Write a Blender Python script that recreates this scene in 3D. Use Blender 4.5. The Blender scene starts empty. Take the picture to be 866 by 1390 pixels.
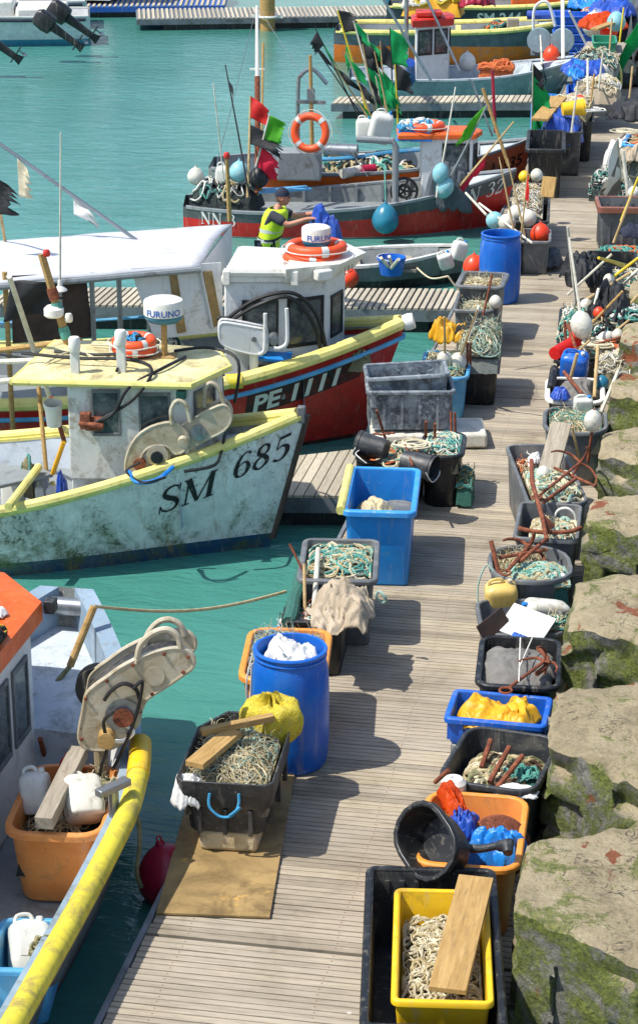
import bpy, bmesh, math, random
from mathutils import Vector, Matrix, noise, Euler
V=Vector; rad=math.radians
SC=bpy.context.scene; COL=SC.collection
# ------------------------------------------------------------------ camera maths (turns a pixel of the 866x1390 photo + a height into a place)
F=2800.0; PITCH=rad(20); YAW=rad(10.5); CH=7.0; WZ=-0.35
FW=V((-math.sin(YAW)*math.cos(PITCH), math.cos(YAW)*math.cos(PITCH), -math.sin(PITCH)))
RT=V((math.cos(YAW), math.sin(YAW), 0)); UP=V((-math.sin(YAW)*math.sin(PITCH), math.cos(YAW)*math.sin(PITCH), math.cos(PITCH)))
CP=V((0,0,CH))
def ray(px,py): return FW+RT*((px-433)/F)+UP*((695-py)/F)
def at(px,py,z=0.0):
    d=ray(px,py); t=(z-CH)/d.z; return CP+d*t
def aty(px,py,y):
    d=ray(px,py); t=y/d.y; return CP+d*t
def hx(s):
    s=s.lstrip('#'); r=[int(s[i:i+2],16)/255 for i in (0,2,4)]
    return tuple([(c/12.92 if c<=.04045 else ((c+.055)/1.055)**2.4) for c in r])+(1,)
# ------------------------------------------------------------------ materials
def mk(name):
    m=bpy.data.materials.new(name); m.use_nodes=True; nt=m.node_tree
    b=nt.nodes['Principled BSDF']; return m,nt,b
def N(nt,t,**k):
    n=nt.nodes.new(t)
    for a,v in k.items():
        if a.startswith('i_'): n.inputs[int(a[2:])].default_value=v
        else: setattr(n,a,v)
    return n
def mixc(nt,fac,a,b,mode='MIX'):
    n=nt.nodes.new('ShaderNodeMix'); n.data_type='RGBA'; n.blend_type=mode
    for i,x in ((0,fac),(6,a),(7,b)):
        if x is None: continue
        if hasattr(x,'is_linked') : nt.links.new(x,n.inputs[i])
        else: n.inputs[i].default_value=x
    return n.outputs[2]
def ramp(nt,src,stops,interp='LINEAR'):
    n=nt.nodes.new('ShaderNodeValToRGB'); n.color_ramp.interpolation=interp
    el=n.color_ramp.elements
    while len(el)<len(stops): el.new(.5)
    for e,(p,c) in zip(el,stops):
        e.position=p; e.color=c if len(c)==4 else tuple(c)+(1,)
    nt.links.new(src,n.inputs[0]); return n.outputs[0]
def noise_n(nt,vec,scale,detail=6,rough=.6,dist=0):
    n=nt.nodes.new('ShaderNodeTexNoise'); n.inputs['Scale'].default_value=scale; n.inputs['Detail'].default_value=detail
    n.inputs['Roughness'].default_value=rough; n.inputs['Distortion'].default_value=dist
    if vec is not None: nt.links.new(vec,n.inputs['Vector'])
    return n.outputs[0]
W0=(0,0,0,1); W1=(1,1,1,1)
def coords(nt,stretch=(1,1,1),rnd=True):
    tc=nt.nodes.new('ShaderNodeTexCoord'); mp=nt.nodes.new('ShaderNodeMapping'); mp.inputs['Scale'].default_value=stretch
    nt.links.new(tc.outputs['Object'],mp.inputs['Vector'])
    if rnd:
        oi=nt.nodes.new('ShaderNodeObjectInfo'); mu=nt.nodes.new('ShaderNodeMath'); mu.operation='MULTIPLY'; mu.inputs[1].default_value=37.0
        nt.links.new(oi.outputs['Random'],mu.inputs[0]); nt.links.new(mu.outputs[0],mp.inputs['Location'])
    return mp.outputs[0],tc
def pm(name,c1,c2=None,rough=.55,scale=4,metal=0,dirt=None,damt=.4,dscale=5,bump=.0,bscale=30,stretch=(1,1,1),bands=None,spec=.5,alpha=1,island=0.0,spots=None,sscale=30,samt=.35,trans=0):
    """general worn-surface material: two-tone mottling, dirt patches, speckle, bump; bands = constant colours by height"""
    m,nt,b=mk(name); vec,tc=coords(nt,stretch); L=nt.links
    c1=hx(c1); c2=hx(c2) if c2 else tuple(x*.8 for x in c1[:3])+(1,)
    n1=noise_n(nt,vec,scale,7,.62,.3)
    col=ramp(nt,n1,[(.36,c2),(.64,c1)])
    if bands:
        sx=nt.nodes.new('ShaderNodeSeparateXYZ'); L.new(tc.outputs['Object'],sx.inputs[0])
        mr=nt.nodes.new('ShaderNodeMapRange'); mr.inputs[1].default_value=-1; mr.inputs[2].default_value=2; L.new(sx.outputs[2],mr.inputs[0])
        for z,cc in bands:           # below z -> cc
            lt=nt.nodes.new('ShaderNodeMath'); lt.operation='LESS_THAN'; lt.inputs[1].default_value=z
            L.new(sx.outputs[2],lt.inputs[0]); col=mixc(nt,lt.outputs[0],col,hx(cc))
        n1b=noise_n(nt,vec,scale*1.7,8,.7); col=mixc(nt,1.0,col,ramp(nt,n1b,[(.3,(.72,.72,.72,1)),(.65,W1)]),'MULTIPLY')
    if dirt:
        n2=noise_n(nt,vec,dscale,9,.72,.5)
        f=ramp(nt,n2,[(.62-damt*.3,W0),(.80-damt*.3,W1)])
        col=mixc(nt,f,col,hx(dirt))
    if spots:
        n3=noise_n(nt,vec,sscale,4,.7); n4=noise_n(nt,vec,dscale*.6,4,.6)
        f=ramp(nt,n3,[(.68-samt*.2,W0),(.72-samt*.2,W1)]); g=ramp(nt,n4,[(.45,W0),(.6,W1)])
        mm=nt.nodes.new('ShaderNodeMath'); mm.operation='MULTIPLY'; L.new(f,mm.inputs[0]); L.new(g,mm.inputs[1])
        col=mixc(nt,mm.outputs[0],col,hx(spots))
    if any(q in name for q in ('plastic','paint','barrel','crate','hull','white','blue','orange_rim','metal')):     # salt and dirt runs down the sides, fine scratches
        s1=nt.nodes.new('ShaderNodeMapping'); s1.inputs['Scale'].default_value=(11,11,.9); L.new(vec,s1.inputs['Vector'])
        r1=noise_n(nt,s1.outputs[0],1.6,6,.7,.3); col=mixc(nt,ramp(nt,r1,[(.56,W0),(.74,(.5,.5,.5,1))]),col,hx('a39a88'))
        s2=nt.nodes.new('ShaderNodeMapping'); s2.inputs['Scale'].default_value=(60,9,40); s2.inputs['Rotation'].default_value=(.5,.3,.8); L.new(vec,s2.inputs['Vector'])
        r2=noise_n(nt,s2.outputs[0],1.2,3,.6,.4); col=mixc(nt,ramp(nt,r2,[(.66,W0),(.74,(.38,.38,.38,1))]),col,hx('b9b4a8'))
    if island:
        ge=nt.nodes.new('ShaderNodeNewGeometry')
        r=ramp(nt,ge.outputs['Random Per Island'],[(0,(1-island,)*3+(1,)),(1,(1+island*.4,)*3+(1,))])
        col=mixc(nt,1.0,col,r,'MULTIPLY')
    L.new(col,b.inputs['Base Color'])
    rr=ramp(nt,n1,[(.3,(min(1,rough+.12),)*3+(1,)),(.7,(max(.03,rough-.1),)*3+(1,))]); L.new(rr,b.inputs['Roughness'])
    b.inputs['Metallic'].default_value=metal; b.inputs['Specular IOR Level'].default_value=spec
    if trans: b.inputs['Transmission Weight'].default_value=trans
    if alpha<1: b.inputs['Alpha'].default_value=alpha
    if bump:
        bp=nt.nodes.new('ShaderNodeBump'); bp.inputs['Strength'].default_value=bump; bp.inputs['Distance'].default_value=.02
        L.new(noise_n(nt,vec,bscale,6,.65),bp.inputs['Height']); L.new(bp.outputs[0],b.inputs['Normal'])
    return m
M={}
def mm(k,*a,**kw): M[k]=pm(k,*a,**kw)
mm('grey_plastic','6c6f70','55585a',rough=.5,dirt='8f897c',damt=.25,dscale=4,bump=.08,spots='a19c90',samt=.2)
mm('slate_plastic','4c545c','383f46',rough=.55,dirt='8b949a',damt=.75,dscale=5,bump=.1,spots='b0b8bc',samt=.6,sscale=22)
mm('dark_plastic','34373a','26292c',rough=.48,dirt='5f5d57',damt=.35,dscale=4,bump=.08,spots='8a867c',samt=.2)
mm('black_plastic','1d1f21','141618',rough=.42,dirt='4b4944',damt=.25,dscale=5,bump=.05)
mm('blue_plastic','1f86d0','1876c0',rough=.4,dirt='5d87a0',damt=.12,dscale=5,bump=.04,spots='b8c4c8',samt=.08)
mm('blue_rim','3f9ce0','2f8cd4',rough=.42,dirt='9db4c0',damt=.2,dscale=9)
mm('barrel_blue','1468c4','0f58b4',rough=.34,dirt='3c6ea8',damt=.12,dscale=4,bump=.03)
mm('pale_blue','5aa6cf','4090bd',rough=.5,dirt='8b9a98',damt=.3,dscale=5)
mm('crate_blue','1b63c8','1556b4',rough=.42,dirt='5d7da8',damt=.2,dscale=6)
mm('orange_plastic','e79a52','d98540',rough=.45,dirt='b07a4c',damt=.3,dscale=4,bump=.04,spots='8a5a38',samt=.12)
mm('orange_rim','f0993a','e08a30',rough=.45,dirt='c08040',damt=.2,dscale=8)
mm('orange_tarp','f0641c','dc5210',rough=.5,bump=.2,bscale=20)
mm('orange_paint','e5681d','d4560f',rough=.5,dirt='b8602a',damt=.25,dscale=5)
mm('red_paint','cf2f22','b5251a',rough=.45,dirt='8e3a2c',damt=.25,dscale=5)
mm('yellow_crate','f0c422','e0b018',rough=.42,dirt='b08a30',damt=.2,dscale=6)
mm('yellow_fender','e2d240','d0bf34',rough=.55,dirt='9c8d48',damt=.5,dscale=6,bump=.05)
mm('pale_yellow','e6dc86','d6ca70',rough=.55,dirt='a69b62',damt=.35,dscale=7,bump=.05)
mm('roof_yellow','e0d8a4','cec288',rough=.6,dirt='94865e',damt=.5,dscale=3.5,spots='7a6a48',samt=.3,bump=.05)
mm('white_paint','dedfdc','d0d2cf',rough=.42,dirt='a59c8c',damt=.25,dscale=4,spots='8b7a62',samt=.15,bump=.03)
mm('dirty_white','d6d6ce','c6c8c2',rough=.5,dirt='84765c',damt=.42,dscale=3,spots='4a4034',samt=.35,bump=.04)
mm('cream_metal','c2b9a2','ab9f84',rough=.5,dirt='8c7a54',damt=.42,dscale=6,spots='6e4a2a',samt=.3,bump=.06,bscale=40)
mm('grey_paint','8e9496','7d8486',rough=.5,dirt='5e5c54',damt=.35,dscale=4,spots='b8b4a8',samt=.25)
mm('pale_deck','c4ccd2','b2bcc4',rough=.55,dirt='7d8078',damt=.38,dscale=3,spots='5d6058',samt=.3)
mm('blue_grey_gunwale','8fa3b3','7d93a4',rough=.5,dirt='6e7678',damt=.35,dscale=6)
mm('steel','9ea3a6','868b8e',rough=.35,metal=.7,dirt='6b6255',damt=.3,dscale=8)
mm('white_plastic','e6e4dc','dad7cc',rough=.4,dirt='b5ab94',damt=.25,dscale=9)
mm('can_white','dcdcd4','d0d0c6',rough=.35,dirt='b4ae98',damt=.18,dscale=8,spec=.5)
mm('can_yellow','dcc27a','cfae5c',rough=.35,dirt='b08e4c',damt=.3,dscale=8)
mm('rust','8a4a2e','5e3222',rough=.85,scale=18,dirt='a86840',damt=.3,dscale=20,bump=.5,bscale=60)
mm('tan_rope','c9b98f','ab9a70',rough=.9,scale=20,bump=.5,bscale=120,island=.3)
mm('cream_rope','ddd4b8','c2b796',rough=.9,scale=20,bump=.5,bscale=120,island=.3)
mm('olive_rope','8f8e68','74724e',rough=.9,scale=20,bump=.5,bscale=120,island=.3)
mm('teal_rope','5fa396','4a8c80',rough=.85,scale=20,bump=.4,bscale=120,island=.25)
mm('pale_teal_rope','a4c2b2','8aaa9a',rough=.85,scale=20,bump=.4,bscale=120,island=.25)
mm('blue_rope','3e9cc8','2f86b4',rough=.85,scale=20,island=.25)
mm('orange_rope','d0703c','b65a2c',rough=.85,scale=20,island=.25)
mm('brown_rope','6e5640','54402e',rough=.95,scale=20,island=.3)
mm('white_rope','dddbd2','c8c5ba',rough=.85,scale=20,island=.2)
mm('black_rope','242424','1a1a1a',rough=.7,scale=20,island=.3)
mm('net_base','a89c78','857c60',rough=.95,scale=30,dirt='56604c',damt=.4,dscale=30,bump=.9,bscale=70)
mm('net_grey','8e928a','6f746e',rough=.95,scale=30,dirt='5a6a66',damt=.4,dscale=30,bump=.9,bscale=70)
mm('net_dark','2e3632','20282a',rough=.95,scale=30,dirt='4a544c',damt=.4,dscale=30,bump=.9,bscale=70)
mm('net_teal','3f7a6c','2f6458',rough=.95,scale=30,dirt='2a463e',damt=.4,dscale=30,bump=.9,bscale=70)
mm('yellow_net','d8c43a','c4ae28',rough=.8,scale=20,dirt='a8963c',damt=.3,dscale=22,bump=.9,bscale=60,spots='f0e490',sscale=60,samt=.5)
mm('wood_grey','a89e8c','8f8574',rough=.85,scale=4,stretch=(1,8,8),dirt='6e6454',damt=.3,dscale=6,bump=.3,bscale=40)
mm('wood_tan','b8965c','a07e48',rough=.8,scale=4,stretch=(1,8,8),dirt='7c6440',damt=.3,dscale=6,bump=.25,bscale=40)
mm('plywood','a58a58','8a7248',rough=.75,scale=2.5,dirt='6a5634',damt=.45,dscale=2.6,spots='c89a50',sscale=6,samt=.4,bump=.15,bscale=60)
mm('brown_ply','4e3a30','3c2c24',rough=.7,dirt='2c2320',damt=.3,dscale=3)
mm('black_rubber','18191a','101112',rough=.55)
mm('black_cloth','202226','15171a',rough=.7,bump=.4,bscale=22)
mm('grey_cloth','77746e','64615c',rough=.85,bump=.5,bscale=18,dirt='8e8a82',damt=.25)
mm('beige_cloth','b3a48e','9c8d76',rough=.9,bump=.5,bscale=22,dirt='80735e',damt=.3)
mm('white_cloth','dcdcd8','cfcfca',rough=.7,bump=.4,bscale=25)
mm('yellow_oilskin','e0a81c','cf960f',rough=.45,bump=.25,bscale=14,dirt='b8861c',damt=.2)
mm('blue_tarp','1f4fb0','183f96',rough=.45,bump=.4,bscale=18)
mm('bright_blue_tarp','1f86dc','1670c4',rough=.35,bump=.4,bscale=18)
mm('green_flag','24c476','18a860',rough=.6,trans=0)
mm('lime_flag','6cc83a','58b42a',rough=.6)
mm('red_flag','f0403c','e03030',rough=.6)
mm('pink_flag','f23a5c','e42c50',rough=.6)
mm('ball_red','b01a3c','921430',rough=.35,dirt='6e1a24',damt=.3,dscale=6)
mm('ball_orange','ee4a20','de3a12',rough=.4)
mm('ball_teal','2c7c94','226a84',rough=.3,dirt='4c8c9c',damt=.2,dscale=8)
mm('ball_pale_blue','8cc4cc','70aab4',rough=.5,dirt='c0c8c0',damt=.3,dscale=9)
mm('float_white','dbd8cc','c8c4b4',rough=.5,dirt='98907a',damt=.35,dscale=9)
mm('ring_orange','ee5a28','e04a1a',rough=.5,dirt='b8563a',damt=.2,dscale=8)
mm('cane','c4a878','a88c5c',rough=.7,scale=6,stretch=(1,1,1),dirt='7c6440',damt=.3,dscale=9)
mm('pole_white','d4d0c0','bcb8a6',rough=.6,dirt='8c8468',damt=.3,dscale=9)
mm('pole_yellow','e0c428','c8ac1c',rough=.5)
mm('foam','cfc2a0','bcab84',rough=.9,dirt='8e7c58',damt=.45,dscale=5,bump=.5,bscale=30)
mm('canopy_white','cacbce','bdbfc2',rough=.6,dirt='a4a29a',damt=.25,dscale=2)
mm('dark_red_panel','3a1a18','2a1212',rough=.6,dirt='6e1c18',damt=.5,dscale=6)
mm('sign_black','17181a','0f1012',rough=.6,spots='b8b8ae',sscale=34,samt=.22)
mm('sign_white','e4e2da','d8d5cb',rough=.55,spots='4a4a48',sscale=40,samt=.2)
mm('sign_blue','2a62b8','2257a6',rough=.4)
mm('hivis','cdea2e','b8d820',rough=.6,bump=.2,bscale=14)
mm('reflective','c8ccc8','b4b8b4',rough=.3)
mm('skin','c98f74','b87a60',rough=.5)
mm('dark_tee','3c3f46','2f3238',rough=.85)
mm('navy','20283c','181e2e',rough=.85)
mm('hull_sm','ecebe2','dcdfd8',rough=.4,bands=[(-.2,'1e4c6c')])
mm('hull_pe','d62c22','c2221c',rough=.42,bands=[(-.3,'4c2018')],dirt='86201a',damt=.25,dscale=3)
mm('hull_nn','585d5e','44494b',rough=.5,scale=3,spots='8a8f8c',samt=.2)
mm('hull_nn_red','d8281f','c4201a',rough=.45,dirt='8a2a22',damt=.3,dscale=3,bands=[(-.32,'7a8a84')])
mm('hull_li','8e9290','777b7a',rough=.5)
mm('hull_li_red','cc6a48','b85634',rough=.5,dirt='84402c',damt=.4,dscale=4)
mm('hull_lt','94abb2','8098a0',rough=.45,bands=[(-.24,'7a3a34')],dirt='92a8ae',damt=.3,dscale=3)
mm('hull_grey_orange','59646c','4c565e',rough=.45,bands=[(.12,'f07a1c')],dirt='6c757a',damt=.3)
mm('hull_navy','34424c','2a3740',rough=.45,bands=[(.0,'f07a1c')])
mm('hull_g','8b8f8c','767a78',rough=.5,bands=[(-.12,'8e2a26')],dirt='5c5a50',damt=.5,dscale=3,spots='c8c8c0',samt=.3)
mm('hull_white','d2dadb','c4cdd0',rough=.35,bands=[(-.18,'3a8aa4')])
mm('hull_dinghy','8a8d8a','77797a',rough=.6,dirt='5c5a54',damt=.4,dscale=4,bands=[(-.2,'33322f')])
mm('nn_inner','8c9190','747978',rough=.6,dirt='5e5f5a',damt=.4,dscale=3)
mm('cloth_grey_net','596066','484e54',rough=.9,bump=.6,bscale=50)
mm('pontoon_side','767c80','646a6e',rough=.7,dirt='4c4f4a',damt=.4,dscale=3)
mm('concrete','9c988c','88847a',rough=.85,dirt='6c6a5e',damt=.4,dscale=2,bump=.3,bscale=20)
def clothy(*ks):
    for k in ks:
        nt=M[k].node_tree; b=nt.nodes['Principled BSDF']; tr=nt.nodes.new('ShaderNodeBsdfTranslucent'); mx=nt.nodes.new('ShaderNodeMixShader'); mx.inputs[0].default_value=.55
        nt.links.new(b.inputs['Base Color'].links[0].from_socket,tr.inputs[0]); nt.links.new(b.outputs[0],mx.inputs[1]); nt.links.new(tr.outputs[0],mx.inputs[2]); nt.links.new(mx.outputs[0],nt.nodes['Material Output'].inputs[0])
clothy('green_flag','lime_flag','red_flag','pink_flag','orange_tarp')
def glassy():
    m,nt,b=mk('dark_glass'); b.inputs['Base Color'].default_value=(.045,.06,.065,1); b.inputs['Roughness'].default_value=.12; b.inputs['Specular IOR Level'].default_value=.8
    vec,_=coords(nt); n=noise_n(nt,vec,7,7,.7); nt.links.new(ramp(nt,n,[(.4,(.03,.045,.05,1)),(.75,(.16,.18,.17,1))]),b.inputs['Base Color'])
    nt.links.new(ramp(nt,n,[(.35,(.08,.08,.08,1)),(.7,(.4,.4,.4,1))]),b.inputs['Roughness']); M['glass']=m
glassy()
def deckwood():
    m,nt,b=mk('deck_boards'); L=nt.links
    tc=nt.nodes.new('ShaderNodeTexCoord'); ge=nt.nodes.new('ShaderNodeNewGeometry')
    add=nt.nodes.new('ShaderNodeVectorMath'); add.operation='ADD'; cmb=nt.nodes.new('ShaderNodeCombineXYZ')
    ml=nt.nodes.new('ShaderNodeMath'); ml.operation='MULTIPLY'; ml.inputs[1].default_value=91
    L.new(ge.outputs['Random Per Island'],ml.inputs[0]); L.new(ml.outputs[0],cmb.inputs[0]); L.new(ml.outputs[0],cmb.inputs[2])
    L.new(tc.outputs['Object'],add.inputs[0]); L.new(cmb.outputs[0],add.inputs[1])
    mp=nt.nodes.new('ShaderNodeMapping'); mp.inputs['Scale'].default_value=(1.6,26,1); L.new(add.outputs[0],mp.inputs[0])
    g=noise_n(nt,mp.outputs[0],2.2,9,.7,.6)
    col=ramp(nt,g,[(.26,hx('867c6e')),(.48,hx('a99e8c')),(.72,hx('beb39f'))])
    big=noise_n(nt,tc.outputs['Object'],1.1,6,.65,.4); col=mixc(nt,1.0,col,ramp(nt,big,[(.32,(.62,.6,.56,1)),(.42,(.86,.85,.82,1)),(.6,(1,1,1,1))]),'MULTIPLY')
    col=mixc(nt,1.0,col,ramp(nt,ge.outputs['Random Per Island'],[(0,(.74,.73,.70,1)),(.5,(.95,.95,.95,1)),(1,(1.08,1.06,1.0,1))]),'MULTIPLY')
    sp=noise_n(nt,tc.outputs['Object'],9,3,.5); col=mixc(nt,ramp(nt,sp,[(.745,W0),(.77,W1)]),col,hx('cfcabd'))   # bird droppings, scuffs
    L.new(col,b.inputs['Base Color']); b.inputs['Roughness'].default_value=.8
    bp=nt.nodes.new('ShaderNodeBump'); bp.inputs['Strength'].default_value=.35; bp.inputs['Distance'].default_value=.01
    L.new(g,bp.inputs['Height']); L.new(bp.outputs[0],b.inputs['Normal']); M['deck']=m
deckwood()
def water_mat():
    m,nt,b=mk('harbour_water'); L=nt.links; tc=nt.nodes.new('ShaderNodeTexCoord')
    n=noise_n(nt,tc.outputs['Object'],.12,4,.6); L.new(ramp(nt,n,[(.35,(.044,.195,.155,1)),(.65,(.075,.265,.222,1))]),b.inputs['Base Color'])
    b.inputs['Roughness'].default_value=.07; b.inputs['IOR'].default_value=1.33; b.inputs['Specular IOR Level'].default_value=.85
    mp=nt.nodes.new('ShaderNodeMapping'); mp.inputs['Scale'].default_value=(1,2.0,1); mp.inputs['Rotation'].default_value=(0,0,.25); L.new(tc.outputs['Object'],mp.inputs[0])
    a=noise_n(nt,mp.outputs[0],1.6,5,.6,.8); c=noise_n(nt,mp.outputs[0],7.5,3,.55,.5)
    ad=nt.nodes.new('ShaderNodeMath'); ad.operation='MULTIPLY_ADD'; ad.inputs[1].default_value=.22; L.new(c,ad.inputs[0]); L.new(a,ad.inputs[2])
    bp=nt.nodes.new('ShaderNodeBump'); bp.inputs['Strength'].default_value=.32; bp.inputs['Distance'].default_value=.12
    L.new(ad.outputs[0],bp.inputs['Height']); L.new(bp.outputs[0],b.inputs['Normal']); M['water']=m
water_mat()
def stone_mat():
    m,nt,b=mk('mossy_stone'); L=nt.links; ge=nt.nodes.new('ShaderNodeNewGeometry')
    P_=ge.outputs['Position']
    n1=noise_n(nt,P_,3,9,.7,.3); col=ramp(nt,n1,[(.3,hx('988a6c')),(.46,hx('bdac88')),(.6,hx('cebd98')),(.74,hx('dccfae'))])
    fine=noise_n(nt,P_,34,6,.7); col=mixc(nt,1.0,col,ramp(nt,fine,[(.3,(.7,.68,.66,1)),(.5,W1)]),'MULTIPLY')
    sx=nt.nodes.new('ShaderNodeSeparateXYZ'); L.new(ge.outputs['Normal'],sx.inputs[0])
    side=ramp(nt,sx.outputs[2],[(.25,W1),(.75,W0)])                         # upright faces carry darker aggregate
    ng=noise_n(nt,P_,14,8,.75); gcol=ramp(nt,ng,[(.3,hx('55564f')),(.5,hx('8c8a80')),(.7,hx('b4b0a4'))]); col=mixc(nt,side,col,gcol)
    br=noise_n(nt,P_,2.6,5,.55,.4); col=mixc(nt,ramp(nt,br,[(.625,W0),(.645,W1)]),col,mixc(nt,fine,hx('7c4226'),hx('b8704a')))     # bits of brick showing
    n2=noise_n(nt,P_,2.9,11,.78,.8); md=nt.nodes.new('ShaderNodeMath'); md.operation='MULTIPLY_ADD'; md.inputs[1].default_value=.1
    L.new(side,md.inputs[0]); L.new(n2,md.inputs[2])
    moss=ramp(nt,md.outputs[0],[(.545,W0),(.575,(.7,.7,.7,1)),(.66,W1)])
    ck=noise_n(nt,P_,4.5,4,.55,1.5); ckm=ramp(nt,ck,[(.488,W0),(.498,W1),(.502,W1),(.512,W0)]); pat=noise_n(nt,P_,1.9,3,.5); pm_=ramp(nt,pat,[(.5,W0),(.58,W1)])
    cm=nt.nodes.new('ShaderNodeMath'); cm.operation='MULTIPLY'; L.new(ckm,cm.inputs[0]); L.new(pm_,cm.inputs[1]); col=mixc(nt,cm.outputs[0],col,hx('4a4236'))
    mc=ramp(nt,fine,[(.32,hx('465024')),(.48,hx('6e7a32')),(.6,hx('8a923e')),(.78,hx('a8a864'))]); col=mixc(nt,moss,col,mc)
    L.new(col,b.inputs['Base Color']); b.inputs['Roughness'].default_value=.92
    bp=nt.nodes.new('ShaderNodeBump'); bp.inputs['Strength'].default_value=1.0; bp.inputs['Distance'].default_value=.07
    vo=nt.nodes.new('ShaderNodeTexNoise'); vo.inputs['Scale'].default_value=22; vo.inputs['Detail'].default_value=9; vo.inputs['Roughness'].default_value=.75; L.new(P_,vo.inputs['Vector'])
    L.new(vo.outputs[0],bp.inputs['Height']); L.new(bp.outputs[0],b.inputs['Normal']); M['stone']=m
stone_mat()
def hull_sm_stains():
    """green weed and grey scuffs on the white hull, thickest low down and towards the stern: growth with a place of its own"""
    m=M['hull_sm']; nt=m.node_tree; L=nt.links; b=nt.nodes['Principled BSDF']
    src=b.inputs['Base Color'].links[0].from_socket
    tc=nt.nodes.new('ShaderNodeTexCoord'); sx=nt.nodes.new('ShaderNodeSeparateXYZ'); L.new(tc.outputs['Object'],sx.inputs[0])
    n=noise_n(nt,tc.outputs['Object'],3.2,9,.75,.6); n2=noise_n(nt,tc.outputs['Object'],26,5,.75); n5=noise_n(nt,tc.outputs['Object'],1.6,6,.7,.5)
    lo=nt.nodes.new('ShaderNodeMapRange'); lo.inputs[1].default_value=.38; lo.inputs[2].default_value=-.05; lo.inputs[3].default_value=0; lo.inputs[4].default_value=1; L.new(sx.outputs[2],lo.inputs[0])
    af=nt.nodes.new('ShaderNodeMapRange'); af.inputs[1].default_value=-.7; af.inputs[2].default_value=-1.9; L.new(sx.outputs[0],af.inputs[0])
    def mul(a,c):
        q=nt.nodes.new('ShaderNodeMath'); q.operation='MULTIPLY'
        for i,x in enumerate((a,c)):
            if hasattr(x,'is_linked'): L.new(x,q.inputs[i])
            else: q.inputs[i].default_value=x
        return q.outputs[0]
    col=mixc(nt,mul(mul(ramp(nt,n5,[(.42,W0),(.62,W1)]),af.outputs[0]),.5),src,hx('8a8a7e'))
    g=mul(mul(mul(ramp(nt,n,[(.42,W0),(.54,W1)]),lo.outputs[0]),ramp(nt,n5,[(.44,W0),(.58,W1)])),.95); col=mixc(nt,g,col,hx('56602c'))
    sp=mul(ramp(nt,n2,[(.53,W0),(.58,W1)]),ramp(nt,n5,[(.40,W0),(.6,W1)])); col=mixc(nt,mul(sp,.95),col,hx('3c3a30'))
    st=nt.nodes.new('ShaderNodeMapping'); st.inputs['Scale'].default_value=(9,1,1.1); L.new(tc.outputs['Object'],st.inputs[0])
    r=noise_n(nt,st.outputs[0],1.5,5,.65); col=mixc(nt,mul(ramp(nt,r,[(.60,W0),(.70,W1)]),.55),col,hx('9a7a4a'))
    L.new(col,b.inputs['Base Color'])
hull_sm_stains()
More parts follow.
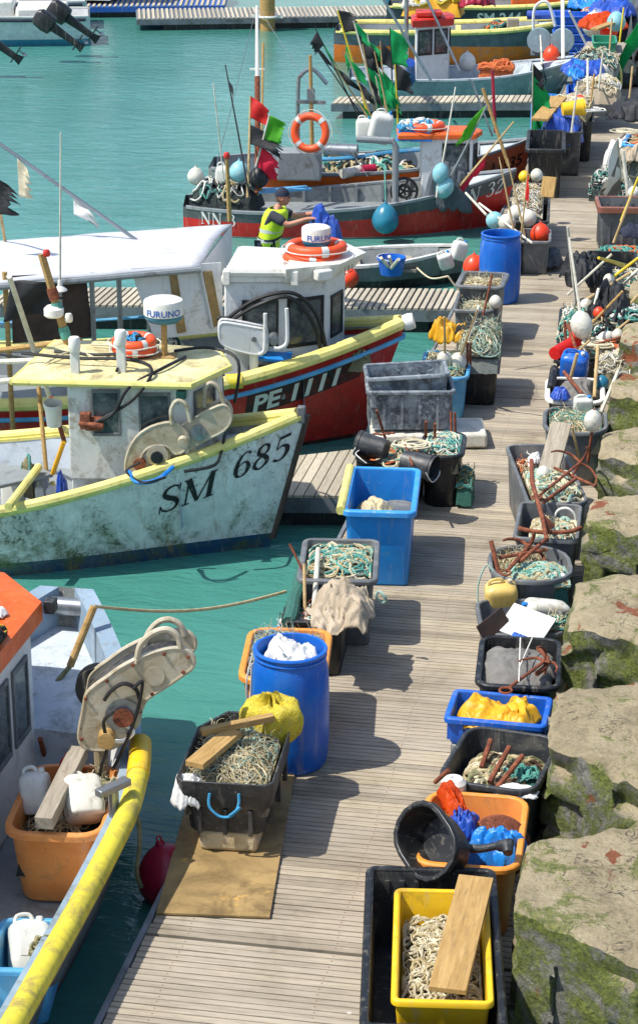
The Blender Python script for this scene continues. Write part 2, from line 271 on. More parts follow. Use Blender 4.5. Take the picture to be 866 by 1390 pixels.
# ------------------------------------------------------------------ mesh builder
def frame(d):
    d=V(d).normalized(); a=V((0,0,1)) if abs(d.z)<.95 else V((1,0,0))
    x=a.cross(d).normalized(); return x, d.cross(x).normalized(), d
class MB:
    def __init__(s): s.v=[];s.f=[];s.m=[]
    def add(s,vs,fs,mi=0):
        o=len(s.v); s.v+= [tuple(p) for p in vs]; s.f+=[[i+o for i in f] for f in fs]; s.m+=[mi]*len(fs)
    def box(s,c,sz,R=None,mi=0):
        c=V(c); hs=V(sz)/2; vs=[]
        for x in(-1,1):
            for y in(-1,1):
                for z in(-1,1):
                    p=V((x*hs.x,y*hs.y,z*hs.z)); vs.append(c+(R@p if R else p))
        s.add(vs,[[0,1,3,2],[4,6,7,5],[0,4,5,1],[2,3,7,6],[0,2,6,4],[1,5,7,3]],mi)
    def loft(s,rings,mi=0,c0=False,c1=False,closed=False):
        n=len(rings[0]); vs=[p for r in rings for p in r]; fs=[]; k=len(rings)
        for i in range(k if closed else k-1):
            j=(i+1)%k
            for a in range(n):
                b=(a+1)%n; fs.append([i*n+a,i*n+b,j*n+b,j*n+a])
        if c0: fs.append(list(range(n))[::-1])
        if c1: fs.append([(k-1)*n+a for a in range(n)])
        s.add(vs,fs,mi)
    def tube(s,pts,r,n=6,closed=False,mi=0,caps=True):
        pts=[V(p) for p in pts]; k=len(pts); rings=[]; x=None
        for i,p in enumerate(pts):
            a=pts[(i-1)%k] if (closed or i>0) else p; b=pts[(i+1)%k] if (closed or i<k-1) else p
            d=(b-a); d=d.normalized() if d.length>1e-9 else V((0,0,1))
            if x is None: x=frame(d)[0]
            x=(x-d*x.dot(d)); x=x.normalized() if x.length>1e-6 else frame(d)[0]
            y=d.cross(x); rr=r[i] if isinstance(r,(list,tuple)) else r
            rings.append([p+x*(rr*math.cos(2*math.pi*j/n))+y*(rr*math.sin(2*math.pi*j/n)) for j in range(n)])
        s.loft(rings,mi,caps and not closed,caps and not closed,closed)
    def lathe(s,prof,n=24,Mx=None,mi=0,c0=True,c1=True):
        rings=[]
        for r,z in prof:
            ring=[V((r*math.cos(2*math.pi*j/n),r*math.sin(2*math.pi*j/n),z)) for j in range(n)]
            rings.append([Mx@p for p in ring] if Mx else ring)
        s.loft(rings,mi,c0,c1)
    def grid(s,fn,nu,nv,mi=0):
        vs=[fn(i/nu,j/nv) for i in range(nu+1) for j in range(nv+1)]
        s.add(vs,[[i*(nv+1)+j,(i+1)*(nv+1)+j,(i+1)*(nv+1)+j+1,i*(nv+1)+j+1] for i in range(nu) for j in range(nv)],mi)
    def prism(s,poly,d,mi=0):
        """poly: 3-D points of a flat outline; d: thickness vector"""
        n=len(poly); d=V(d); vs=[V(p) for p in poly]+[V(p)+d for p in poly]
        s.add(vs,[list(range(n))[::-1],list(range(n,2*n))]+[[i,(i+1)%n,n+(i+1)%n,n+i] for i in range(n)],mi)
    def torus(s,R,r,nR=28,nr=10,Mx=None,mi=0,sel=None):
        rings=[]
        for i in range(nR):
            a=2*math.pi*i/nR; rings.append([V(((R+r*math.cos(2*math.pi*j/nr))*math.cos(a),(R+r*math.cos(2*math.pi*j/nr))*math.sin(a),r*math.sin(2*math.pi*j/nr))) for j in range(nr)])
        if Mx: rings=[[Mx@p for p in q] for q in rings]
        s.loft(rings,mi,closed=True)
def obj(name,b,mats,parent=None,smooth=35,bevel=0,solid=0,loc=None,fix=True):
    me=bpy.data.meshes.new(name); me.from_pydata([tuple(p) for p in b.v],[],b.f)
    if not isinstance(mats,(list,tuple)): mats=[mats]
    for m in mats: me.materials.append(M[m] if isinstance(m,str) else m)
    if len(mats)>1: me.polygons.foreach_set('material_index',[min(i,len(mats)-1) for i in b.m])
    if fix:
        bm=bmesh.new(); bm.from_mesh(me); bmesh.ops.recalc_face_normals(bm,faces=bm.faces); bm.to_mesh(me); bm.free()
    me.polygons.foreach_set('use_smooth',[bool(smooth)]*len(me.polygons))
    if smooth and smooth<180: me.set_sharp_from_angle(angle=rad(smooth))
    o=bpy.data.objects.new(name,me); COL.objects.link(o)
    if parent: o.parent=parent
    if loc is not None: o.location=loc
    if bevel:
        k=o.modifiers.new('b','BEVEL'); k.width=bevel; k.segments=2; k.limit_method='ANGLE'; k.angle_limit=rad(40)
    if solid:
        k=o.modifiers.new('s','SOLIDIFY'); k.thickness=solid; k.offset=0
    return o
def tag(o,label=None,cat=None,group=None,kind=None):
    if label: o['label']=label
    if cat: o['category']=cat
    if group: o['group']=group
    if kind: o['kind']=kind
    return o
def thing(name,label,cat,loc=(0,0,0),rot=0,group=None,mat=None):
    o=bpy.data.objects.new(name,None); COL.objects.link(o); o.empty_display_size=.1
    o.location=loc
    if mat is not None: o.rotation_euler=mat.to_euler()
    else: o.rotation_euler=(0,0,rot)
    return tag(o,label,cat,group)
def solo(name,b,mats,label,cat,group=None,loc=(0,0,0),rot=0,kind=None,**k):
    o=obj(name,b,mats,None,loc=loc,**k); o.rotation_euler=(0,0,rot); return tag(o,label,cat,group,kind)
def cat_rom(pts,n=6,closed=False):
    pts=[V(p) for p in pts]; out=[]; k=len(pts)
    for i in range(k if closed else k-1):
        g=lambda j: pts[j%k] if closed else pts[max(0,min(k-1,j))]
        a,b,c,d=g(i-1),g(i),g(i+1),g(i+2)
        for q in range(n):
            t=q/n; out.append(.5*((2*b)+(c-a)*t+(2*a-5*b+4*c-d)*t*t+(3*b-a-3*c+d)*t**3))
    if not closed: out.append(pts[-1])
    return out
def lookM(d,up=(0,0,1)):
    """matrix whose Z axis is d"""
    x,y,z=frame(d); return Matrix((x,y,z)).transposed()
# ------------------------------------------------------------------ kit of parts
def rrect(w,l,c,n=4):
    out=[]
    for cx,cy,a0 in ((w/2-c,l/2-c,0),(-w/2+c,l/2-c,90),(-w/2+c,-l/2+c,180),(w/2-c,-l/2+c,270)):
        for i in range(n+1):
            a=rad(a0+90*i/n); out.append((cx+c*math.cos(a),cy+c*math.sin(a)))
    return out
def tub(name,label,cat,x,y,w,l,h,mat,rot=0,z=0,taper=.86,cr=.09,th=.014,rim=.03,rimh=.035,rimmat=None,ribs=0,group=None,R=None,floor=.03,step=None,handles=None,rope=None):
    t=thing(name,label,cat,(x,y,z),rot,group,mat=R); b=MB(); rg=[]
    def ring(s,zz,off=0): return [V((px,py,zz)) for px,py in rrect(w*s-2*off,l*s-2*off,max(.02,cr*s-off))]
    sc=lambda zz: taper+(1-taper)*zz/h
    hs=[0,.02,h*.33,h*.66,h]
    rg.append(ring(sc(0)*.97,0)); 
    for zz in hs[1:]:
        if step and zz==h*.66: rg+= [ring(sc(step)*.955,step-.001),ring(sc(step),step)]
        rg.append(ring(sc(zz)*(.955 if step and zz<step else 1),zz))
    for zz in (h,h*.5,floor): rg.append(ring(sc(zz),zz,th))
    b.loft(rg,0,True,True)
    if ribs:
        for k in range(ribs):
            f=(k+.5)/ribs-.5
            for sg in (-1,1):
                zz=h*.5; b.box((f*w*.85,sg*(l/2*sc(zz)+.004),zz*.95),(.03,.03,h*.8)); b.box((sg*(w/2*sc(zz)+.004),f*l*.85,zz*.95),(.03,.03,h*.8))
    obj('shell',b,mat,t)
    if rim:
        b=MB(); rs=[ring(1,h-rimh,0),ring(1,h-rimh,-rim),ring(1,h-.006,-rim),ring(1,h+.006,-rim*.7),ring(1,h+.006,th*.6),ring(1,h-.01,th*1.2)]
        b.loft(rs,0,closed=True); obj('rim',b,rimmat or mat,t,bevel=.004)
    if rope:
        b=MB(); yy=-l/2*sc(h*.75)-.02
        b.tube(cat_rom([(-.1,yy+.01,h*.82),(-.09,yy-.012,h*.62),(-.01,yy-.02,h*.5),(.08,yy-.015,h*.6),(.1,yy+.01,h*.8)],5),.011,6); obj('rope_handle',b,rope,t)
    return t
def tubc(nl,nr,fr,zr,name,label,cat,h,mat,lmax=None,l=None,drop=0,**k):
    a,b,c=at(*nl,zr),at(*nr,zr),at(*fr,zr); e=(b-a); w=e.length
    if a.y>19: w=abs(e.x); e=V((1,max(-.05,min(.07,e.y/w)),0)); a.y=(a.y+b.y)/2; b=a+e*w
    e.normalize(); n=V((-e.y,e.x,0)); ll=l or (c-b).dot(n)
    if lmax: ll=min(ll,lmax)
    m=(a+b)/2+n*(ll/2); rot=math.atan2(e.y,e.x)
    t=tub(name,label,cat,m.x,m.y,w-2*k.get('rim',.03),ll-2*k.get('rim',.03),h,mat,rot=rot,z=zr-h,**k)
    return t,(m.x,m.y,zr,w,ll,rot)
def nz(x,y,s=0,f=3.0): return noise.noise(V((x*f+s*7.3,y*f-s*3.1,s*1.7)))
def heap(name,label,cat,x,y,z,w,l,h,base,mats,n=40,r=.009,loop=(.07,.2),seed=0,rot=0,group=None,sides=5,fuzz=0,depth=.15):
    """a heap of line or net: a lumpy mound with the strands lying over it, one mesh"""
    rng=random.Random(seed*7+3); b=MB()
    def H(px,py):
        u,v=2*px/w,2*py/l; q=max(0,1-abs(u)**3)*max(0,1-abs(v)**3)
        return h*(q**.6)*(.75+.35*nz(px,py,seed,4))+.02*nz(px,py,seed,14)
    nn=18
    b.grid(lambda s,t:(lambda px,py:V((px,py,H(px,py)-(depth if max(abs(2*s-1),abs(2*t-1))>.97 else 0.012))))((s-.5)*w,(t-.5)*l),nn,nn,0)
    for i in range(n):
        cx,cy=(rng.random()-.5)*w*.8,(rng.random()-.5)*l*.8; R=rng.uniform(*loop); ec=rng.uniform(.45,1); a0=rng.random()*6.3; ph=rng.random()*6
        pts=[]; turns=rng.choice((.7,1,1.5,2)); k=int(12*turns)+4
        for j in range(k):
            a=a0+turns*2*math.pi*j/k; rr=R*(1+.22*math.sin(3*a+ph)+.12*math.sin(5*a+2*ph))
            px=cx+rr*math.cos(a)*math.cos(ph)-rr*ec*math.sin(a)*math.sin(ph); py=cy+rr*math.cos(a)*math.sin(ph)+rr*ec*math.sin(a)*math.cos(ph)
            px=max(-w*.485,min(w*.485,px)); py=max(-l*.485,min(l*.485,py))
            pts.append(V((px,py,H(px,py)+r*.5+rng.random()*r*3+.02*math.sin(a*2+ph)**2)))
        b.tube(cat_rom(pts,2),r*rng.choice((.55,.8,1,1,1.25,1.5)),sides,mi=1+rng.randrange(len(mats)))
    for i in range(fuzz):
        px,py=(rng.random()-.5)*w*.95,(rng.random()-.5)*l*.95; p=V((px,py,H(px,py))); pts=[p]
        d=V((rng.uniform(-1,1),rng.uniform(-1,1),rng.uniform(-.1,.5)))
        for j in range(5):
            d=(d+V((rng.uniform(-1,1),rng.uniform(-1,1),rng.uniform(-.7,.5)))*.8).normalized(); q=pts[-1]+d*.035
            q.x=max(-w*.49,min(w*.49,q.x)); q.y=max(-l*.49,min(l*.49,q.y)); q.z=max(q.z,H(q.x,q.y)-.005); pts.append(q)
        b.tube(pts,r*.45,3,mi=1+rng.randrange(len(mats)),caps=False)
    return solo(name,b,[base]+mats,label,cat,group,(x,y,z),rot)
def intub(g,name,label,cat,dz,h,base,mats,fw=.9,fl=.9,off=(0,0),**k):
    x,y,zr,w,l,rot=g; c,s=math.cos(rot),math.sin(rot); ox,oy=off
    return heap(name,label,cat,x+c*ox-s*oy,y+s*ox+c*oy,zr+dz,w*fw-.06,l*fl-.06,h,base,mats,rot=rot,**k)
def cloth(name,label,cat,x,y,z,w,l,h,mat,seed=0,rot=0,group=None,folds=7,amp=.12,edge=.18,peak=(0,0),solid=.006,hang=.0,sag=2.0):
    """a crumpled sheet: long creases running one way, finer ones across, an uneven outline and a drooping edge"""
    b=MB(); n=46; rng=random.Random(seed*13+1); an=rng.uniform(0,3.14); ca,sa=math.cos(an),math.sin(an)
    rid=lambda X,Y,k: 1-2.6*abs(noise.noise(V((X+seed*3.7,Y-seed*1.9,k+seed*.7))))
    def fn(s_,t_):
        u,v=2*s_-1,2*t_-1; a=math.atan2(v,u); q=max(abs(u),abs(v))
        k=(1+edge*1.3*noise.noise(V((math.cos(a)*1.6,math.sin(a)*1.6,seed*2.1)))*q+.06*q*noise.noise(V((math.cos(a)*6,math.sin(a)*6,seed))))*(1-.2*abs(u*v))
        X,Y=u*ca-v*sa,u*sa+v*ca
        wx=X+.35*noise.noise(V((u*1.3,v*1.3,seed+.5))); wy=Y+.35*noise.noise(V((v*1.3,u*1.3,seed+4.5)))
        body=(1-q**(sag+2))*(.62+.55*noise.noise(V((u*.9,v*.9,seed*1.3)))+.15*(u*peak[0]+v*peak[1])*4)
        cre=.17*rid(wx*.9,wy*2.6,1)+.10*rid(wx*2.4,wy*4.2,5)+.05*rid(wx*7,wy*7,9)
        zz=h*(max(-.05,body)+cre*(amp/.12)*(1-.35*q))-(hang*max(0,q-.72)/.28)
        return V((k*u*w/2+.05*w*noise.noise(V((u*3,v*3,seed+7)))*q,k*v*l/2+.05*l*noise.noise(V((u*3,v*3,seed+17)))*q,max(zz,-hang-.02)))
    b.grid(fn,n,n); return solo(name,b,mat,label,cat,group,(x,y,z),rot,solid=solid,smooth=75,fix=False)
def sack(name,label,cat,x,y,z,rx,ry,rz,mat,seed=0,tie=True,rot=0):
    """a filled sack: sagging blob with a gathered neck"""
    b=MB(); n,m=36,26; rg=[]
    for i in range(m+1):
        a=-math.pi/2+math.pi*i/m; r=[]
        for j in range(n):
            c=2*math.pi*j/n; d=V((math.cos(a)*math.cos(c),math.cos(a)*math.sin(c),math.sin(a)))
            k=1+.16*noise.noise(d*1.7+V((seed,0,0)))+.05*noise.noise(d*5+V((0,seed,0)))+.02*noise.noise(d*14)
            if tie and d.z>.5: k*=1-.55*((d.z-.5)/.5)**1.2*(1+.25*math.sin(c*9)); 
            p=V((d.x*rx*k,d.y*ry*k,d.z*rz*k*(1.35 if d.z>.9 and tie else 1))); p.z=max(p.z,-rz*.75); r.append(p)
        rg.append(r)
    b.loft(rg,0,True,True); return solo(name,b,mat,label,cat,None,(x,y,z),rot,smooth=80)
def bar(name,label,cat,p1,p2,r,mat,group=None,n=8,kink=0,r2=None):
    p1,p2=V(p1),V(p2); d=p2-p1; b=MB(); x,y,_=frame(d); k=8; rng=random.Random(int(abs(p1.x*9931+p1.y*773))%9973)
    pts=[d*(i/k)+(x*rng.uniform(-1,1)+y*rng.uniform(-1,1))*kink*(0 if i in(0,k) else 1) for i in range(k+1)]
    b.tube(pts,[r+(((r2 if r2 is not None else r)-r)*i/k) for i in range(k+1)],n); return solo(name,b,mat,label,cat,group,p1)
def plank(name,label,p1,p2,w,t,mat,group=None,tilt=0,cat='plank'):
    p1,p2=V(p1),V(p2); d=p2-p1; L=d.length; x=d.normalized(); y=V((0,0,1)).cross(x).normalized(); z=x.cross(y)
    R=Matrix((x,y,z)).transposed()@Matrix.Rotation(tilt,3,'X'); b=MB(); k=6
    for i in range(1): b.box((L/2,0,0),(L,w,t))
    o=solo(name,b,mat,label,cat,group,p1,bevel=.005,smooth=0); o.rotation_euler=R.to_euler(); return o
def grapnel(name,label,p1,p2,r=.016,arms=4,al=.25,mat='rust',group=None,spin=0.):
    p1,p2=V(p1),V(p2); t=thing(name,label,'anchor',p1,group=group); d=p2-p1; x,y,z=frame(d); b=MB(); b.tube([V((0,0,0)),d*.5,d],r,7); b.torus(.045,.009,14,6,Matrix.Translation(-z*.04)@Matrix((z,x,y)).transposed().to_4x4()); obj('shank',b,mat,t)
    for k in range(arms):
        a=spin+2*math.pi*k/arms; o=x*math.cos(a)+y*math.sin(a); b=MB()
        b.tube(cat_rom([d,d+o*al*.45+z*.02,d+o*al*.85-z*al*.22,d+o*al-z*al*.6],5),[r*(1-.4*i/15) for i in range(16)],6); obj('arm',b,mat,t)
    return t
def buoy(label,c,r,mat,name='buoy',group=None,eye=True,up=(0,0,1),sq=1.12,eyemat=None):
    t=thing(name,label,'buoy',c,mat=lookM(up),group=group); b=MB(); pr=[]
    for i in range(15):
        a=-math.pi/2+math.pi*i/14; k=1+(sq-1)*max(0,math.sin(a)); pr.append((max(.001,r*math.cos(a)*(1-.08*max(0,math.sin(a))**2)),r*k*math.sin(a)))
    b.lathe(pr,22); obj('ball',b,mat,t)
    if eye:
        b=MB(); b.lathe([(r*.16,0),(r*.15,r*.08),(r*.1,r*.14),(.001,r*.15)],12,Matrix.Translation((0,0,r*sq*.97))); b.torus(r*.09,r*.03,12,6,Matrix.Translation((0,0,r*sq*1.14))@Matrix.Rotation(1.57,4,'X')); obj('eye',b,eyemat or mat,t)
    return t
def jerry(label,x,y,z,w,d,h,mat,name='jerrycan',rot=0,tilt=(0,0),cap='blue_plastic',group=None,labelmat=None):
    R=Euler((tilt[0],tilt[1],rot)).to_matrix(); t=thing(name,label,'jerrycan',(x,y,z),mat=R,group=group); b=MB(); rg=[]
    for zz,s in ((0,.86),(.015*h/.3,.95),(.06*h/.3,1),(h*.45,1.0),(h*.72,1),(h*.80,.97),(h*.86,.86),(h*.9,.62),(h*.93,.4)):
        rg.append([V((px+(w*.0),py,zz)) for px,py in rrect(w*s,d*s,min(w,d)*s*.28,4)])
    b.loft(rg,0,True,True); obj('body',b,mat,t,smooth=60)
    b=MB(); b.lathe([(.022,h*.9),(.022,h*.985),(.018,h),(.001,h)],12,Matrix.Translation((w*.28,0,0))); obj('cap',b,cap,t)
    b=MB(); b.tube(cat_rom([(-w*.36,0,h*.84),(-w*.3,0,h*1.0),(0,0,h*1.03),(w*.12,0,h*.9)],5),.013,7); obj('handle',b,mat,t)
    if labelmat:
        b=MB(); b.box((0,-d/2-.002,h*.42),(w*.6,.004,h*.32)); obj('label',b,labelmat,t)
    return t
def flagmesh(b,p,along,out,L,Hh,seed,torn=.3,droop=.25,mi=0):
    """cloth flying from a pole: p hoist top, along = down the pole, out = fly direction"""
    along,out=V(along).normalized(),V(out).normalized(); nrm=along.cross(out).normalized(); rng=random.Random(seed)
    te=[rng.uniform(0,torn) for _ in range(13)]
    def fn(u,v):
        j=v*12; a=int(min(11,j)); tt=te[a]*(1-(j-a))+te[a+1]*(j-a); uu=u*(1-tt)
        taper=1-.25*u
        return V(p)+out*(uu*L)+along*(Hh*(.5+(v-.5)*taper))+V((0,0,-1))*(droop*L*uu*uu)+nrm*(.12*L*uu**.7*math.sin(5*uu+4*v+seed)+.05*L*math.sin(11*uu+seed*2+3*v)*uu)
    b.grid(fn,14,12,mi)
def dahn(label,base,tip,flags,pole='cane',r=.014,float_=None,group=None,floatr=.09,name='marker_buoy',fr=.3):
    """a marker pole: cane or tube with one or more cloth flags and perhaps a float on it"""
    base,tip=V(base),V(tip); t=thing(name,label,'marker pole',base,group=group); d=tip-base; z=d.normalized(); b=MB(); b.tube([V((0,0,0)),d*.5+V((.004,.003,0)),d],[r,r*.9,r*.65],6); obj('pole',b,pole,t)
    for i,(f,m,L,Hh,out) in enumerate(flags):
        b=MB(); flagmesh(b,d*f,-z,out,L,Hh,seed=i*3+int(abs(base.x*50))%17); obj('flag',b,m,t,solid=.003,smooth=80,fix=False)
    if float_:
        for fm,ff in (float_ if isinstance(float_[0],tuple) else (float_,)):
            b=MB(); R=floatr; b.lathe([(R*.25,-R*1.3),(R*.7,-R*1.0),(R,-R*.3),(R,R*.3),(R*.75,R*.9),(R*.25,R*1.3)],16,Matrix.Translation(d*ff)@lookM(z).to_4x4()); obj('float',b,fm,t)
    return t
def ring_buoy(name,label,c,R,r,rot=0,up=(0,0,1),group=None):
    t=thing(name,label,'life ring',c,mat=lookM(up),group=group); b=MB(); b.torus(R,r,36,12); obj('ring',b,'ring_orange',t)
    for k in range(4):
        b=MB(); a0=rot+k*math.pi/2; rings=[]
        for i in range(5):
            a=a0+.22*(i/4-.5)*1.1; q=r+.004; rings.append([V(((R+q*math.cos(2*math.pi*j/12))*math.cos(a),(R+q*math.cos(2*math.pi*j/12))*math.sin(a),q*math.sin(2*math.pi*j/12))) for j in range(12)])
        b.loft(rings); obj('reflective_band',b,'reflective',t)
    b=MB(); pts=[]
    for i in range(48):
        a=2*math.pi*i/48; q=R+r+.012+.03*abs(math.sin(2*(a-rot))); pts.append(V((q*math.cos(a),q*math.sin(a),-.01)))
    b.tube(pts,.007,5,closed=True); obj('grab_line',b,'white_rope',t); return t
def drum(label,x,y,r,h,mat='barrel_blue',fill=None,rot=0,group=None,name='plastic_drum'):
    t=thing(name,label,'barrel',(x,y,0),rot,group=group); b=MB()
    b.lathe([(r*.82,0),(r*.9,.015),(r*.96,.07),(r,h*.25),(r*1.0,h*.6),(r*.98,h*.82),(r*.9,h*.93),(r*.87,h*.95),(r*.92,h*.955),(r*.92,h),(r*.86,h),(r*.84,h*.95),(r*.9,h*.8),(r*.92,h*.3),(r*.85,.04)],40,c1=True); obj('shell',b,mat,t)
    b=MB(); b.torus(r*.915,.014,40,8,Matrix.Translation((0,0,h-.012))); b.torus(r*.915,.01,40,8,Matrix.Translation((0,0,h*.94))); obj('rim',b,mat,t); return t
TXT={}
def text_pts(s,bold=0.0,font_shear=0,sub=.12):
    k=(s,bold)
    if k in TXT: return TXT[k]
    cu=bpy.data.curves.new('t','FONT'); cu.body=s; cu.size=1.37; cu.offset=bold; cu.resolution_u=4; o=bpy.data.objects.new('t',cu); COL.objects.link(o)
    dg=bpy.context.evaluated_depsgraph_get(); dg.update(); me=bpy.data.meshes.new_from_object(o.evaluated_get(dg)); bpy.data.objects.remove(o); 
    bm=bmesh.new(); bm.from_mesh(me); bmesh.ops.triangulate(bm,faces=bm.faces)
    for _ in range(3):
        e=[q for q in bm.edges if q.calc_length()>sub]
        if e: bmesh.ops.subdivide_edges(bm,edges=e,cuts=1); bmesh.ops.triangulate(bm,faces=[f for f in bm.faces if len(f.verts)>3])
    bm.verts.ensure_lookup_table(); r=([(v.co.x,v.co.y) for v in bm.verts],[[v.index for v in f.verts] for f in bm.faces]); bm.free(); TXT[k]=r; return r
SER={
'S':(.66,[[(.62,.74,.05),(.54,.92,.06),(.36,.975,.07),(.17,.88,.11),(.13,.70,.14),(.28,.56,.17),(.48,.44,.17),(.60,.27,.13),(.54,.08,.09),(.34,.025,.06),(.14,.1,.06),(.04,.28,.05)],[(.63,1,.045),(.62,.72,.045)],[(.04,0,.045),(.04,.3,.045)]]),
'M':(1.1,[[(.14,0,.06),(.14,1,.06)],[(.12,1,.2),(.53,.03,.12)],[(.53,.03,.06),(.9,1,.06)],[(.92,0,.17),(.92,1,.17)],[(0,.025,.05),(.28,.025,.05)],[(.76,.025,.05),(1.08,.025,.05)],[(0,.975,.05),(.2,.975,.05)],[(.88,.975,.05),(1.08,.975,.05)]]),
'N':(.86,[[(.12,0,.06),(.12,1,.06)],[(.1,1,.2),(.72,0,.14)],[(.72,0,.06),(.72,1,.06)],[(0,.025,.05),(.25,.025,.05)],[(0,.975,.05),(.2,.975,.05)],[(.58,.975,.05),(.86,.975,.05)]]),
'6':(.62,[[(.55,.86,.1),(.45,.96,.05),(.30,.93,.07),(.15,.72,.14),(.10,.38,.17),(.17,.11,.12),(.34,.025,.05),(.51,.12,.12),(.57,.33,.16),(.48,.53,.09),(.33,.57,.05),(.16,.44,.05)]]),
'8':(.64,[[(.33,.985,.06),(.16,.87,.12),(.16,.67,.13),(.33,.54,.13),(.5,.4,.15),(.55,.2,.14),(.33,.015,.06),(.1,.18,.13),(.15,.4,.1),(.33,.53,.06),(.49,.68,.11),(.48,.87,.11),(.33,.985,.06)]]),
'5':(.62,[[(.16,.94,.12),(.54,.96,.12)],[(.15,.98,.05),(.12,.5,.05)],[(.12,.5,.04),(.3,.6,.07),(.5,.51,.14),(.56,.31,.17),(.47,.1,.12),(.3,.025,.06),(.09,.12,.12)]]),
'3':(.6,[[(.08,.8,.1),(.18,.95,.07),(.36,.96,.09),(.49,.8,.14),(.43,.62,.1),(.26,.54,.05)],[(.26,.54,.05),(.46,.48,.1),(.55,.28,.16),(.47,.08,.1),(.27,.03,.06),(.07,.14,.11)]]),
'2':(.62,[[(.08,.74,.1),(.17,.94,.08),(.36,.96,.1),(.51,.8,.15),(.46,.58,.12),(.25,.3,.06),(.09,.06,.06)],[(.08,.06,.12),(.56,.06,.12)],[(.56,.02,.04),(.58,.24,.04)]]),
' ':(.35,[])}
def serif_pts(s):
    vs=[];fs=[];x0=0;dz=[]
    for ch in s:
        w,st=SER[ch]
        for k,sk in enumerate(st):
            P=cat_rom([V(p) for p in sk],5) if len(sk)>2 else [V(sk[0])*(1-i/5)+V(sk[1])*(i/5) for i in range(6)]
            o=len(vs)
            for i,p in enumerate(P):
                a=P[max(0,i-1)]; c=P[min(len(P)-1,i+1)]; d=V((c.x-a.x,c.y-a.y,0)); d=d.normalized() if d.length>1e-6 else V((1,0,0)); n=V((-d.y,d.x,0))
                for sg in (-1,1): q=p+n*(sg*p.z/2); vs.append((x0+q.x,q.y)); dz.append(k*.0007)
            fs+=[[o+2*i,o+2*i+1,o+2*i+3,o+2*i+2] for i in range(len(P)-1)]
        x0+=w+.1
    return vs,fs,dz
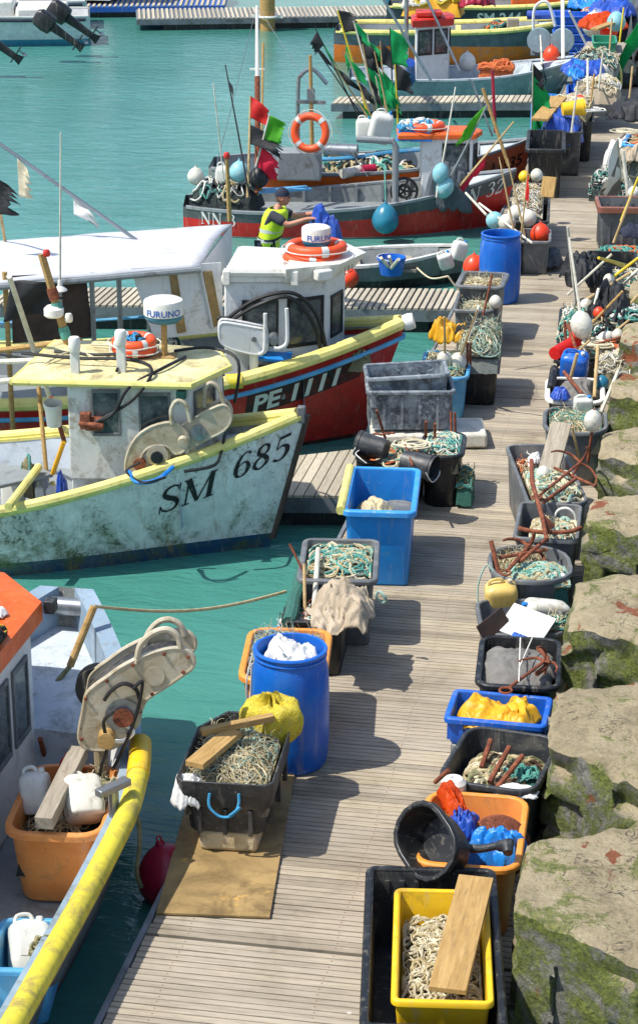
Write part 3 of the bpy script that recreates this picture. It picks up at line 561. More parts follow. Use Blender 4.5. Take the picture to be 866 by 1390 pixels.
# ------------------------------------------------------------------ boats (local x = -u aft of the bow, y = to the left, z up)
class Boat:
    def __init__(s,name,label,par,L,zk=-.8,rake=.5,fl=.42,stern=.12,sl=1.2,group=None,cat='boat',blunt=0):
        s.x,s.y,s.hd,s.B,s.La,s.z0,s.zb,s.Ls,s.p=par; s.L=L;s.zk=zk;s.rake=rake;s.fl=fl;s.st=stern;s.sl=sl;s.bl=blunt
        s.t=thing(name,label,cat,(s.x,s.y,0),s.hd,group)
    def zs(s,u): return s.z0+(s.zb-s.z0)*max(0,1-u/s.Ls)**2
    def half(s,u):
        b=s.B*(1-max(0,1-(u+s.bl)/(s.La+s.bl))**s.p)
        q=max(0,(u-(s.L-s.sl))/s.sl); return b*(1-s.st*q*q)
    def hp(s,u,v,sd,inset=0,out=0):
        z=s.zk+(s.zs(u)-s.zk)*v; b=max(.0,s.half(u)-inset)*(max(v,.0)**(s.fl*(.55+.9*max(0,1-u/s.La)))) 
        x=-u-s.rake*(1-v)*max(0,1-u/s.La)
        return V((x,sd*(b+out),z))
    def hull(s,mat,nu=40,nv=12,name='hull',split=None):
        b=MB(); us=[s.L*(i/nu)**1.25 for i in range(nu+1)]
        rows=[]
        for u in us:
            rows.append([s.hp(u,1-j/nv,1) for j in range(nv+1)]+[s.hp(u,j/nv,-1) for j in range(1,nv+1)])
        n=2*nv+1; vs=[p for r in rows for p in r]
        b.add(vs,[],0)
        lo=lambda j: split and (1-(j+.5)/nv if j<nv else (j-nv+.5)/nv)<split
        for q in (0,1): 
            fs=[[i*n+j,i*n+j+1,(i+1)*n+j+1,(i+1)*n+j] for i in range(nu) for j in range(n-1) if bool(lo(j))==bool(q)]; b.f+=fs; b.m+=[q]*len(fs)
        b.f.append([nu*n+j for j in range(n)]); b.m.append(0)
        s.hullo=obj(name,b,mat,s.t,smooth=50,fix=False); return s.hullo
    def edge(s,u0,u1,sd,dz=0,out=0,v=1,n=30):
        return [s.hp(u0+(u1-u0)*i/n,v,sd,out=out)+V((0,0,dz)) for i in range(n+1)]
    def rail(s,name,mat,u0,u1,sd,r,dz=0,out=0,n=8,v=1):
        b=MB(); b.tube(s.edge(u0,u1,sd,dz,out,v),r,n); return obj(name,b,mat,s.t)
    def inside(s,zd,uf,inner,deck,fore,w=.07,cap=None,fd=.06):
        """bulwark inner faces, capping, working deck and foredeck with its bulkhead"""
        n=30; L=s.L-.05
        b=MB()
        for sd in(-1,1):
            q=[]
            for i in range(n+1):
                u=uf+(L-uf)*i/n; v=(zd-s.zk)/(s.zs(u)-s.zk); top=s.hp(u,1,sd,inset=w); bot=s.hp(u,v,sd,inset=w); q.append((top+V((0,0,-.004)),bot))
            o=[p for a in q for p in a]; b.add(o,[[2*i,2*i+1,2*i+3,2*i+2] for i in range(n)])
        obj('bulwark',b,inner,s.t,fix=False)
        b=MB()
        for sd in(-1,1):
            o=[]
            for i in range(n*2+1):
                u=.02+(L-.02)*i/(2*n); o+= [s.hp(u,1,sd,out=.012)+V((0,0,.012)),s.hp(u,1,sd,inset=min(w+.01,s.half(u)*.9))+V((0,0,.012)),s.hp(u,1,sd,inset=min(w+.01,s.half(u)*.9))+V((0,0,-.02)),s.hp(u,1,sd,out=.012)+V((0,0,-.03))]
            b.add(o,[[4*i+a,4*i+(a+1)%4,4*i+4+(a+1)%4,4*i+4+a] for i in range(2*n) for a in range(4)])
        obj('capping',b,cap or inner,s.t)
        b=MB(); o=[]
        for i in range(n+1):
            u=uf+(L-uf)*i/n; v=(zd-s.zk)/(s.zs(u)-s.zk); a=s.hp(u,v,-1,inset=w); c=s.hp(u,v,1,inset=w); o+=[a,c]
        b.add(o,[[2*i,2*i+1,2*i+3,2*i+2] for i in range(n)]); obj('deck',b,deck,s.t,fix=False)
        b=MB(); o=[]; m=16
        for i in range(m+1):
            u=.06+(uf-.06)*i/m; dz=V((0,0,-fd)); 
            for k in range(7):
                f=k/6*2-1; p=s.hp(u,1,1,inset=.03); o.append(V((p.x,p.y*f,p.z+.05*(1-f*f)*min(1,u))) +dz)
        b.add(o,[[i*7+k,i*7+k+1,(i+1)*7+k+1,(i+1)*7+k] for i in range(m) for k in range(6)])
        e=o[-7:]; b.add(list(e)+[V((p.x,p.y*.98,zd)) for p in e],[[k,k+1,8+k,7+k] for k in range(6)])
        obj('foredeck',b,fore,s.t,fix=False,smooth=50)
    def letter(s,pts,u0,hh,drop,mat,sd=-1,name='registration_lettering',off=.009,slant=0.0,wd=1.0):
        vs,fs=pts[0],pts[1]; dz=pts[2] if len(pts)>2 else [0]*len(vs); o=[]
        for (tx,ty),d in zip(vs,dz):
            u=u0+ (tx*hh*wd if sd>0 else -tx*hh*wd); z=s.zs(u)-drop-hh*(1-ty)+slant*tx*hh; v=(z-s.zk)/(s.zs(u)-s.zk); o.append(s.hp(max(0.02,u),v,sd,out=off+d))
        b=MB(); b.add(o,fs); return obj(name,b,mat,s.t,fix=False,smooth=0)
    def W(s,p): return Matrix.Translation((s.x,s.y,0))@Matrix.Rotation(s.hd,4,'Z')@V(p)
    def Li(s,p): return Matrix.Rotation(-s.hd,4,'Z')@(V(p)-V((s.x,s.y,0)))
def cabin(bt,foot,z0,z1,mat,roofmat,over=.08,rooft=.06,rake=0,wins=(),roofname='roof',rooffoot=None,lean=(0,0),trim=None):
    """wheelhouse on a boat: foot = outline (local xy, ccw) ; wins = (edge index, a0,a1 along, b0,b1 up)"""
    h=z1-z0; top=[(x+lean[0]*1.0,y+lean[1]) for x,y in foot]; c=MB(); n=len(foot)
    c.loft([[V((x,y,z0)) for x,y in foot],[V((x,y,z1)) for x,y in top]],0,True,True); w=obj('wheelhouse',c,mat,bt.t,bevel=.02)
    cx=sum(p[0] for p in top)/n; cy=sum(p[1] for p in top)/n
    rf=rooffoot or [(cx+(x-cx)*(1+over/max(.2,abs(x-cx)) if abs(x-cx)>.15 else 1),cy+(y-cy)*(1+over/max(.2,abs(y-cy)) if abs(y-cy)>.15 else 1)) for x,y in top]
    c=MB(); rx=sum(p[0] for p in rf)/len(rf); ry=sum(p[1] for p in rf)/len(rf)
    c.loft([[V((x,y,z1+.002)) for x,y in rf],[V((x,y,z1+rooft)) for x,y in rf],[V((rx+(x-rx)*.9,ry+(y-ry)*.9,z1+rooft+.03)) for x,y in rf]],0,True,True); r=obj(roofname,c,roofmat,bt.t,bevel=.012)
    for (i,a0,a1,b0,b1) in wins:
        j=(i+1)%n
        def P(a,bq): 
            p=V((*foot[i],z0)).lerp(V((*foot[j],z0)),a); q=V((*top[i],z1)).lerp(V((*top[j],z1)),a); return p.lerp(q,bq)
        nn=(P(1,0)-P(0,0)).cross(P(0,1)-P(0,0)).normalized()
        q=[P(a0,b0),P(a1,b0),P(a1,b1),P(a0,b1)]; m=sum(q,V((0,0,0)))/4
        if (m-V((cx,cy,m.z))).dot(nn)<0: nn=-nn
        ring=lambda s,o:[m+(p-m)*s+nn*o for p in q]
        rr=lambda s,o:[V(p) for p in ring(s,o)]
        c=MB(); c.loft([rr(1.0,.002),rr(1.0,.02),rr(.86,.02),rr(.86,.004)]); f=obj('window_frame',c,trim or 'black_rubber',bt.t,smooth=0,bevel=.004)
        c=MB(); c.add(rr(.865,.008),[[0,1,2,3]]); obj('window_pane',c,'glass',f,fix=False,smooth=0)
    return w,r
def trace(pix,A,ang):
    """put an outline read off the photo into the upright plane through A that runs along compass direction ang"""
    d=V((math.cos(ang),math.sin(ang),0)); n=V((-d.y,d.x,0)); A=V(A); o=[]
    for px,py in pix:
        r=ray(px,py); t=(A-CP).dot(n)/r.dot(n); o.append(CP+r*t)
    return o,n
def outboard(label,p,rot,mat='black_plastic',tilt=-.95,s=1.0,group=None):
    t=thing('outboard_motor',label,'outboard motor',p,rot,group); R=Matrix.Rotation(tilt,4,'Y')
    b=MB(); b.loft([[R@V((px*s,py*s,zz*s)) for px,py in rrect(.42*q,.3*q,.09*q)] for zz,q in ((.3,.6),(.33,.95),(.5,1.05),(.7,.95),(.78,.6))],0,True,True); obj('cowling',b,mat,t)
    b=MB(); b.loft([[R@V((px*s,py*s,zz*s)) for px,py in rrect(a,c,.03)] for zz,a,c in ((.3,.2,.14),(0,.16,.1),(-.35,.14,.07),(-.5,.22,.06))],0,True,True); b.box(R@V((.05*s,0,-.33*s)),(.4*s,.16*s,.02*s),R.to_3x3()); obj('leg_casing',b,mat,t)
    b=MB()
    for k in range(3):
        Q=R@Matrix.Translation((.16*s,0,-.46*s))@Matrix.Rotation(k*2.094,4,'X'); b.box(Q@V((0,0,.06*s)),(.02*s,.07*s,.11*s),(Q.to_3x3()@Matrix.Rotation(.5,3,'Z')))
    obj('propeller',b,'steel',t); return t
random.seed(4)
# ================================================================== THE SETTING
b=MB(); b.add([(-300,-60,WZ),(60,-60,WZ),(60,400,WZ),(-300,400,WZ)],[[0,1,2,3]]); solo('water',b,'water','green harbour water','water',kind='structure',smooth=0)
b=MB(); b.add([(-400,-80,-6),(200,-80,-6),(200,500,-6),(-400,500,-6)],[[0,1,2,3]]); solo('ground',b,'concrete','harbour bed','ground',kind='structure',smooth=0)
XL,XR=-3.2,-.72
b=MB(); b2=MB(); y=6.0; k=0
while y<78:
    w=.114; j=random.uniform(-.004,.004); dz=random.uniform(-.002,.002)
    if k%97==40: y+=.03
    for a,c in ((XL+.04,XR),):
        x0,x1=a+random.uniform(0,.012),c
        vs=[];g=.012
        prof=[(0,-.03),(0,-.004),(.005,0),(w*.45,0),(w*.47,-.012),(w*.53,-.012),(w*.55,0),(w-.005,0),(w,-.004),(w,-.03)]
        for xx in (x0,x1): vs+=[(xx,y+p,q+dz) for p,q in prof]
        n=len(prof); b.add(vs,[[i,i+1,n+i+1,n+i] for i in range(n-1)]+[list(range(n)),list(range(n,2*n))[::-1]])
    if y<30:
        for sx in (-2.9,-1.95,-1.0):
            for sy in (.028,.086): b2.add([(sx+.005*math.cos(a_*1.047)+.01*math.sin(k),y+sy+.005*math.sin(a_*1.047),dz+.0015) for a_ in range(6)],[[0,1,2,3,4,5]])
    y+=w+.011; k+=1
solo('pontoon_deck',b,'deck','long timber pontoon walkway','pontoon',kind='structure',smooth=0)
solo('pontoon_screws',b2,'rust','rusty screw heads along the deck boards','pontoon',kind='structure',smooth=0,fix=False)
b=MB(); b.box((XL+.02,42,-.07),(.04,72,.17)); b.box(((XL+XR)/2,42,-.12),(XR-XL-.1,72,.16)); 
for i in range(24): b.box(((XL+XR)/2,7.6+i*3,-.36),(XR-XL-.25,2.4,.4))
solo('pontoon_frame',b,'pontoon_side','grey frame and floats under the walkway','pontoon',kind='structure',smooth=0,bevel=.006)
# quay wall with its toothed edge
b=MB(); b.box((2.95,40,-.6),(5.0,90,2.9)); solo('quay_wall',b,'concrete','grey concrete quay wall behind the stone blocks','wall',smooth=0)
BL=[(10.26,11.04,9.84,11.44,'pale stone block at the near end of the quay edge, showing a rusty pipe hole'),(12.45,13.22,11.93,13.62,'stone block with a green mossy face beside the orange tub of blue sheeting'),(14.43,15.37,14.2,15.7,'stone block with a brick red patch beside the grey sheeted tub'),
 (16.70,17.35,16.5,17.7,'stone block with green weed hanging down its grey face beside the anchor tub'),(18.6,19.36,18.3,19.7,'stone block with a mossy left corner beside the tub holding a plank'),(20.6,21.4,20.3,21.7,'stone block by the dumped poles and blue bucket'),(22.7,23.5,22.4,23.8,'stone block behind the net pile with black flags'),(24.8,25.6,24.5,25.9,'farthest stone block of the quay edge in view')]
def stone(f0,k0,f1,k1,label,i):
    b=MB(); n=44; x0,x1=-.77,.5; base=-.62; top=.9; k_=(x1-x0)/.65; f1=f0+(f1-f0)*k_; k1=k0+(k1-k0)*k_
    def prof(s,t):   # s across x, t along y on top
        return V((x0+(x1-x0)*s,(f0+(f1-f0)*s)*(1-t)+(k0+(k1-k0)*s)*t,top))
    def jit(p,a):
        q=V((noise.noise(p*3+V((i*9,0,0))),noise.noise(p*3+V((0,i*5,7))),noise.noise(p*3+V((3,i*4,1)))))*a+V((noise.noise(p*11),noise.noise(p*11+V((5,5,5))),noise.noise(p*11+V((9,1,2)))))*a*.45
        return p+q
    def edge(s,t): return min(s*2.2+.0,t,1-t)*1.0
    def fn(s,t):
        p=prof(s,t); e=min(s*1.27,t*.8,(1-t)*.8); p.z-=.035*math.exp(-e/.035)*(1.2+1.6*noise.noise(p*7+V((i,0,0))))+.018*(noise.noise(p*4)+.5)+.02*abs(noise.noise(p*11)); return jit(p,.022)
    def key(s,t,z):
        p=prof(s,t); p.z=z; return p
    ring=[]
    for q in range(n+1): ring.append((0,1-q/n))
    for q in range(1,n+1): ring.append((q/n,0))
    for q in range(1,n+1): ring.append((1,q/n))
    for q in range(1,n): ring.append((1-q/n,1))
    rows=[]
    for zz in [top]+[top-.05*r for r in range(1,32)]:
        row=[]
        for s,t in ring:
            if zz==top: row.append(fn(s,t))
            else:
                p=key(s,t,zz-.08); w_=V((noise.noise(p*3),noise.noise(p*3+V((7,1,2))),0))*.5; cv=V((p.x*3.6+w_.x,i*3.1,p.z*4.6+w_.y)); cv2=V((p.y*3.2+w_.x,i*2.3,p.z*4.4+w_.y)); g_=min(1,(top-zz)*7); row.append(jit(p,.024)+V((0,1,0))*(.055*(noise.cell(cv)+.2)*g_)*(1 if t<.5 else -1)+V((.05*(noise.cell(cv2)+.1)*g_ if s<.2 else 0,0,0)))
        rows.append(row)
    b.loft(rows); b.grid(fn,n,n)
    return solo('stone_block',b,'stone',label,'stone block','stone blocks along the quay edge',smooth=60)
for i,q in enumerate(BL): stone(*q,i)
def pier(label,pts,z=0,n=14,group='finger piers off the main pontoon',side='pontoon_side',dirw=(1,0)):
    """short jetty: cross boards between two long edges a->b and d->c, on a frame"""
    a,bb,c,d=[V((*p,z)) for p in pts]; t=thing('finger_pier',label,'jetty',((a.x+c.x)/2,(a.y+c.y)/2,0),group=group); o=V(t.location); B=MB()
    for i in range(n):
        f0,f1=i/n+.004,(i+1)/n-.07/n
        q=[a.lerp(bb,f0)-o,a.lerp(bb,f1)-o,d.lerp(c,f1)-o,d.lerp(c,f0)-o]; B.prism([p+V((0,0,-.03)) for p in q],(0,0,.03))
    obj('deck',B,'wood_grey' if 'deck2' not in M else 'deck2',t,smooth=0)
    B=MB(); q=[p-o+V((0,0,-.19)) for p in (a,bb,c,d)]; B.prism(q,(0,0,.155)); obj('frame',B,side,t,smooth=0)
    B=MB(); q=[o+(p-o)*.9-o+V((0,0,-.55)) for p in (a,bb,c,d)]; B.prism(q,(0,0,.36)); obj('float',B,'black_plastic',t,smooth=0); return t
M['deck2']=pm('pier_boards','c4bba6','a89d88',rough=.85,scale=5,stretch=(8,1.2,8),dirt='8a806c',damt=.25,dscale=5,bump=.3,island=.25)
pier('short pale finger pier at the bow of the white and blue boat',[(-4.5,19.25),(-3.21,19.45),(-3.21,21.1),(-4.5,20.35)],n=12)
pier('weathered finger pier beside the moored dinghy with the blue bucket',[(-9.5,26.3),(-3.21,27.2),(-3.21,28.35),(-9.5,27.3)],n=70)
pier('finger pier in front of the blue grey boat with a red roof',[(-8.0,44.6),(-3.21,45.7),(-3.21,46.7),(-8.0,45.5)],n=40)
pier('finger pier between the blue grey boat and the grey and orange boat',[(-7.5,54.3),(-3.21,55.1),(-3.21,56),(-7.5,55.2)],n=36)
pier('long pale pontoon across the far side of the harbour',[(-16.3,59.0),(-2,63.5),(-2.5,66),(-17,61.5)],n=110,group=None)
pier('blue edged quay pontoon behind the moored motor boats',[(-32,58),(-14.6,63),(-15.2,66),(-33,61)],n=110,group=None,side='sign_blue')
b=MB(); b.tube([V((0,0,-1)),V((0,0,1.3))],.22,14); solo('mooring_pile',b,'wood_tan','thick timber pile beside the far pontoon','pile',loc=(-12.6,59.8,0))
b=MB(); b.torus(.3,.04,18,6); b.box((0,0,.0),(.9,.08,.08)); solo('pile_guide',b,'white_plastic','white guide ring round the far timber pile','pile guide',loc=(-12.6,59.8,.05))
# ================================================================== LEFT ROW, near to far
a0=at(213,1243); a1=at(367,1247); e=(a1-a0).normalized(); n_=V((-e.y,e.x,0)); LL=2.15
b=MB(); b.box((.365,LL/2,0),(.735,LL,.018)); solo('plywood_sheet',b,'plywood','stained plywood sheet lying on the walkway edge under the black fish box','board',loc=(a0.x,a0.y,.016),rot=math.atan2(e.y,e.x)-.02,smooth=0,bevel=.003)
# fish box on foam
def rr(w,l,zz,c=.12): return [V((x,y,zz)) for x,y in ((w/2-c*.5,l/2),(-w/2+c*1.2,l/2),(-w/2,l/2-c*2.2),(-w/2,-l/2+c*.4),(-w/2+c*.3,-l/2),(w/2-c*.3,-l/2),(w/2,-l/2+c*.4),(w/2,l/2-c*1.6))]
m=(at(353,1075,.53)+at(244,1067,.53))/2
t=thing('fish_box','black fish box with a blue rope handle, heaped with pale netting, on a foam block','fish box',(m.x+.035,m.y+.52,0),rad(3)); b=MB()
b.loft([rr(.44,.9,.16),rr(.47,.93,.34),rr(.52,.98,.345),rr(.54,1.0,.36),rr(.57,1.05,.53),rr(.545,1.02,.53),rr(.42,.88,.2)],0,True,True); obj('shell',b,'dark_plastic',t,bevel=.006)
t.scale=(1.16,1.06,1.12); t.location.x-=.03
for p_,s_ in [((fx,-.48,.25),(.025,.03,.17)) for fx in (-.15,0,.15)]+[((sg*.245,fy,.25),(.03,.025,.17)) for fy in (-.3,0,.3) for sg in (-1,1)]:
    b=MB(); b.box(p_,s_); obj('rib',b,'dark_plastic',t,bevel=.004)
b=MB(); b.tube(cat_rom([(-.08,-.53,.46),(-.08,-.545,.38),(-.02,-.55,.32),(.05,-.55,.33),(.09,-.545,.4),(.09,-.53,.47)],5),.009,6); b.tube(cat_rom([(.04,-.55,.33),(.07,-.56,.36),(.1,-.55,.39)],4),.011,6); obj('rope_handle',b,'blue_rope',t)
b=MB(); b.box((0,-.02,.08),(.4,.85,.16)); fo=solo('foam_block',b,'foam','cream foam block under the black fish box on the plywood','foam block',loc=(m.x+.015,m.y+.5,.026),rot=rad(3),bevel=.03)
bx,by=m.x+.035,m.y+.52
heap('net_heap','pale tan and green netting heaped in the black fish box on plywood','net',bx-.03,by-.02,.45,.56,.9,.2,'net_base',['tan_rope','cream_rope','cream_rope','tan_rope','pale_teal_rope'],n=60,r=.004,loop=(.03,.16),seed=3,rot=rad(3),fuzz=700)
cloth('white_sack','white net sack hanging over the left corner of the black fish box','sack',bx-.27,by-.44,.46,.24,.26,.1,'white_cloth',seed=4,folds=5,hang=.08,amp=.25)
plank('wood_offcut','short sawn timber offcut lying on the pale netting of the fish box',(bx-.22,by-.46,.66),(bx-.07,by+.06,.67),.14,.045,'wood_tan')
plank('wood_batten','slim sawn timber batten laid across the black fish box',(bx-.28,by-.02,.69),(bx+.18,by+.22,.73),.06,.05,'wood_tan')
sack('yellow_net_bag','bulging yellow net sack slumped on the far end of the black fish box','net bag',bx+.12,by+.42,.62,.23,.2,.24,'yellow_net',seed=8)
cloth('yellow_wrapper','small yellow bag under the timber in the black fish box','bag',bx-.16,by+.12,.5,.2,.24,.1,'yellow_crate',seed=12)
# near blue drum
drum('blue plastic drum stuffed with white sacking beside the orange net tub',-2.72,13.53,.285,.93)
cloth('white_sacking','white woven sacking stuffed into the near blue drum','sack',-2.71,13.53,.8,.42,.42,.16,'white_cloth',seed=21,folds=6,amp=.25)
b=MB(); b.tube(cat_rom([(-.27,-.08,.86),(-.3,-.12,.7),(-.3,-.11,.55),(-.29,-.08,.52),(-.285,-.06,.6),(-.275,-.06,.8)],5),.007,5); solo('rope_loop',b,'white_rope','thin pale rope loop hanging on the near blue drum','rope',loc=(-2.72,13.53,0))
# orange tub
t,g=tubc((321,923),(443,926),(476,861),.6,'net_tub','orange plastic tub of pale blue netting behind the near blue drum','tub',.6,'orange_plastic',l=1.0,taper=.84,cr=.12,rim=.035,rimmat='orange_rim',rimh=.045)
intub(g,'net_heap','pale blue and tan netting heaped in the orange tub by the drum','net',-.06,.12,'net_grey',['pale_teal_rope','cream_rope','tan_rope','blue_rope'],n=70,r=.004,seed=5,loop=(.05,.2),fuzz=600)
# black tub with cloth + grey tub with rope
t,g=tubc((380,843),(471,847),(509,800),.5,'fish_tub','black tub with a teal net roll, in front of the grey brown rope tub','tub',.5,'black_plastic',l=.72,taper=.86,cr=.06)
gx,gy,_,gw,gl,gr=g
t,g2=tubc((402,788),(513,790),(542,731),.62,'rope_tub','grey brown tub of coiled green rope behind the beige cloth','tub',.62,'grey_plastic',l=1.0,taper=.88,cr=.06,rim=.035)
intub(g2,'rope_coils','green and tan rope coils in the grey brown tub beside the blue bin','rope',-.09,.1,'net_base',['pale_teal_rope','cream_rope','teal_rope','tan_rope'],n=46,r=.008,seed=6,loop=(.1,.24),fl=.8,off=(0,.08))
c_=at(468,800,.72); cloth('beige_cloth','crumpled beige canvas thrown over the black tub and rope','cloth',c_.x-.02,c_.y-.1,.52,.54,.82,.2,'beige_cloth',seed=31,rot=.1,folds=8,amp=.24,edge=.22)
c_=at(405,815,.5); bar('net_roll','rolled teal net along the left side of the black tub','net',at(392,846,.48),at(412,775,.55),.06,'net_teal',n=10,kink=.01)
bar('white_pipe','white plastic pipe leaning beside the beige canvas','pipe',at(425,846,.45),at(432,745,.72),.022,'pole_white')
bar('wooden_stake','thin brown stake standing up from the black tub','stake',at(414,830,.45),at(413,765,.8),.014,'cane'); bar('rusty_rod','rusty rod poking out over the water from the black tub','rod',at(424,800,.5),at(393,738,.85),.011,'rust')
heap('net_scraps','dull teal net scraps and floats in the bottom of the black tub','net',gx-.12,gy-.05,.36,.34,.6,.08,'net_teal',['teal_rope','white_rope','orange_rope','black_rope'],n=24,r=.007,seed=9,fuzz=80)
b=MB(); b.tube(cat_rom([(0,0,0),(.05,-.02,-.03),(.06,0,-.08),(.02,.02,-.1),(-.02,0,-.05)],5,True),.012,6,True); solo('rope_tail',b,'pale_teal_rope','knotted pale green rope tail beside the beige canvas','rope',loc=at(514,803,.64))
# big blue bin
t,g=tubc((462,694),(565,697),(588,634),.74,'bulk_bin','big bright blue bin with a yellowed left rim holding a pale bundle','bin',.74,'blue_plastic',l=1.25,taper=.9,cr=.05,rim=.04,rimh=.05,rimmat='blue_rim')
x,y,_,w,l,r=g; c,s=math.cos(r),math.sin(r)
b=MB(); b.tube([V((0,-l/2+.03,0)),V((0,l/2-.03,0))],.042,10); solo('rim_sleeve',b,'pale_yellow','faded yellow sleeve along the left rim of the big blue bin','sleeve',loc=(x-c*w/2+.0,y-s*w/2,.735),rot=r)
cloth('pale_bundle','pale canvas bundle lying inside the big blue bin','bundle',x-.08,y-.1,.46,.4,.5,.2,'foam',seed=41,folds=5,amp=.1,edge=.35)
for k,(ox,oy) in enumerate(((-.1,-.3),(.16,-.28))): bar('rusty_fitting',['rusty fitting at the middle of the near wall inside the big blue bin','rusty fitting at the right of the near wall inside the big blue bin'][k],'fitting',(x+ox-.05,y+oy,.58),(x+ox+.05,y+oy+.02,.56),.022,'rust')
b=MB(); b.lathe([(.001,.03),(.13,.035),(.15,.05),(.16,.05),(.16,.02),(.14,0)],24); solo('plastic_disc',b,'grey_plastic','round grey lid lying in the big blue bin','disc',loc=(x+.14,y+.05,.52)); 
heap('net_scraps','dark weed and net scraps in the bottom of the big blue bin','net',x,y,.4,w*.8,l*.8,.1,'net_dark',['brown_rope','rust','tan_rope'],n=20,r=.006,seed=13,rot=r)
# black tubs with the buckets
t,g=tubc((478,640),(565,646),(560,588),.5,'fish_tub','black tub under the tumbled black buckets next to the short finger pier','tub',.5,'dark_plastic',l=1.0,taper=.86,cr=.07)
intub(g,'rope_heap','orange and green rope ends in the black tub with buckets','rope',-.08,.12,'net_base',['teal_rope','tan_rope','orange_rope','cream_rope'],n=34,r=.008,seed=15)
t,g=tubc((566,622),(630,620),(632,592),.56,'net_basket','black round basket spilling green rope beside the black buckets','basket',.56,'black_plastic',l=.85,taper=.85,cr=.16)
intub(g,'rope_heap','pale green rope spilling out of the black round basket','rope',-.05,.1,'net_base',['pale_teal_rope','cream_rope','teal_rope','white_rope'],n=40,r=.008,seed=16)
x,y,_,w,l,r=g
heap('hanging_net','teal net tail hanging down the outside of the black basket','net',x+w/2+.03,y-.2,.18,.16,.26,.26,'net_teal',['teal_rope','olive_rope'],n=14,r=.008,seed=17,fuzz=50)
def bucket(label,p,axis,r,h,mat,handle='white_plastic',group=None,n=26):
    t=thing('bucket',label,'bucket',p,mat=lookM(axis),group=group); b=MB(); b.lathe([(r*.78,0),(r*.95,h*.86),(r*1.03,h*.87),(r*1.03,h*.91),(r*.97,h*.92),(r,h),(r*.96,h),(r*.9,h*.8),(r*.75,.02)],n); obj('shell',b,mat,t)
    b=MB(); b.tube(cat_rom([(r*1.0,0,h*.9),(r*.8,-r*.6,h*1.02),(0,-r*1.02,h*1.0),(-r*.8,-r*.6,h*1.02),(-r,0,h*.9)],5),.006,5); obj('handle',b,handle,t); return t
bucket('black bucket lying on its side against a twin over the black tub',at(524,611,.62),(-1,.25,.12),.13,.3,'dark_plastic'); 
bucket('black bucket with a pale bottom lying nearest the basket',at(548,625,.6),(1,-.35,-.1),.13,.34,'dark_plastic')
bucket('upright black pail wedged behind the big blue bin',at(497,655,.3),(0.1,-.1,1),.13,.3,'black_plastic')
RODS=[((523,595),(511,557)),((590,612),(590,575)),((612,606),(612,558)),((618,604),(617,560)),((577,602),(578,572))]
for i,(p,q) in enumerate(RODS): bar('rusty_rod','rusty iron rod standing in the black tubs of rope beside the buckets','rod',at(*p,.45),at(q[0],q[1],.8),.014,'rust',group='rusty rods in the black tubs')
bar('rusty_bar','rusty bar lying over the tumbled black buckets','rod',at(548,600,.62),at(560,632,.68),.012,'rust')
bar('rusty_bar','rusty bent bar lying at the orange rope ends','rod',at(505,590,.55),at(535,588,.62),.012,'rust',kink=.01)
buoy('faded pink float among the orange rope ends',at(506,600,.55),.06,'float_white')
# stacked grey boxes
S0=at(560,579,.2)
b=MB(); b.box((0,0,.1),(1.25,.62,.16)); solo('foam_slab',b,'float_white','off white foam slab under the stacked grey fish boxes','slab',loc=(-2.75,21.35,.0),rot=.2,bevel=.03)
tub('fish_box','lower grey fish box with ribbed sides, under a second one','fish box',-2.95,21.3,.9,.55,.44,'slate_plastic',rot=.2,z=.22,taper=.93,cr=.04,rim=.03,step=.25,ribs=4,group='stacked grey fish boxes')
tub('fish_box','upper grey fish box tipped on top of the lower one','fish box',-2.98,21.32,.86,.5,.3,'slate_plastic',rot=.22,z=.52,taper=.94,cr=.04,rim=.025,ribs=0,group='stacked grey fish boxes',R=Euler((.02,-.05,.22)).to_matrix())
# pale blue tub with white floats
t,g=tubc((566,513),(636,514),(659,474),.52,'net_tub','pale blue tub with two white floats behind the stacked boxes','tub',.52,'pale_blue',l=1.15,taper=.86,cr=.12)
intub(g,'net_heap','tan netting in the pale blue tub under the white floats','net',-.05,.1,'net_base',['tan_rope','cream_rope','teal_rope'],n=36,r=.006,seed=18,fuzz=250)
dahn('two canes side by side topped with white floats in the pale blue tub',at(603,500,.5),at(603,430,1.2),[],'cane',.015,('float_white',.16),floatr=.09)
dahn('leaning cane with a white float in the pale blue tub',at(618,500,.5),at(648,420,1.3),[],'cane',.015,('float_white',.1),floatr=.1)
for i,(p,q) in enumerate([((634,498),(634,465)),((638,497),(638,466))]): bar('rusty_rod','rusty rod standing at the right side of the pale blue tub','rod',at(*p,.5),at(q[0],q[1],.85),.014,'rust',group='rusty rods in the pale blue tub')
cloth('yellow_oilskin','yellow oilskin bundled at the back of the pale blue tub','oilskin',*at(612,465,.62),.5,.4,.28,'yellow_oilskin',seed=44,folds=6,amp=.2)
# dark net tub and grey bins
t,g=tubc((618,486),(680,482),(686,447),.62,'net_tub','black tub overflowing with grey green netting','tub',.62,'black_plastic',l=1.1,taper=.86,cr=.08)
intub(g,'net_heap','big grey green net heap overflowing the black tub','net',-.05,.3,'net_grey',['pale_teal_rope','cream_rope','olive_rope'],n=70,r=.005,seed=19,fw=1.1,fl=1.1,fuzz=500,loop=(.06,.24))
bar('cane_pole','bamboo cane leaning on the grey green net heap','pole',at(632,470,.7),at(650,415,1.1),.016,'pole_white')
t,g=tubc((613,421),(669,423),(683,395),.62,'net_tub','grey open bin with pale netting, the nearer of a pair by the far drum','bin',.62,'grey_plastic',l=.95,taper=.86,cr=.05,group='pair of grey bins')
intub(g,'net_heap','tan and green netting in the nearer grey bin','net',-.16,.1,'net_base',['pale_teal_rope','cream_rope','tan_rope'],n=30,r=.006,seed=20,fuzz=250)
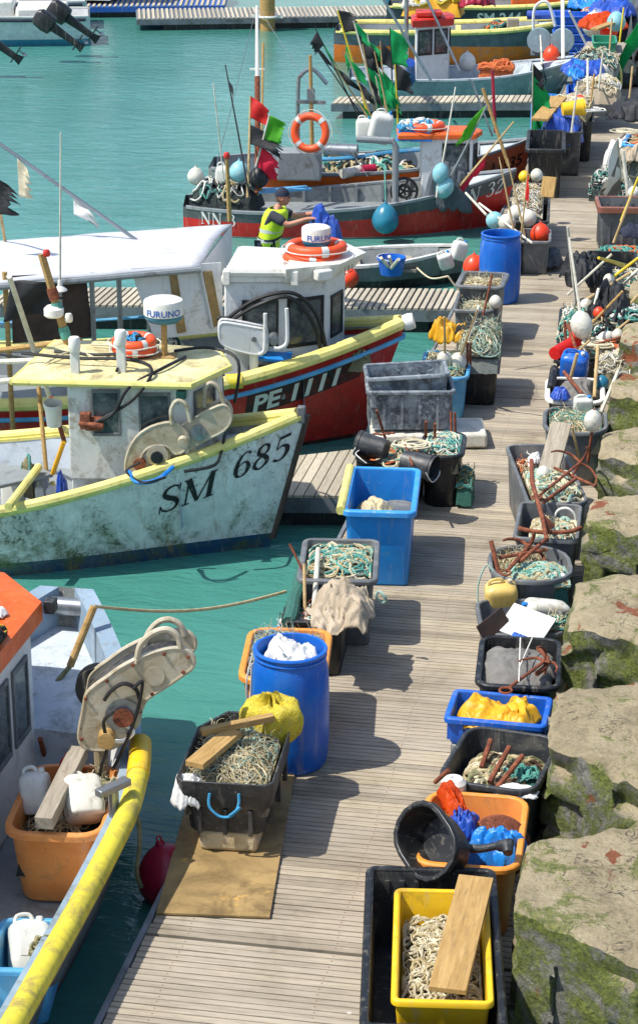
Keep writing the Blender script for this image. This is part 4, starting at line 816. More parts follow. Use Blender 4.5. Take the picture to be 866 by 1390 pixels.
t,g=tubc((616,388),(683,391),(700,371),.72,'net_tub','grey open bin of pale net beside the far blue drum','bin',.72,'grey_plastic',l=.85,taper=.86,cr=.05,rim=.05,group='pair of grey bins')
intub(g,'net_heap','cream netting in the grey bin beside the far blue drum','net',-.12,.1,'net_base',['cream_rope','tan_rope'],n=30,r=.006,seed=22,fuzz=250)
drum('empty blue plastic drum standing alone by the grey bins',-2.62,27.75,.285,.95)
# tub with white floats
t,g=tubc((660,330),(706,331),(715,308),.5,'float_tub','grey tub of white floats on canes behind the far blue drum','tub',.5,'grey_plastic',l=.9,taper=.88,cr=.05)
intub(g,'net_heap','cream line in the tub under the white floats','rope',-.1,.08,'net_base',['cream_rope','tan_rope'],n=20,r=.006,seed=23,fuzz=80)
t,g=tubc((704,328),(748,329),(750,308),.5,'float_tub','grey tub with a white liner and an orange ball','tub',.5,'grey_plastic',l=.9,taper=.88,cr=.06)
buoy('orange ball buoy in the grey tub by the floats',at(733,318,.47),.15,'ball_orange')
for px,py,mt,lb in ((671,299,'ball_pale_blue','pale blue float at the left end of a row on canes'),(688,302,'float_white','cream float low in the row on canes'),(700,290,'float_white','tall cream float in the middle of the row on canes'),(716,296,'float_white','big grey white float at the right of the row on canes')):
    buoy(lb,at(px,py,.62),.13,mt,eye=False,sq=1.0)
CAN=[((700,330),(677,213)),((712,320),(688,215)),((705,335),(716,232))]
for i,(p,q) in enumerate(CAN):
    fl=[(.98,'red_flag',.16,.34,(.2,-.3,-.6))] if i==2 else []
    dahn(['pale cane without a flag left of its twin among the white floats','pale cane without a flag right of its twin among the white floats','cane with a small red flag standing over the float tub'][i],at(*p,.5),aty(q[0],q[1],at(*p,.5).y+.1),fl,'cane',.016)
bar('cane_pole','long cane slanting down across the float tub from the boat bow','pole',at(722,330,.5),aty(650,276,30.5),.018,'pole_white')
cloth('black_sheet','crumpled black sheet on the walkway beside the orange ball','sheet',*at(728,362,.0),.75,.8,.35,'cloth_grey_net',seed=51,folds=7,amp=.2)
bar('cane_pole','tall taped cane standing from the crumpled black sheet','pole',at(782,425,.3),aty(770,308,26.0),.018,'pole_white')
t,g=tubc((690,302),(746,300),(756,246),.55,'net_tub','dark tub heaped with wiry grey nets by the dark bow','tub',.55,'dark_plastic',l=2.2,taper=.88,cr=.06)
intub(g,'net_heap','wiry grey brown net heap in the dark tub by the dark bow','net',-.05,.35,'net_grey',['cream_rope','brown_rope','tan_rope','white_rope'],n=90,r=.007,seed=24,fuzz=500,loop=(.1,.3),off=(-.05,.1))
plank('wood_offcut','short plank stuck in the wiry grey net heap',at(742,268,.7),at(746,240,1.0),.22,.05,'wood_tan')
buoy('small yellow float on the wiry net heap',at(711,240,.8),.09,'yellow_crate',eye=False)
# black bin, tarps, crates
t,g=tubc((712,203),(767,204),(787,185),.85,'bulk_bin','big empty black bin with a thick rim on the walkway edge','bin',.85,'black_plastic',l=2.0,taper=.9,cr=.03,rim=.05,rimh=.06)
t,g=tubc((735,179),(791,180),(801,163),.8,'bulk_bin','black bin covered by a blue tarpaulin behind the empty black bin','bin',.8,'dark_plastic',l=1.6,taper=.92,cr=.04)
x,y,_,w,l,r=g; cloth('blue_tarpaulin','blue tarpaulin over the black bin with a plank on it','tarpaulin',x,y,.78,w*1.1,l*1.05,.3,'blue_tarp',seed=61,rot=r,folds=6,hang=.25,amp=.14)
plank('wood_plank','broad weathered plank lying on the blue tarpaulin',(x-.35,y-.9,1.02),(x-.15,y+.9,1.15),.3,.05,'wood_tan')
bucket('yellow bucket lying on the blue tarpaulin',(x+.02,y-.55,1.16),(1,.3,.1),.15,.4,'yellow_crate')
dahn('green and black marker flags hanging in front of the blue tarpaulin',at(721,190,.4),aty(723,88,37.5),[(.88,'green_flag',.55,1.1,(.6,-.1,-.5)),(.5,'green_flag',.5,1.2,(.25,0,-.5)),(1.02,'black_cloth',.3,.4,(.5,0,-.4))],'pole_white',.02)
drum('pale blue drum standing behind the green flags',-3.0,40.2,.3,.95,mat='blue_plastic')
t,g=tubc((757,166),(806,167),(815,140),.75,'net_tub','black tub heaped with tan canvas and rope behind the blue tarpaulin','tub',.75,'black_plastic',l=2.2,taper=.9,cr=.1)
x,y,_,w,l,r=g; cloth('tan_canvas','tan canvas and rope heaped on the black tub past the tarpaulin','canvas',x,y,.72,w,l,.4,'beige_cloth',seed=63,folds=8,amp=.2)
heap('rope_coils','cream rope coils lying over the tan canvas','rope',x,y-.3,.95,w*.9,1.2,.12,'beige_cloth',['cream_rope','tan_rope'],n=20,r=.018,seed=64,loop=(.15,.35))
t,g=tubc((768,128),(797,128),(803,112),.8,'fish_crate','blue crate at the walkway edge nearest the tan canvas','crate',.8,'crate_blue',l=1.3,taper=.95,cr=.04,ribs=3,group='blue crates by the blue grey bow')
t,g=tubc((776,108),(806,108),(812,92),1.0,'fish_crate','blue crate with a blue lid sheet under the blue grey bow','crate',1.0,'crate_blue',l=1.4,taper=.95,cr=.04,ribs=3,group='blue crates by the blue grey bow')
x,y,_,w,l,r=g; cloth('blue_sheet','blue sheet bunched on the crate under the blue grey bow','sheet',x-.1,y,1.0,w,l,.25,'bright_blue_tarp',seed=66,folds=6)
heap('cream_net','cream net heaped beside the yellow wheel','net',x+.35,y-.6,.75,.9,1.3,.3,'beige_cloth',['cream_rope','white_rope','tan_rope'],n=40,r=.014,seed=67,fuzz=150,loop=(.1,.3))
b=MB(); R=Matrix.Rotation(1.57,4,'Y')@Matrix.Rotation(.0,4,'X'); b.torus(.42,.03,30,7,R)
for k in range(6): b.tube([V((0,0,0)),V((0,.42*math.cos(k*1.047),.42*math.sin(k*1.047)))],.016,6)
solo('spoked_wheel',b,'pale_yellow','yellow spoked wheel standing at the edge of the walkway','wheel',loc=(-2.02,46.2,.46),rot=.5)
bar('white_pole','white pole standing in front of the blue crates','pole',at(797,165,.6),aty(797,80,41.5),.022,'pole_white')
for k,(px,py) in enumerate(((790,78),(812,79))): pass
t,g=tubc((797,80),(832,81),(838,66),.95,'bulk_bin','grey bin under weathered boards by the green tub','bin',.95,'grey_plastic',l=2.2,taper=.92,cr=.04)
x,y,_,w,l,r=g
for k in range(4): plank('loose_board','weathered grey board lying side by side with others on the grey bin',(x-.42+k*.23,y-1.0,1.0),(x-.36+k*.23,y+1.2,1.02),.2,.04,'wood_grey',group='boards on the grey bin')
t,g=tubc((803,58),(838,58),(842,46),1.25,'fish_crate','green tub stacked behind the weathered boards','tub',1.25,pm('green_plastic','1c8c6a','157a5a',rough=.45,dirt='4c8a74',damt=.2),l=1.3,taper=.92,cr=.06)
for k in range(5):
    tub('fish_crate','flat blue crate in the stack left of the green tub','crate',at(784,62,.4).x,at(784,62,.4).y+.6,1.3,1.0,.2,'crate_blue',z=.02+k*.22,taper=.96,cr=.04,rim=.03,ribs=3,rot=.1,group='blue crates stacked left of the green tub')
for i,(px,py,mt,lb) in enumerate(((806,34,'float_white','big white ball buoy on the far end of the pontoon'),(826,42,'ball_orange','orange ball half hidden at the far end'))): buoy(lb,at(px,py,.9),.3 if i==0 else .22,mt)
cloth('orange_oilskin','orange oilskin lying on the far boards past the green tub','oilskin',*at(818,37,1.0),1.2,1.2,.35,'orange_tarp',seed=71,folds=7)
cloth('teal_tarpaulin','teal tarpaulin spread over gear at the far end of the pontoon','tarpaulin',*at(845,10,.6),2.4,3,.8,'net_teal',seed=72,folds=7)
cloth('blue_tarpaulin','blue tarpaulin heap at the top end of the pontoon','tarpaulin',*at(806,12,.6),1.6,2.4,.7,'bright_blue_tarp',seed=73,folds=7)
for i,(p,q,mt,lb) in enumerate((((826,20),(828,-20),'black_cloth','black flag hanging on a pole at the far end'),((834,20),(836,-20),'orange_tarp','orange flag hanging on a pole at the far end'),((814,32),(819,-2),'lime_flag','lime green flag furled on a pole at the far end'))):
    B0=at(*p,.8); dahn(lb,B0,aty(q[0],q[1],B0.y),[(1,mt,.4,1.3,(.3,0,-.8))],'cane',.02)
heap('gear_heap','mixed orange and pale net gear at the far end of the boards','net',*at(822,30,.7),1.5,2,.35,'net_base',['orange_rope','white_rope','cream_rope','brown_rope'],n=40,r=.02,seed=74,loop=(.15,.4))
plank('loose_board','pale board lying on the gear past the green tub',at(806,40,1.25),at(833,30,1.3),.2,.05,'wood_tan')
# ================================================================== RIGHT ROW, near to far
t,g=tubc((487,1395),(690,1400),(701,1190),.56,'pallet_crate','large dark blue slatted crate at the near end holding the yellow crate','crate',.56,'dark_plastic',l=1.75,taper=.95,cr=.04,rim=.035,rimmat='black_plastic',ribs=7)
x,y,_,w,l,r=g
t,g1=tubc((530,1360),(671,1364),(690,1212),.6,'fish_crate','yellow fish crate of pale line under a plank in the dark crate','crate',.3,'yellow_crate',l=1.22,taper=.92,cr=.03,rim=.022,ribs=0)
intub(g1,'rope_coils','pale line coiled in the yellow crate','rope',-.17,.06,'net_base',['cream_rope','tan_rope','cream_rope'],n=110,r=.006,seed=101,loop=(.05,.14))
plank('wood_plank','thick weathered plank lying lengthwise over the yellow crate',at(607,1345,.64),at(646,1192,.7),.21,.035,'wood_tan')
# black tub tilted
t=tub('oval_tub','black oval tub propped on its side with its open mouth to the walkway','tub',*at(607,1168,.5)[:2],.37,.5,.24,'black_plastic',z=.6,taper=.8,cr=.18,rim=.022,R=(Euler((rad(38),rad(-52),rad(8))).to_matrix()))
# orange tub
t,g=tubc((556,1172),(706,1184),(734,1080),.55,'net_tub','orange tub with a rust brown disc and blue sheeting beside the stone block','tub',.55,'orange_plastic',l=1.0,taper=.84,cr=.12,rim=.03,rimmat='orange_rim')
x,y,_,w,l,r=g
b=MB(); b.lathe([(.001,0),(.2,0),(.21,.012),(.2,.025),(.05,.03),(.05,.04),(.001,.04)],36,Euler((rad(62),0,rad(8))).to_matrix().to_4x4()); solo('metal_disc',b,'rust','rust brown round plate standing in the orange tub','disc',loc=at(676,1150,.42))
b=MB(); b.tube([V((0,0,0)),V((.1,.0,.01)),V((.2,.02,.03))],[.03,.026,.024],12); b.tube([V((.2,.02,.03)),V((.26,.0,.05)),V((.27,-.06,.03))],[.034,.05,.03],12); solo('pump_handle',b,'dark_plastic','dark pipe with a hooked end lying across the orange tub','pipe',loc=at(632,1152,.6))
cloth('blue_sheet','bright blue sheet crumpled in the near side of the orange tub','sheet',*at(672,1172,.36),.42,.26,.2,'bright_blue_tarp',seed=102,folds=8,amp=.22)
cloth('blue_sheet','dark blue plastic sheet tucked under the orange cloth','sheet',*at(628,1130,.5),.2,.26,.14,'blue_tarp',seed=103,folds=7,amp=.25)
cloth('orange_cloth','bright orange strip of cloth hanging over the corner of the orange tub','cloth',*at(615,1098,.55),.15,.42,.14,'orange_tarp',seed=104,folds=5,rot=.45,amp=.2,edge=.3)
# black tub with coarse rope
t,g=tubc((589,1058),(726,1079),(739,990),.56,'rope_tub','big black tub of thick rope and rusty bars between the blue crate and orange tub','tub',.56,'dark_plastic',l=.9,taper=.86,cr=.14,rim=.022)
intub(g,'rope_coils','thick tan and green rope coiled in the big black tub','rope',-.22,.16,'net_dark',['tan_rope','cream_rope','olive_rope','brown_rope'],n=75,r=.012,seed=105,fw=.86,fl=.85,loop=(.08,.2),off=(.02,-.02),sides=6)
heap('teal_coil','small coil of teal rope in the right corner of the big black tub','rope',*at(706,1058,.45),.24,.2,.05,'net_teal',['teal_rope'],n=10,r=.009,seed=106,loop=(.05,.09))
for i,(p,q) in enumerate([((653,1042),(666,1004)),((664,1062),(691,1014)),((670,1075),(709,1026))]): bar('rusty_bar','rusty iron bar leaning in the big black rope tub','bar',at(*p,.5),at(q[0],q[1],.62),.019,'rust',group='three rusty bars in the big black tub')
bar('rusty_bar','short rusty bar at the left corner of the big black tub','bar',at(590,1062,.5),at(609,1045,.62),.016,'rust')
b=MB(); b.lathe([(.001,0),(.07,0),(.085,.03),(.085,.09),(.06,.12),(.02,.125),(.015,.1),(.001,.1)],20); solo('round_float',b,'white_plastic','white round float with a dark hole at the corner of the big black tub','float',loc=at(615,1078,.5))
cloth('white_rag','pale rag lying at the near lip of the big black tub','rag',*at(700,1078,.5),.3,.14,.06,'white_cloth',seed=107,folds=6)
# blue crate with oilskin
t,g=tubc((601,975),(741,988),(752,940),.52,'fish_crate','bright blue fish crate holding a mustard oilskin','crate',.22,'crate_blue',l=.52,taper=.95,cr=.025,rim=.03,rimh=.04,ribs=6)
x,y,_,w,l,r=g
b=MB(); b.box((0,0,.15),(w*.86,l*.86,.3)); solo('grey_box',b,'grey_plastic','grey box under the bright blue fish crate','box',loc=(x,y,0),rot=r,bevel=.02)
cloth('mustard_oilskin','mustard yellow oilskin heaped in the bright blue fish crate','oilskin',x-.0,y-.02,.43,w*.84,l*.92,.22,'yellow_oilskin',seed=108,rot=r,folds=6,amp=.13,edge=.2,sag=1.6)
# grey sheeted tub
t,g=tubc((643,930),(762,936),(770,860),.55,'net_tub','black tub covered with grey sheeting and a rusty grapnel','tub',.55,'black_plastic',l=.95,taper=.86,cr=.1,rim=.03)
x,y,_,w,l,r=g
cloth('grey_sheeting','grey sheeting tucked into the black tub under the grapnel','sheeting',x,y,.46,w*.92,l*.9,.11,'grey_cloth',seed=109,rot=r,folds=5,amp=.1,edge=.05,sag=3)
grapnel('rusty_anchor','rusty grapnel lying on the grey sheeting',at(690,934,.62),at(738,898,.66),.013,4,.16)
b=MB(); b.tube(cat_rom([V((0,0,0)),V((.06,.12,.02)),V((.05,.26,.03)),V((-.02,.36,.05))],6),.02,7); solo('rusty_hook',b,'rust','curved rusty hook arm rising from the grey sheeting','hook',loc=at(728,915,.6))
for k,(p,q) in enumerate([((704,925),(706,866)),((705,905),(722,866))]): bar('white_rope',['white cord running straight up the grey sheeting','white cord slanting across the grey sheeting'][k],'rope',at(*p,.66),at(*q,.62),.006,'white_rope')
# jerrycan tub
t,g=tubc((652,862),(772,862),(782,800),.5,'net_tub','grey tub crammed with jerrycans and a white panel','tub',.5,'grey_plastic',l=.75,taper=.86,cr=.14,rim=.02)
x,y,_,w,l,r=g
jerry('amber coloured jerrycan standing at the left of the jerrycan tub',*at(681,838,.3),.27,.2,.36,'can_yellow',rot=.2,tilt=(.15,-.08),cap='cream_metal')
jerry('stained cream plastic drum can lying on its side',at(765,835,.42).x,at(765,835,.42).y,.42,.22,.2,.4,'float_white',rot=.35,tilt=(.15,-1.35))
jerry('small white jerrycan with a lilac base by the teal rope',*at(752,806,.42),.2,.14,.22,'can_white',rot=.1,tilt=(.35,0),cap='white_plastic')
b=MB(); b.box((0,0,0),(.38,.3,.02)); 
for k in range(5): b.box((-.02+k*.035,-.12,.012),(.018,.02,.004),mi=1)
b.box((.06,-.135,.0125),(.22,.05,.003),mi=1)
o=solo('printed_board',b,['white_paint','sign_blue'],'white panel printed with a blue strip in front of the cans','board',loc=at(714,848,.56),smooth=0,bevel=.003); o.rotation_euler=(rad(28),rad(8),rad(-22))
plank('plywood_offcut','dark brown board standing on edge left of the white panel',at(652,862,.52),at(686,835,.62),.16,.012,'brown_ply',tilt=rad(70),cat='board')
heap('teal_line','tangled teal and tan line beside the cream drum can','net',*at(750,850,.5),.26,.2,.06,'net_base',['teal_rope','tan_rope','cream_rope'],n=20,r=.006,seed=110,fuzz=60)
# round tub with green rope
t,g=tubc((668,790),(784,790),(784,738),.62,'rope_tub','round grey tub of green rope and tan net with crossed rusty bars','tub',.62,'grey_plastic',l=.86,taper=.84,cr=.3,rim=.02)
x,y,_,w,l,r=g
intub(g,'net_heap','tan net heaped at the back of the round green rope tub','net',-.12,.1,'net_base',['tan_rope','tan_rope','cream_rope'],n=40,r=.005,seed=111,fuzz=500,fl=.5,off=(-.06,.16),fw=.7)
intub(g,'rope_coils','mint green rope coils in the round grey tub','rope',-.1,.12,'net_teal',['pale_teal_rope','teal_rope','pale_teal_rope','tan_rope'],n=46,r=.009,seed=112,fl=.55,fw=.8,off=(.05,-.16),loop=(.1,.24))
grapnel('rusty_anchor','rusty grapnel lying across the green rope with its shank towards the walkway',at(688,775,.68),at(717,742,.72),.018,4,.2,spin=.4)
bar('rusty_bar','rusty bar crossing the green rope from left to right','bar',at(677,757,.7),at(742,746,.72),.017,'rust'); bar('rusty_bar','rusty bar standing up at the left rim of the green rope tub','bar',at(677,779,.6),at(666,734,.85),.02,'rust')
bar('rusty_bar','rusty bar slanting up from the green rope to the next tub','bar',at(705,763,.68),at(743,730,.78),.017,'rust')
b=MB(); b.tube(cat_rom([(0,0,0),(-.08,.05,.06),(-.14,-.02,-.1),(-.12,-.1,-.35),(-.1,-.12,-.5)],5),.008,5); solo('rope_tail',b,'pale_teal_rope','thin green rope tail hanging over the left side by the amber can','rope',loc=at(672,780,.6))
# grey rope tub with anchor
t,g=tubc((695,730),(785,735),(799,685),.66,'rope_tub','square grey tub of cream rope below a long rusty anchor','tub',.66,'grey_plastic',l=.95,taper=.86,cr=.06,rim=.02)
x,y,_,w,l,r=g
intub(g,'rope_coils','cream rope coils in the square grey tub','rope',-.14,.12,'net_base',['cream_rope','tan_rope','cream_rope','pale_teal_rope'],n=50,r=.009,seed=113,fl=.8,fw=.82,off=(.05,-.05),loop=(.07,.18))
b=MB(); b.tube([at(742,734,.74)-at(722,655,.95),at(735,700,.86)-at(722,655,.95),V((0,0,0)),at(721,625,.98)-at(722,655,.95)],[.018,.02,.022,.02],8); b.tube(cat_rom([at(704,717,.72)-at(722,655,.95),at(730,722,.72)-at(722,655,.95),at(770,722,.74)-at(722,655,.95),at(788,716,.76)-at(722,655,.95)],5),.02,7)
b.prism([at(735,700,.86)-at(722,655,.95),at(752,716,.76)-at(722,655,.95),at(742,722,.76)-at(722,655,.95)],(0,.02,.02)); solo('rusty_anchor',b,'rust','long rusty anchor standing between the square grey tub and the plank tub','anchor',loc=at(722,655,.95))
b=MB(); b.tube(cat_rom([(0,0,0),(.03,.0,.1),(.11,.0,.13),(.18,0,.08),(.2,0,0)],5),.012,6); solo('plastic_hoop',b,'white_plastic','pale plastic hoop at the back of the square grey tub','hoop',loc=(x+.03,y+.28,.56))
# plank tub
t,g=tubc((715,684),(800,683),(818,594),.6,'rope_tub','grey tub of mixed rope with a plank and rusty anchors, behind the square tub','tub',.6,'grey_plastic',l=1.75,taper=.9,cr=.1,rim=.02)
x,y,_,w,l,r=g
intub(g,'rope_coils','cream and green rope piled in the tub under the plank','rope',-.06,.12,'net_base',['cream_rope','pale_teal_rope','olive_rope','cream_rope'],n=60,r=.01,seed=114,fl=.55,off=(.02,-.4),loop=(.07,.2))
intub(g,'net_heap','grey net and rags in the back half of the plank tub','net',-.2,.15,'net_dark',['tan_rope','white_rope','orange_rope'],n=30,r=.007,seed=115,fl=.45,off=(0,.4),fuzz=120)
plank('wood_plank','long weathered plank leaning in the tub of mixed rope',at(744,640,.62),at(762,575,.95),.2,.04,'wood_grey')
grapnel('rusty_anchor','rusty grapnel lying over the cream rope by the stone block',at(731,673,.72),at(787,628,.78),.014,4,.26,spin=.5); bar('rusty_bar','rusty bar lying parallel to the grapnel in the plank tub','bar',at(737,682,.72),at(781,650,.76),.018,'rust')
bar('rusty_bar','rusty bar crossing below the float in the plank tub','bar',at(752,635,.74),at(808,660,.72),.014,'rust')
cloth('white_rag','white rag at the left corner of the plank tub','rag',*at(726,626,.6),.14,.2,.1,'white_cloth',seed=116,folds=5)
buoy('small cream float at the end of the plank',at(737,643,.66),.07,'float_white',eye=False)
dahn('cane with a grey white float leaning by the stone block',at(797,628,.6),at(806,555,1.15),[],'rust',.018,('float_white',.78),floatr=.085)
bar('cane_pole','thin green cane standing in the plank tub','pole',at(786,625,.6),at(776,580,.95),.014,'cane')
# round net tub, white rimmed tub
t,g=tubc((735,588),(826,590),(830,548),.6,'net_tub','round grey tub of tan netting behind the plank tub','tub',.6,'grey_plastic',l=.95,taper=.85,cr=.26,rim=.025)
intub(g,'net_heap','tan and teal netting in the round grey tub','net',-.1,.12,'net_base',['tan_rope','cream_rope','teal_rope'],n=40,r=.006,seed=117,fuzz=350)
t,g=tubc((738,546),(822,548),(826,512),.62,'net_tub','white rimmed tub with a dark cover and a pipe fitting','tub',.62,'dark_plastic',l=.95,taper=.86,cr=.14,rim=.045,rimmat='white_plastic')
x,y,_,w,l,r=g
cloth('dark_cover','dark grey cover sagging in the white rimmed tub','cover',x,y,.5,w*.8,l*.8,.2,'grey_cloth',seed=118,folds=6)
bar('pipe_fitting','black elbow pipe lying at the white rim','pipe',at(747,528,.62),at(752,500,.75),.045,'black_plastic'); jerry('white can standing at the near rim of the dark covered tub',*at(790,560,.55),.2,.14,.2,'can_white',rot=.2,tilt=(.2,0))
bar('rusty_bar','flat rusty strip lying over the dark cover','bar',at(765,505,.75),at(790,535,.72),.02,'rust')
# dump of poles
t,g=tubc((752,492),(836,495),(850,405),.45,'net_tub','low black tub under the dump of poles and floats','tub',.45,'black_plastic',l=2.6,taper=.92,cr=.1,rim=.02)
x,y,_,w,l,r=g
intub(g,'net_heap','tangled grey net, line and rags under the dumped poles','net',-.08,.3,'net_dark',['cream_rope','tan_rope','white_rope','teal_rope','brown_rope'],n=90,r=.009,seed=119,fuzz=400,loop=(.08,.25))
jerry('blue jerrycan with a pale band leaning in the pole dump',*at(778,512,.55),.3,.24,.36,'barrel_blue',rot=-.15,tilt=(.35,.1),cap='white_plastic')
dahn('long cane with a big white cylinder float over the blue jerrycan',at(797,500,.45),aty(772,322,23.6),[],'pole_white',.02,('float_white',.33),floatr=.125)
bar('red_float','long red fender float lying beside the blue jerrycan','float',at(752,480,.62),at(781,463,.66),.075,'red_flag',n=12)
for i,(p,q) in enumerate([((768,470),(766,436)),((776,472),(777,440))]): bar('rusty_rod','rusty upright of the little frame beside the red float','rod',at(*p,.55),at(q[0],q[1],.85),.016,'rust',group='rusty uprights beside the red float')
bar('rusty_rod','rusty cross rung between two uprights beside the red float','rod',at(766,446,.78),at(777,444,.78),.014,'rust')
dahn('cane with a flat white float leaning right over the net pile',at(806,472,.55),at(854,434,.85),[],'cane',.02,('float_white',.3),floatr=.09)
for i,(p,q,mt,lb) in enumerate([((800,440),(812,392),'pole_white','cane whose top is tied with orange cord in the pole dump'),((790,410),(855,370),'cane','long brown cane lying across the pole dump'),((826,405),(866,366),'pole_white','thick pale pole at the right of the pole dump'),((806,540),(811,470),'cane','thin cane standing in front of the blue jerrycan'),((815,560),(840,500),'pole_white','short pale pole stuck behind the white can'),((830,440),(866,400),'cane','brown cane under the black sheets'),((790,500),(770,440),'rust','rusty bar sticking up left of the white float'),((772,520),(783,480),'cane','short thin stake leaning on the blue jerrycan')]):
    bar('cane_pole',lb,'pole',at(*p,.6),at(q[0],q[1],.95),.02,mt)
cloth('black_sheet','black sheet heaped in the middle of the pole dump','sheet',*at(823,445,.5),.6,1.3,.45,'black_cloth',seed=120,folds=7,amp=.2)
dahn('yellow pole with a navy flag hanging from it in the pole dump',at(846,360,.8),at(812,350,1.2),[(.75,'navy',.45,.5,(-.1,-.2,-.9))],'pole_yellow',.03)
cloth('black_sheet','black net sheet draped left of the navy flag','sheet',*at(790,380,.35),.6,.8,.4,'black_cloth',seed=121,folds=6,amp=.2)
buoy('white ball float at the right of the black sheet',at(826,380,.85),.075,'float_white',eye=False); buoy('grey white float between the canes of the dump',at(795,415,.75),.08,'float_white',eye=False); buoy('small white float beside the teal line',at(838,415,.75),.1,'float_white',eye=False)
heap('teal_line','teal line tangled at the quay side of the pole dump','rope',*at(850,430,.7),.4,.6,.12,'net_dark',['teal_rope','white_rope'],n=20,r=.009,seed=122)
heap('net_heap','bleached net at the near right of the pole dump','net',*at(832,500,.5),.4,.7,.2,'net_base',['white_rope','cream_rope'],n=30,r=.008,seed=123,fuzz=120)
b=MB(); 
for k in range(1): b.lathe([(.001,0),(.06,0),(.07,.05),(.05,.1),(.001,.11)],12)
# brown rimmed bin
p0=at(808,345,0)
t=tub('bulk_bin','grey ribbed bin with a brown front rim at the walkway edge','bin',p0.x+.33,p0.y+.45,.68,.8,.72,'grey_plastic',rot=.12,taper=.86,cr=.04,rim=.04,rimh=.09,rimmat=pm('brown_rim','8c5a48','784838',rough=.55,dirt='a08878',damt=.3),ribs=3)
heap('net_scraps','orange and teal line at the foot of the brown rimmed bin','net',p0.x+.4,p0.y-.25,.02,.8,.5,.15,'net_dark',['orange_rope','teal_rope'],n=24,r=.012,seed=124)
t,g=tubc((795,362),(866,364),(880,348),.4,'net_tub','low dark tub between the brown rimmed bin and the yellow pole','tub',.4,'black_plastic',l=1.0,taper=.9,cr=.05)
# nets, cans, blue crate
q0=at(818,268,.0)
cloth('white_net','pile of white and grey net behind the brown rimmed bin','net',q0.x+.45,q0.y+1.6,.0,1.1,2.6,.75,'white_cloth',seed=125,folds=9,amp=.22)
heap('net_heap','teal and black net left of the white net pile','net',q0.x+.1,q0.y+.2,.0,.7,1.2,.5,'net_dark',['teal_rope','white_rope','black_rope'],n=50,r=.012,seed=126,fuzz=150,loop=(.08,.25))
bar('white_pole','white pole leaning among the net behind the brown rimmed bin','pole',at(853,275,.4),at(845,205,1.2),.03,'pole_white')
B0=at(842,245,.5); dahn('white and grey flags on a short pole leaning to the walkway',B0,at(838,188,1.3),[(1,'white_cloth',.5,.9,(-.3,-.1,-.6)),(.6,'grey_cloth',.6,.9,(-.4,-.2,-.7))],'pole_white',.02)
t,g=tubc((842,196),(885,198),(892,170),.85,'fish_crate','bright blue tub of tan rope at the right edge by the quay','tub',.85,'blue_plastic',l=1.4,taper=.94,cr=.05,rim=.05,rimmat='blue_rim')
intub(g,'rope_coils','tan rope in the bright blue tub at the right edge','rope',-.15,.12,'net_base',['tan_rope','orange_rope'],n=26,r=.016,seed=127,loop=(.1,.3))
bucket('black bucket standing in front of the bright blue tub',at(862,235,.3),(0,0,1),.26,.55,'black_plastic')
cloth('black_sheet','black sheet and white net on gear past the bright blue tub','sheet',*at(856,158,.8),.9,1.4,.35,'black_cloth',seed=128,folds=7)
# far dark net and green flag
q0=at(852,95,0)
cloth('black_net','big dark net heap beside the walkway at the far end','net',q0.x+.6,q0.y+4.0,0,2.0,6.5,1.5,'cloth_grey_net',seed=129,folds=11,amp=.2)
B0=at(872,60,1.0); dahn('green flag drooping over the walkway from the dark net heap',B0,aty(872,20,B0.y),[(1.0,'green_flag',1.6,.6,(-.7,-.3,-.9))],'cane',.03)
# red ball in the water
buoy('red ball fender floating between the yellow fendered boat and the walkway',(at(230,1195,-.22).x,at(230,1195,-.22).y,-.2),.22,'ball_red',up=(-.3,.2,1))
# ================================================================== BOATS
HD=math.pi/2
def seat(bt,p): return bt.W(p)
def cable(bt,name,mat,pts,r=.012,parent=None):
    b=MB(); b.tube(cat_rom([V(p) for p in pts],6),r,6); return obj(name,b,mat,parent or bt.t)
def radome(bt,p,r=.2,txt='FURUNO',facing=-1.57):
    """radar dome with its lettering wrapped round the side, as a part of the boat"""
    p=V(p); b=MB(); b.lathe([(r*.75,0),(r*.93,.03),(r*.97,.06),(r*.97,.07)],32,Matrix.Translation(p),0); b.lathe([(r*.97,.07),(r,.075),(r,.19),(r*.96,.215),(r*.8,.23),(.001,.235)],32,Matrix.Translation(p),1)
    d=obj('radar_dome',b,['ball_teal','white_plastic'],bt.t)
    vs,fs=text_pts(txt,.02); w=max(v[0] for v in vs); s=.066; b=MB()
    b.add([p+V(((r+.003)*math.cos(facing+(x-w/2)*s/r),(r+.003)*math.sin(facing+(x-w/2)*s/r),.085+y*s)) for x,y in vs],fs); obj('dome_lettering',b,'sign_blue',d,fix=False,smooth=0); return d
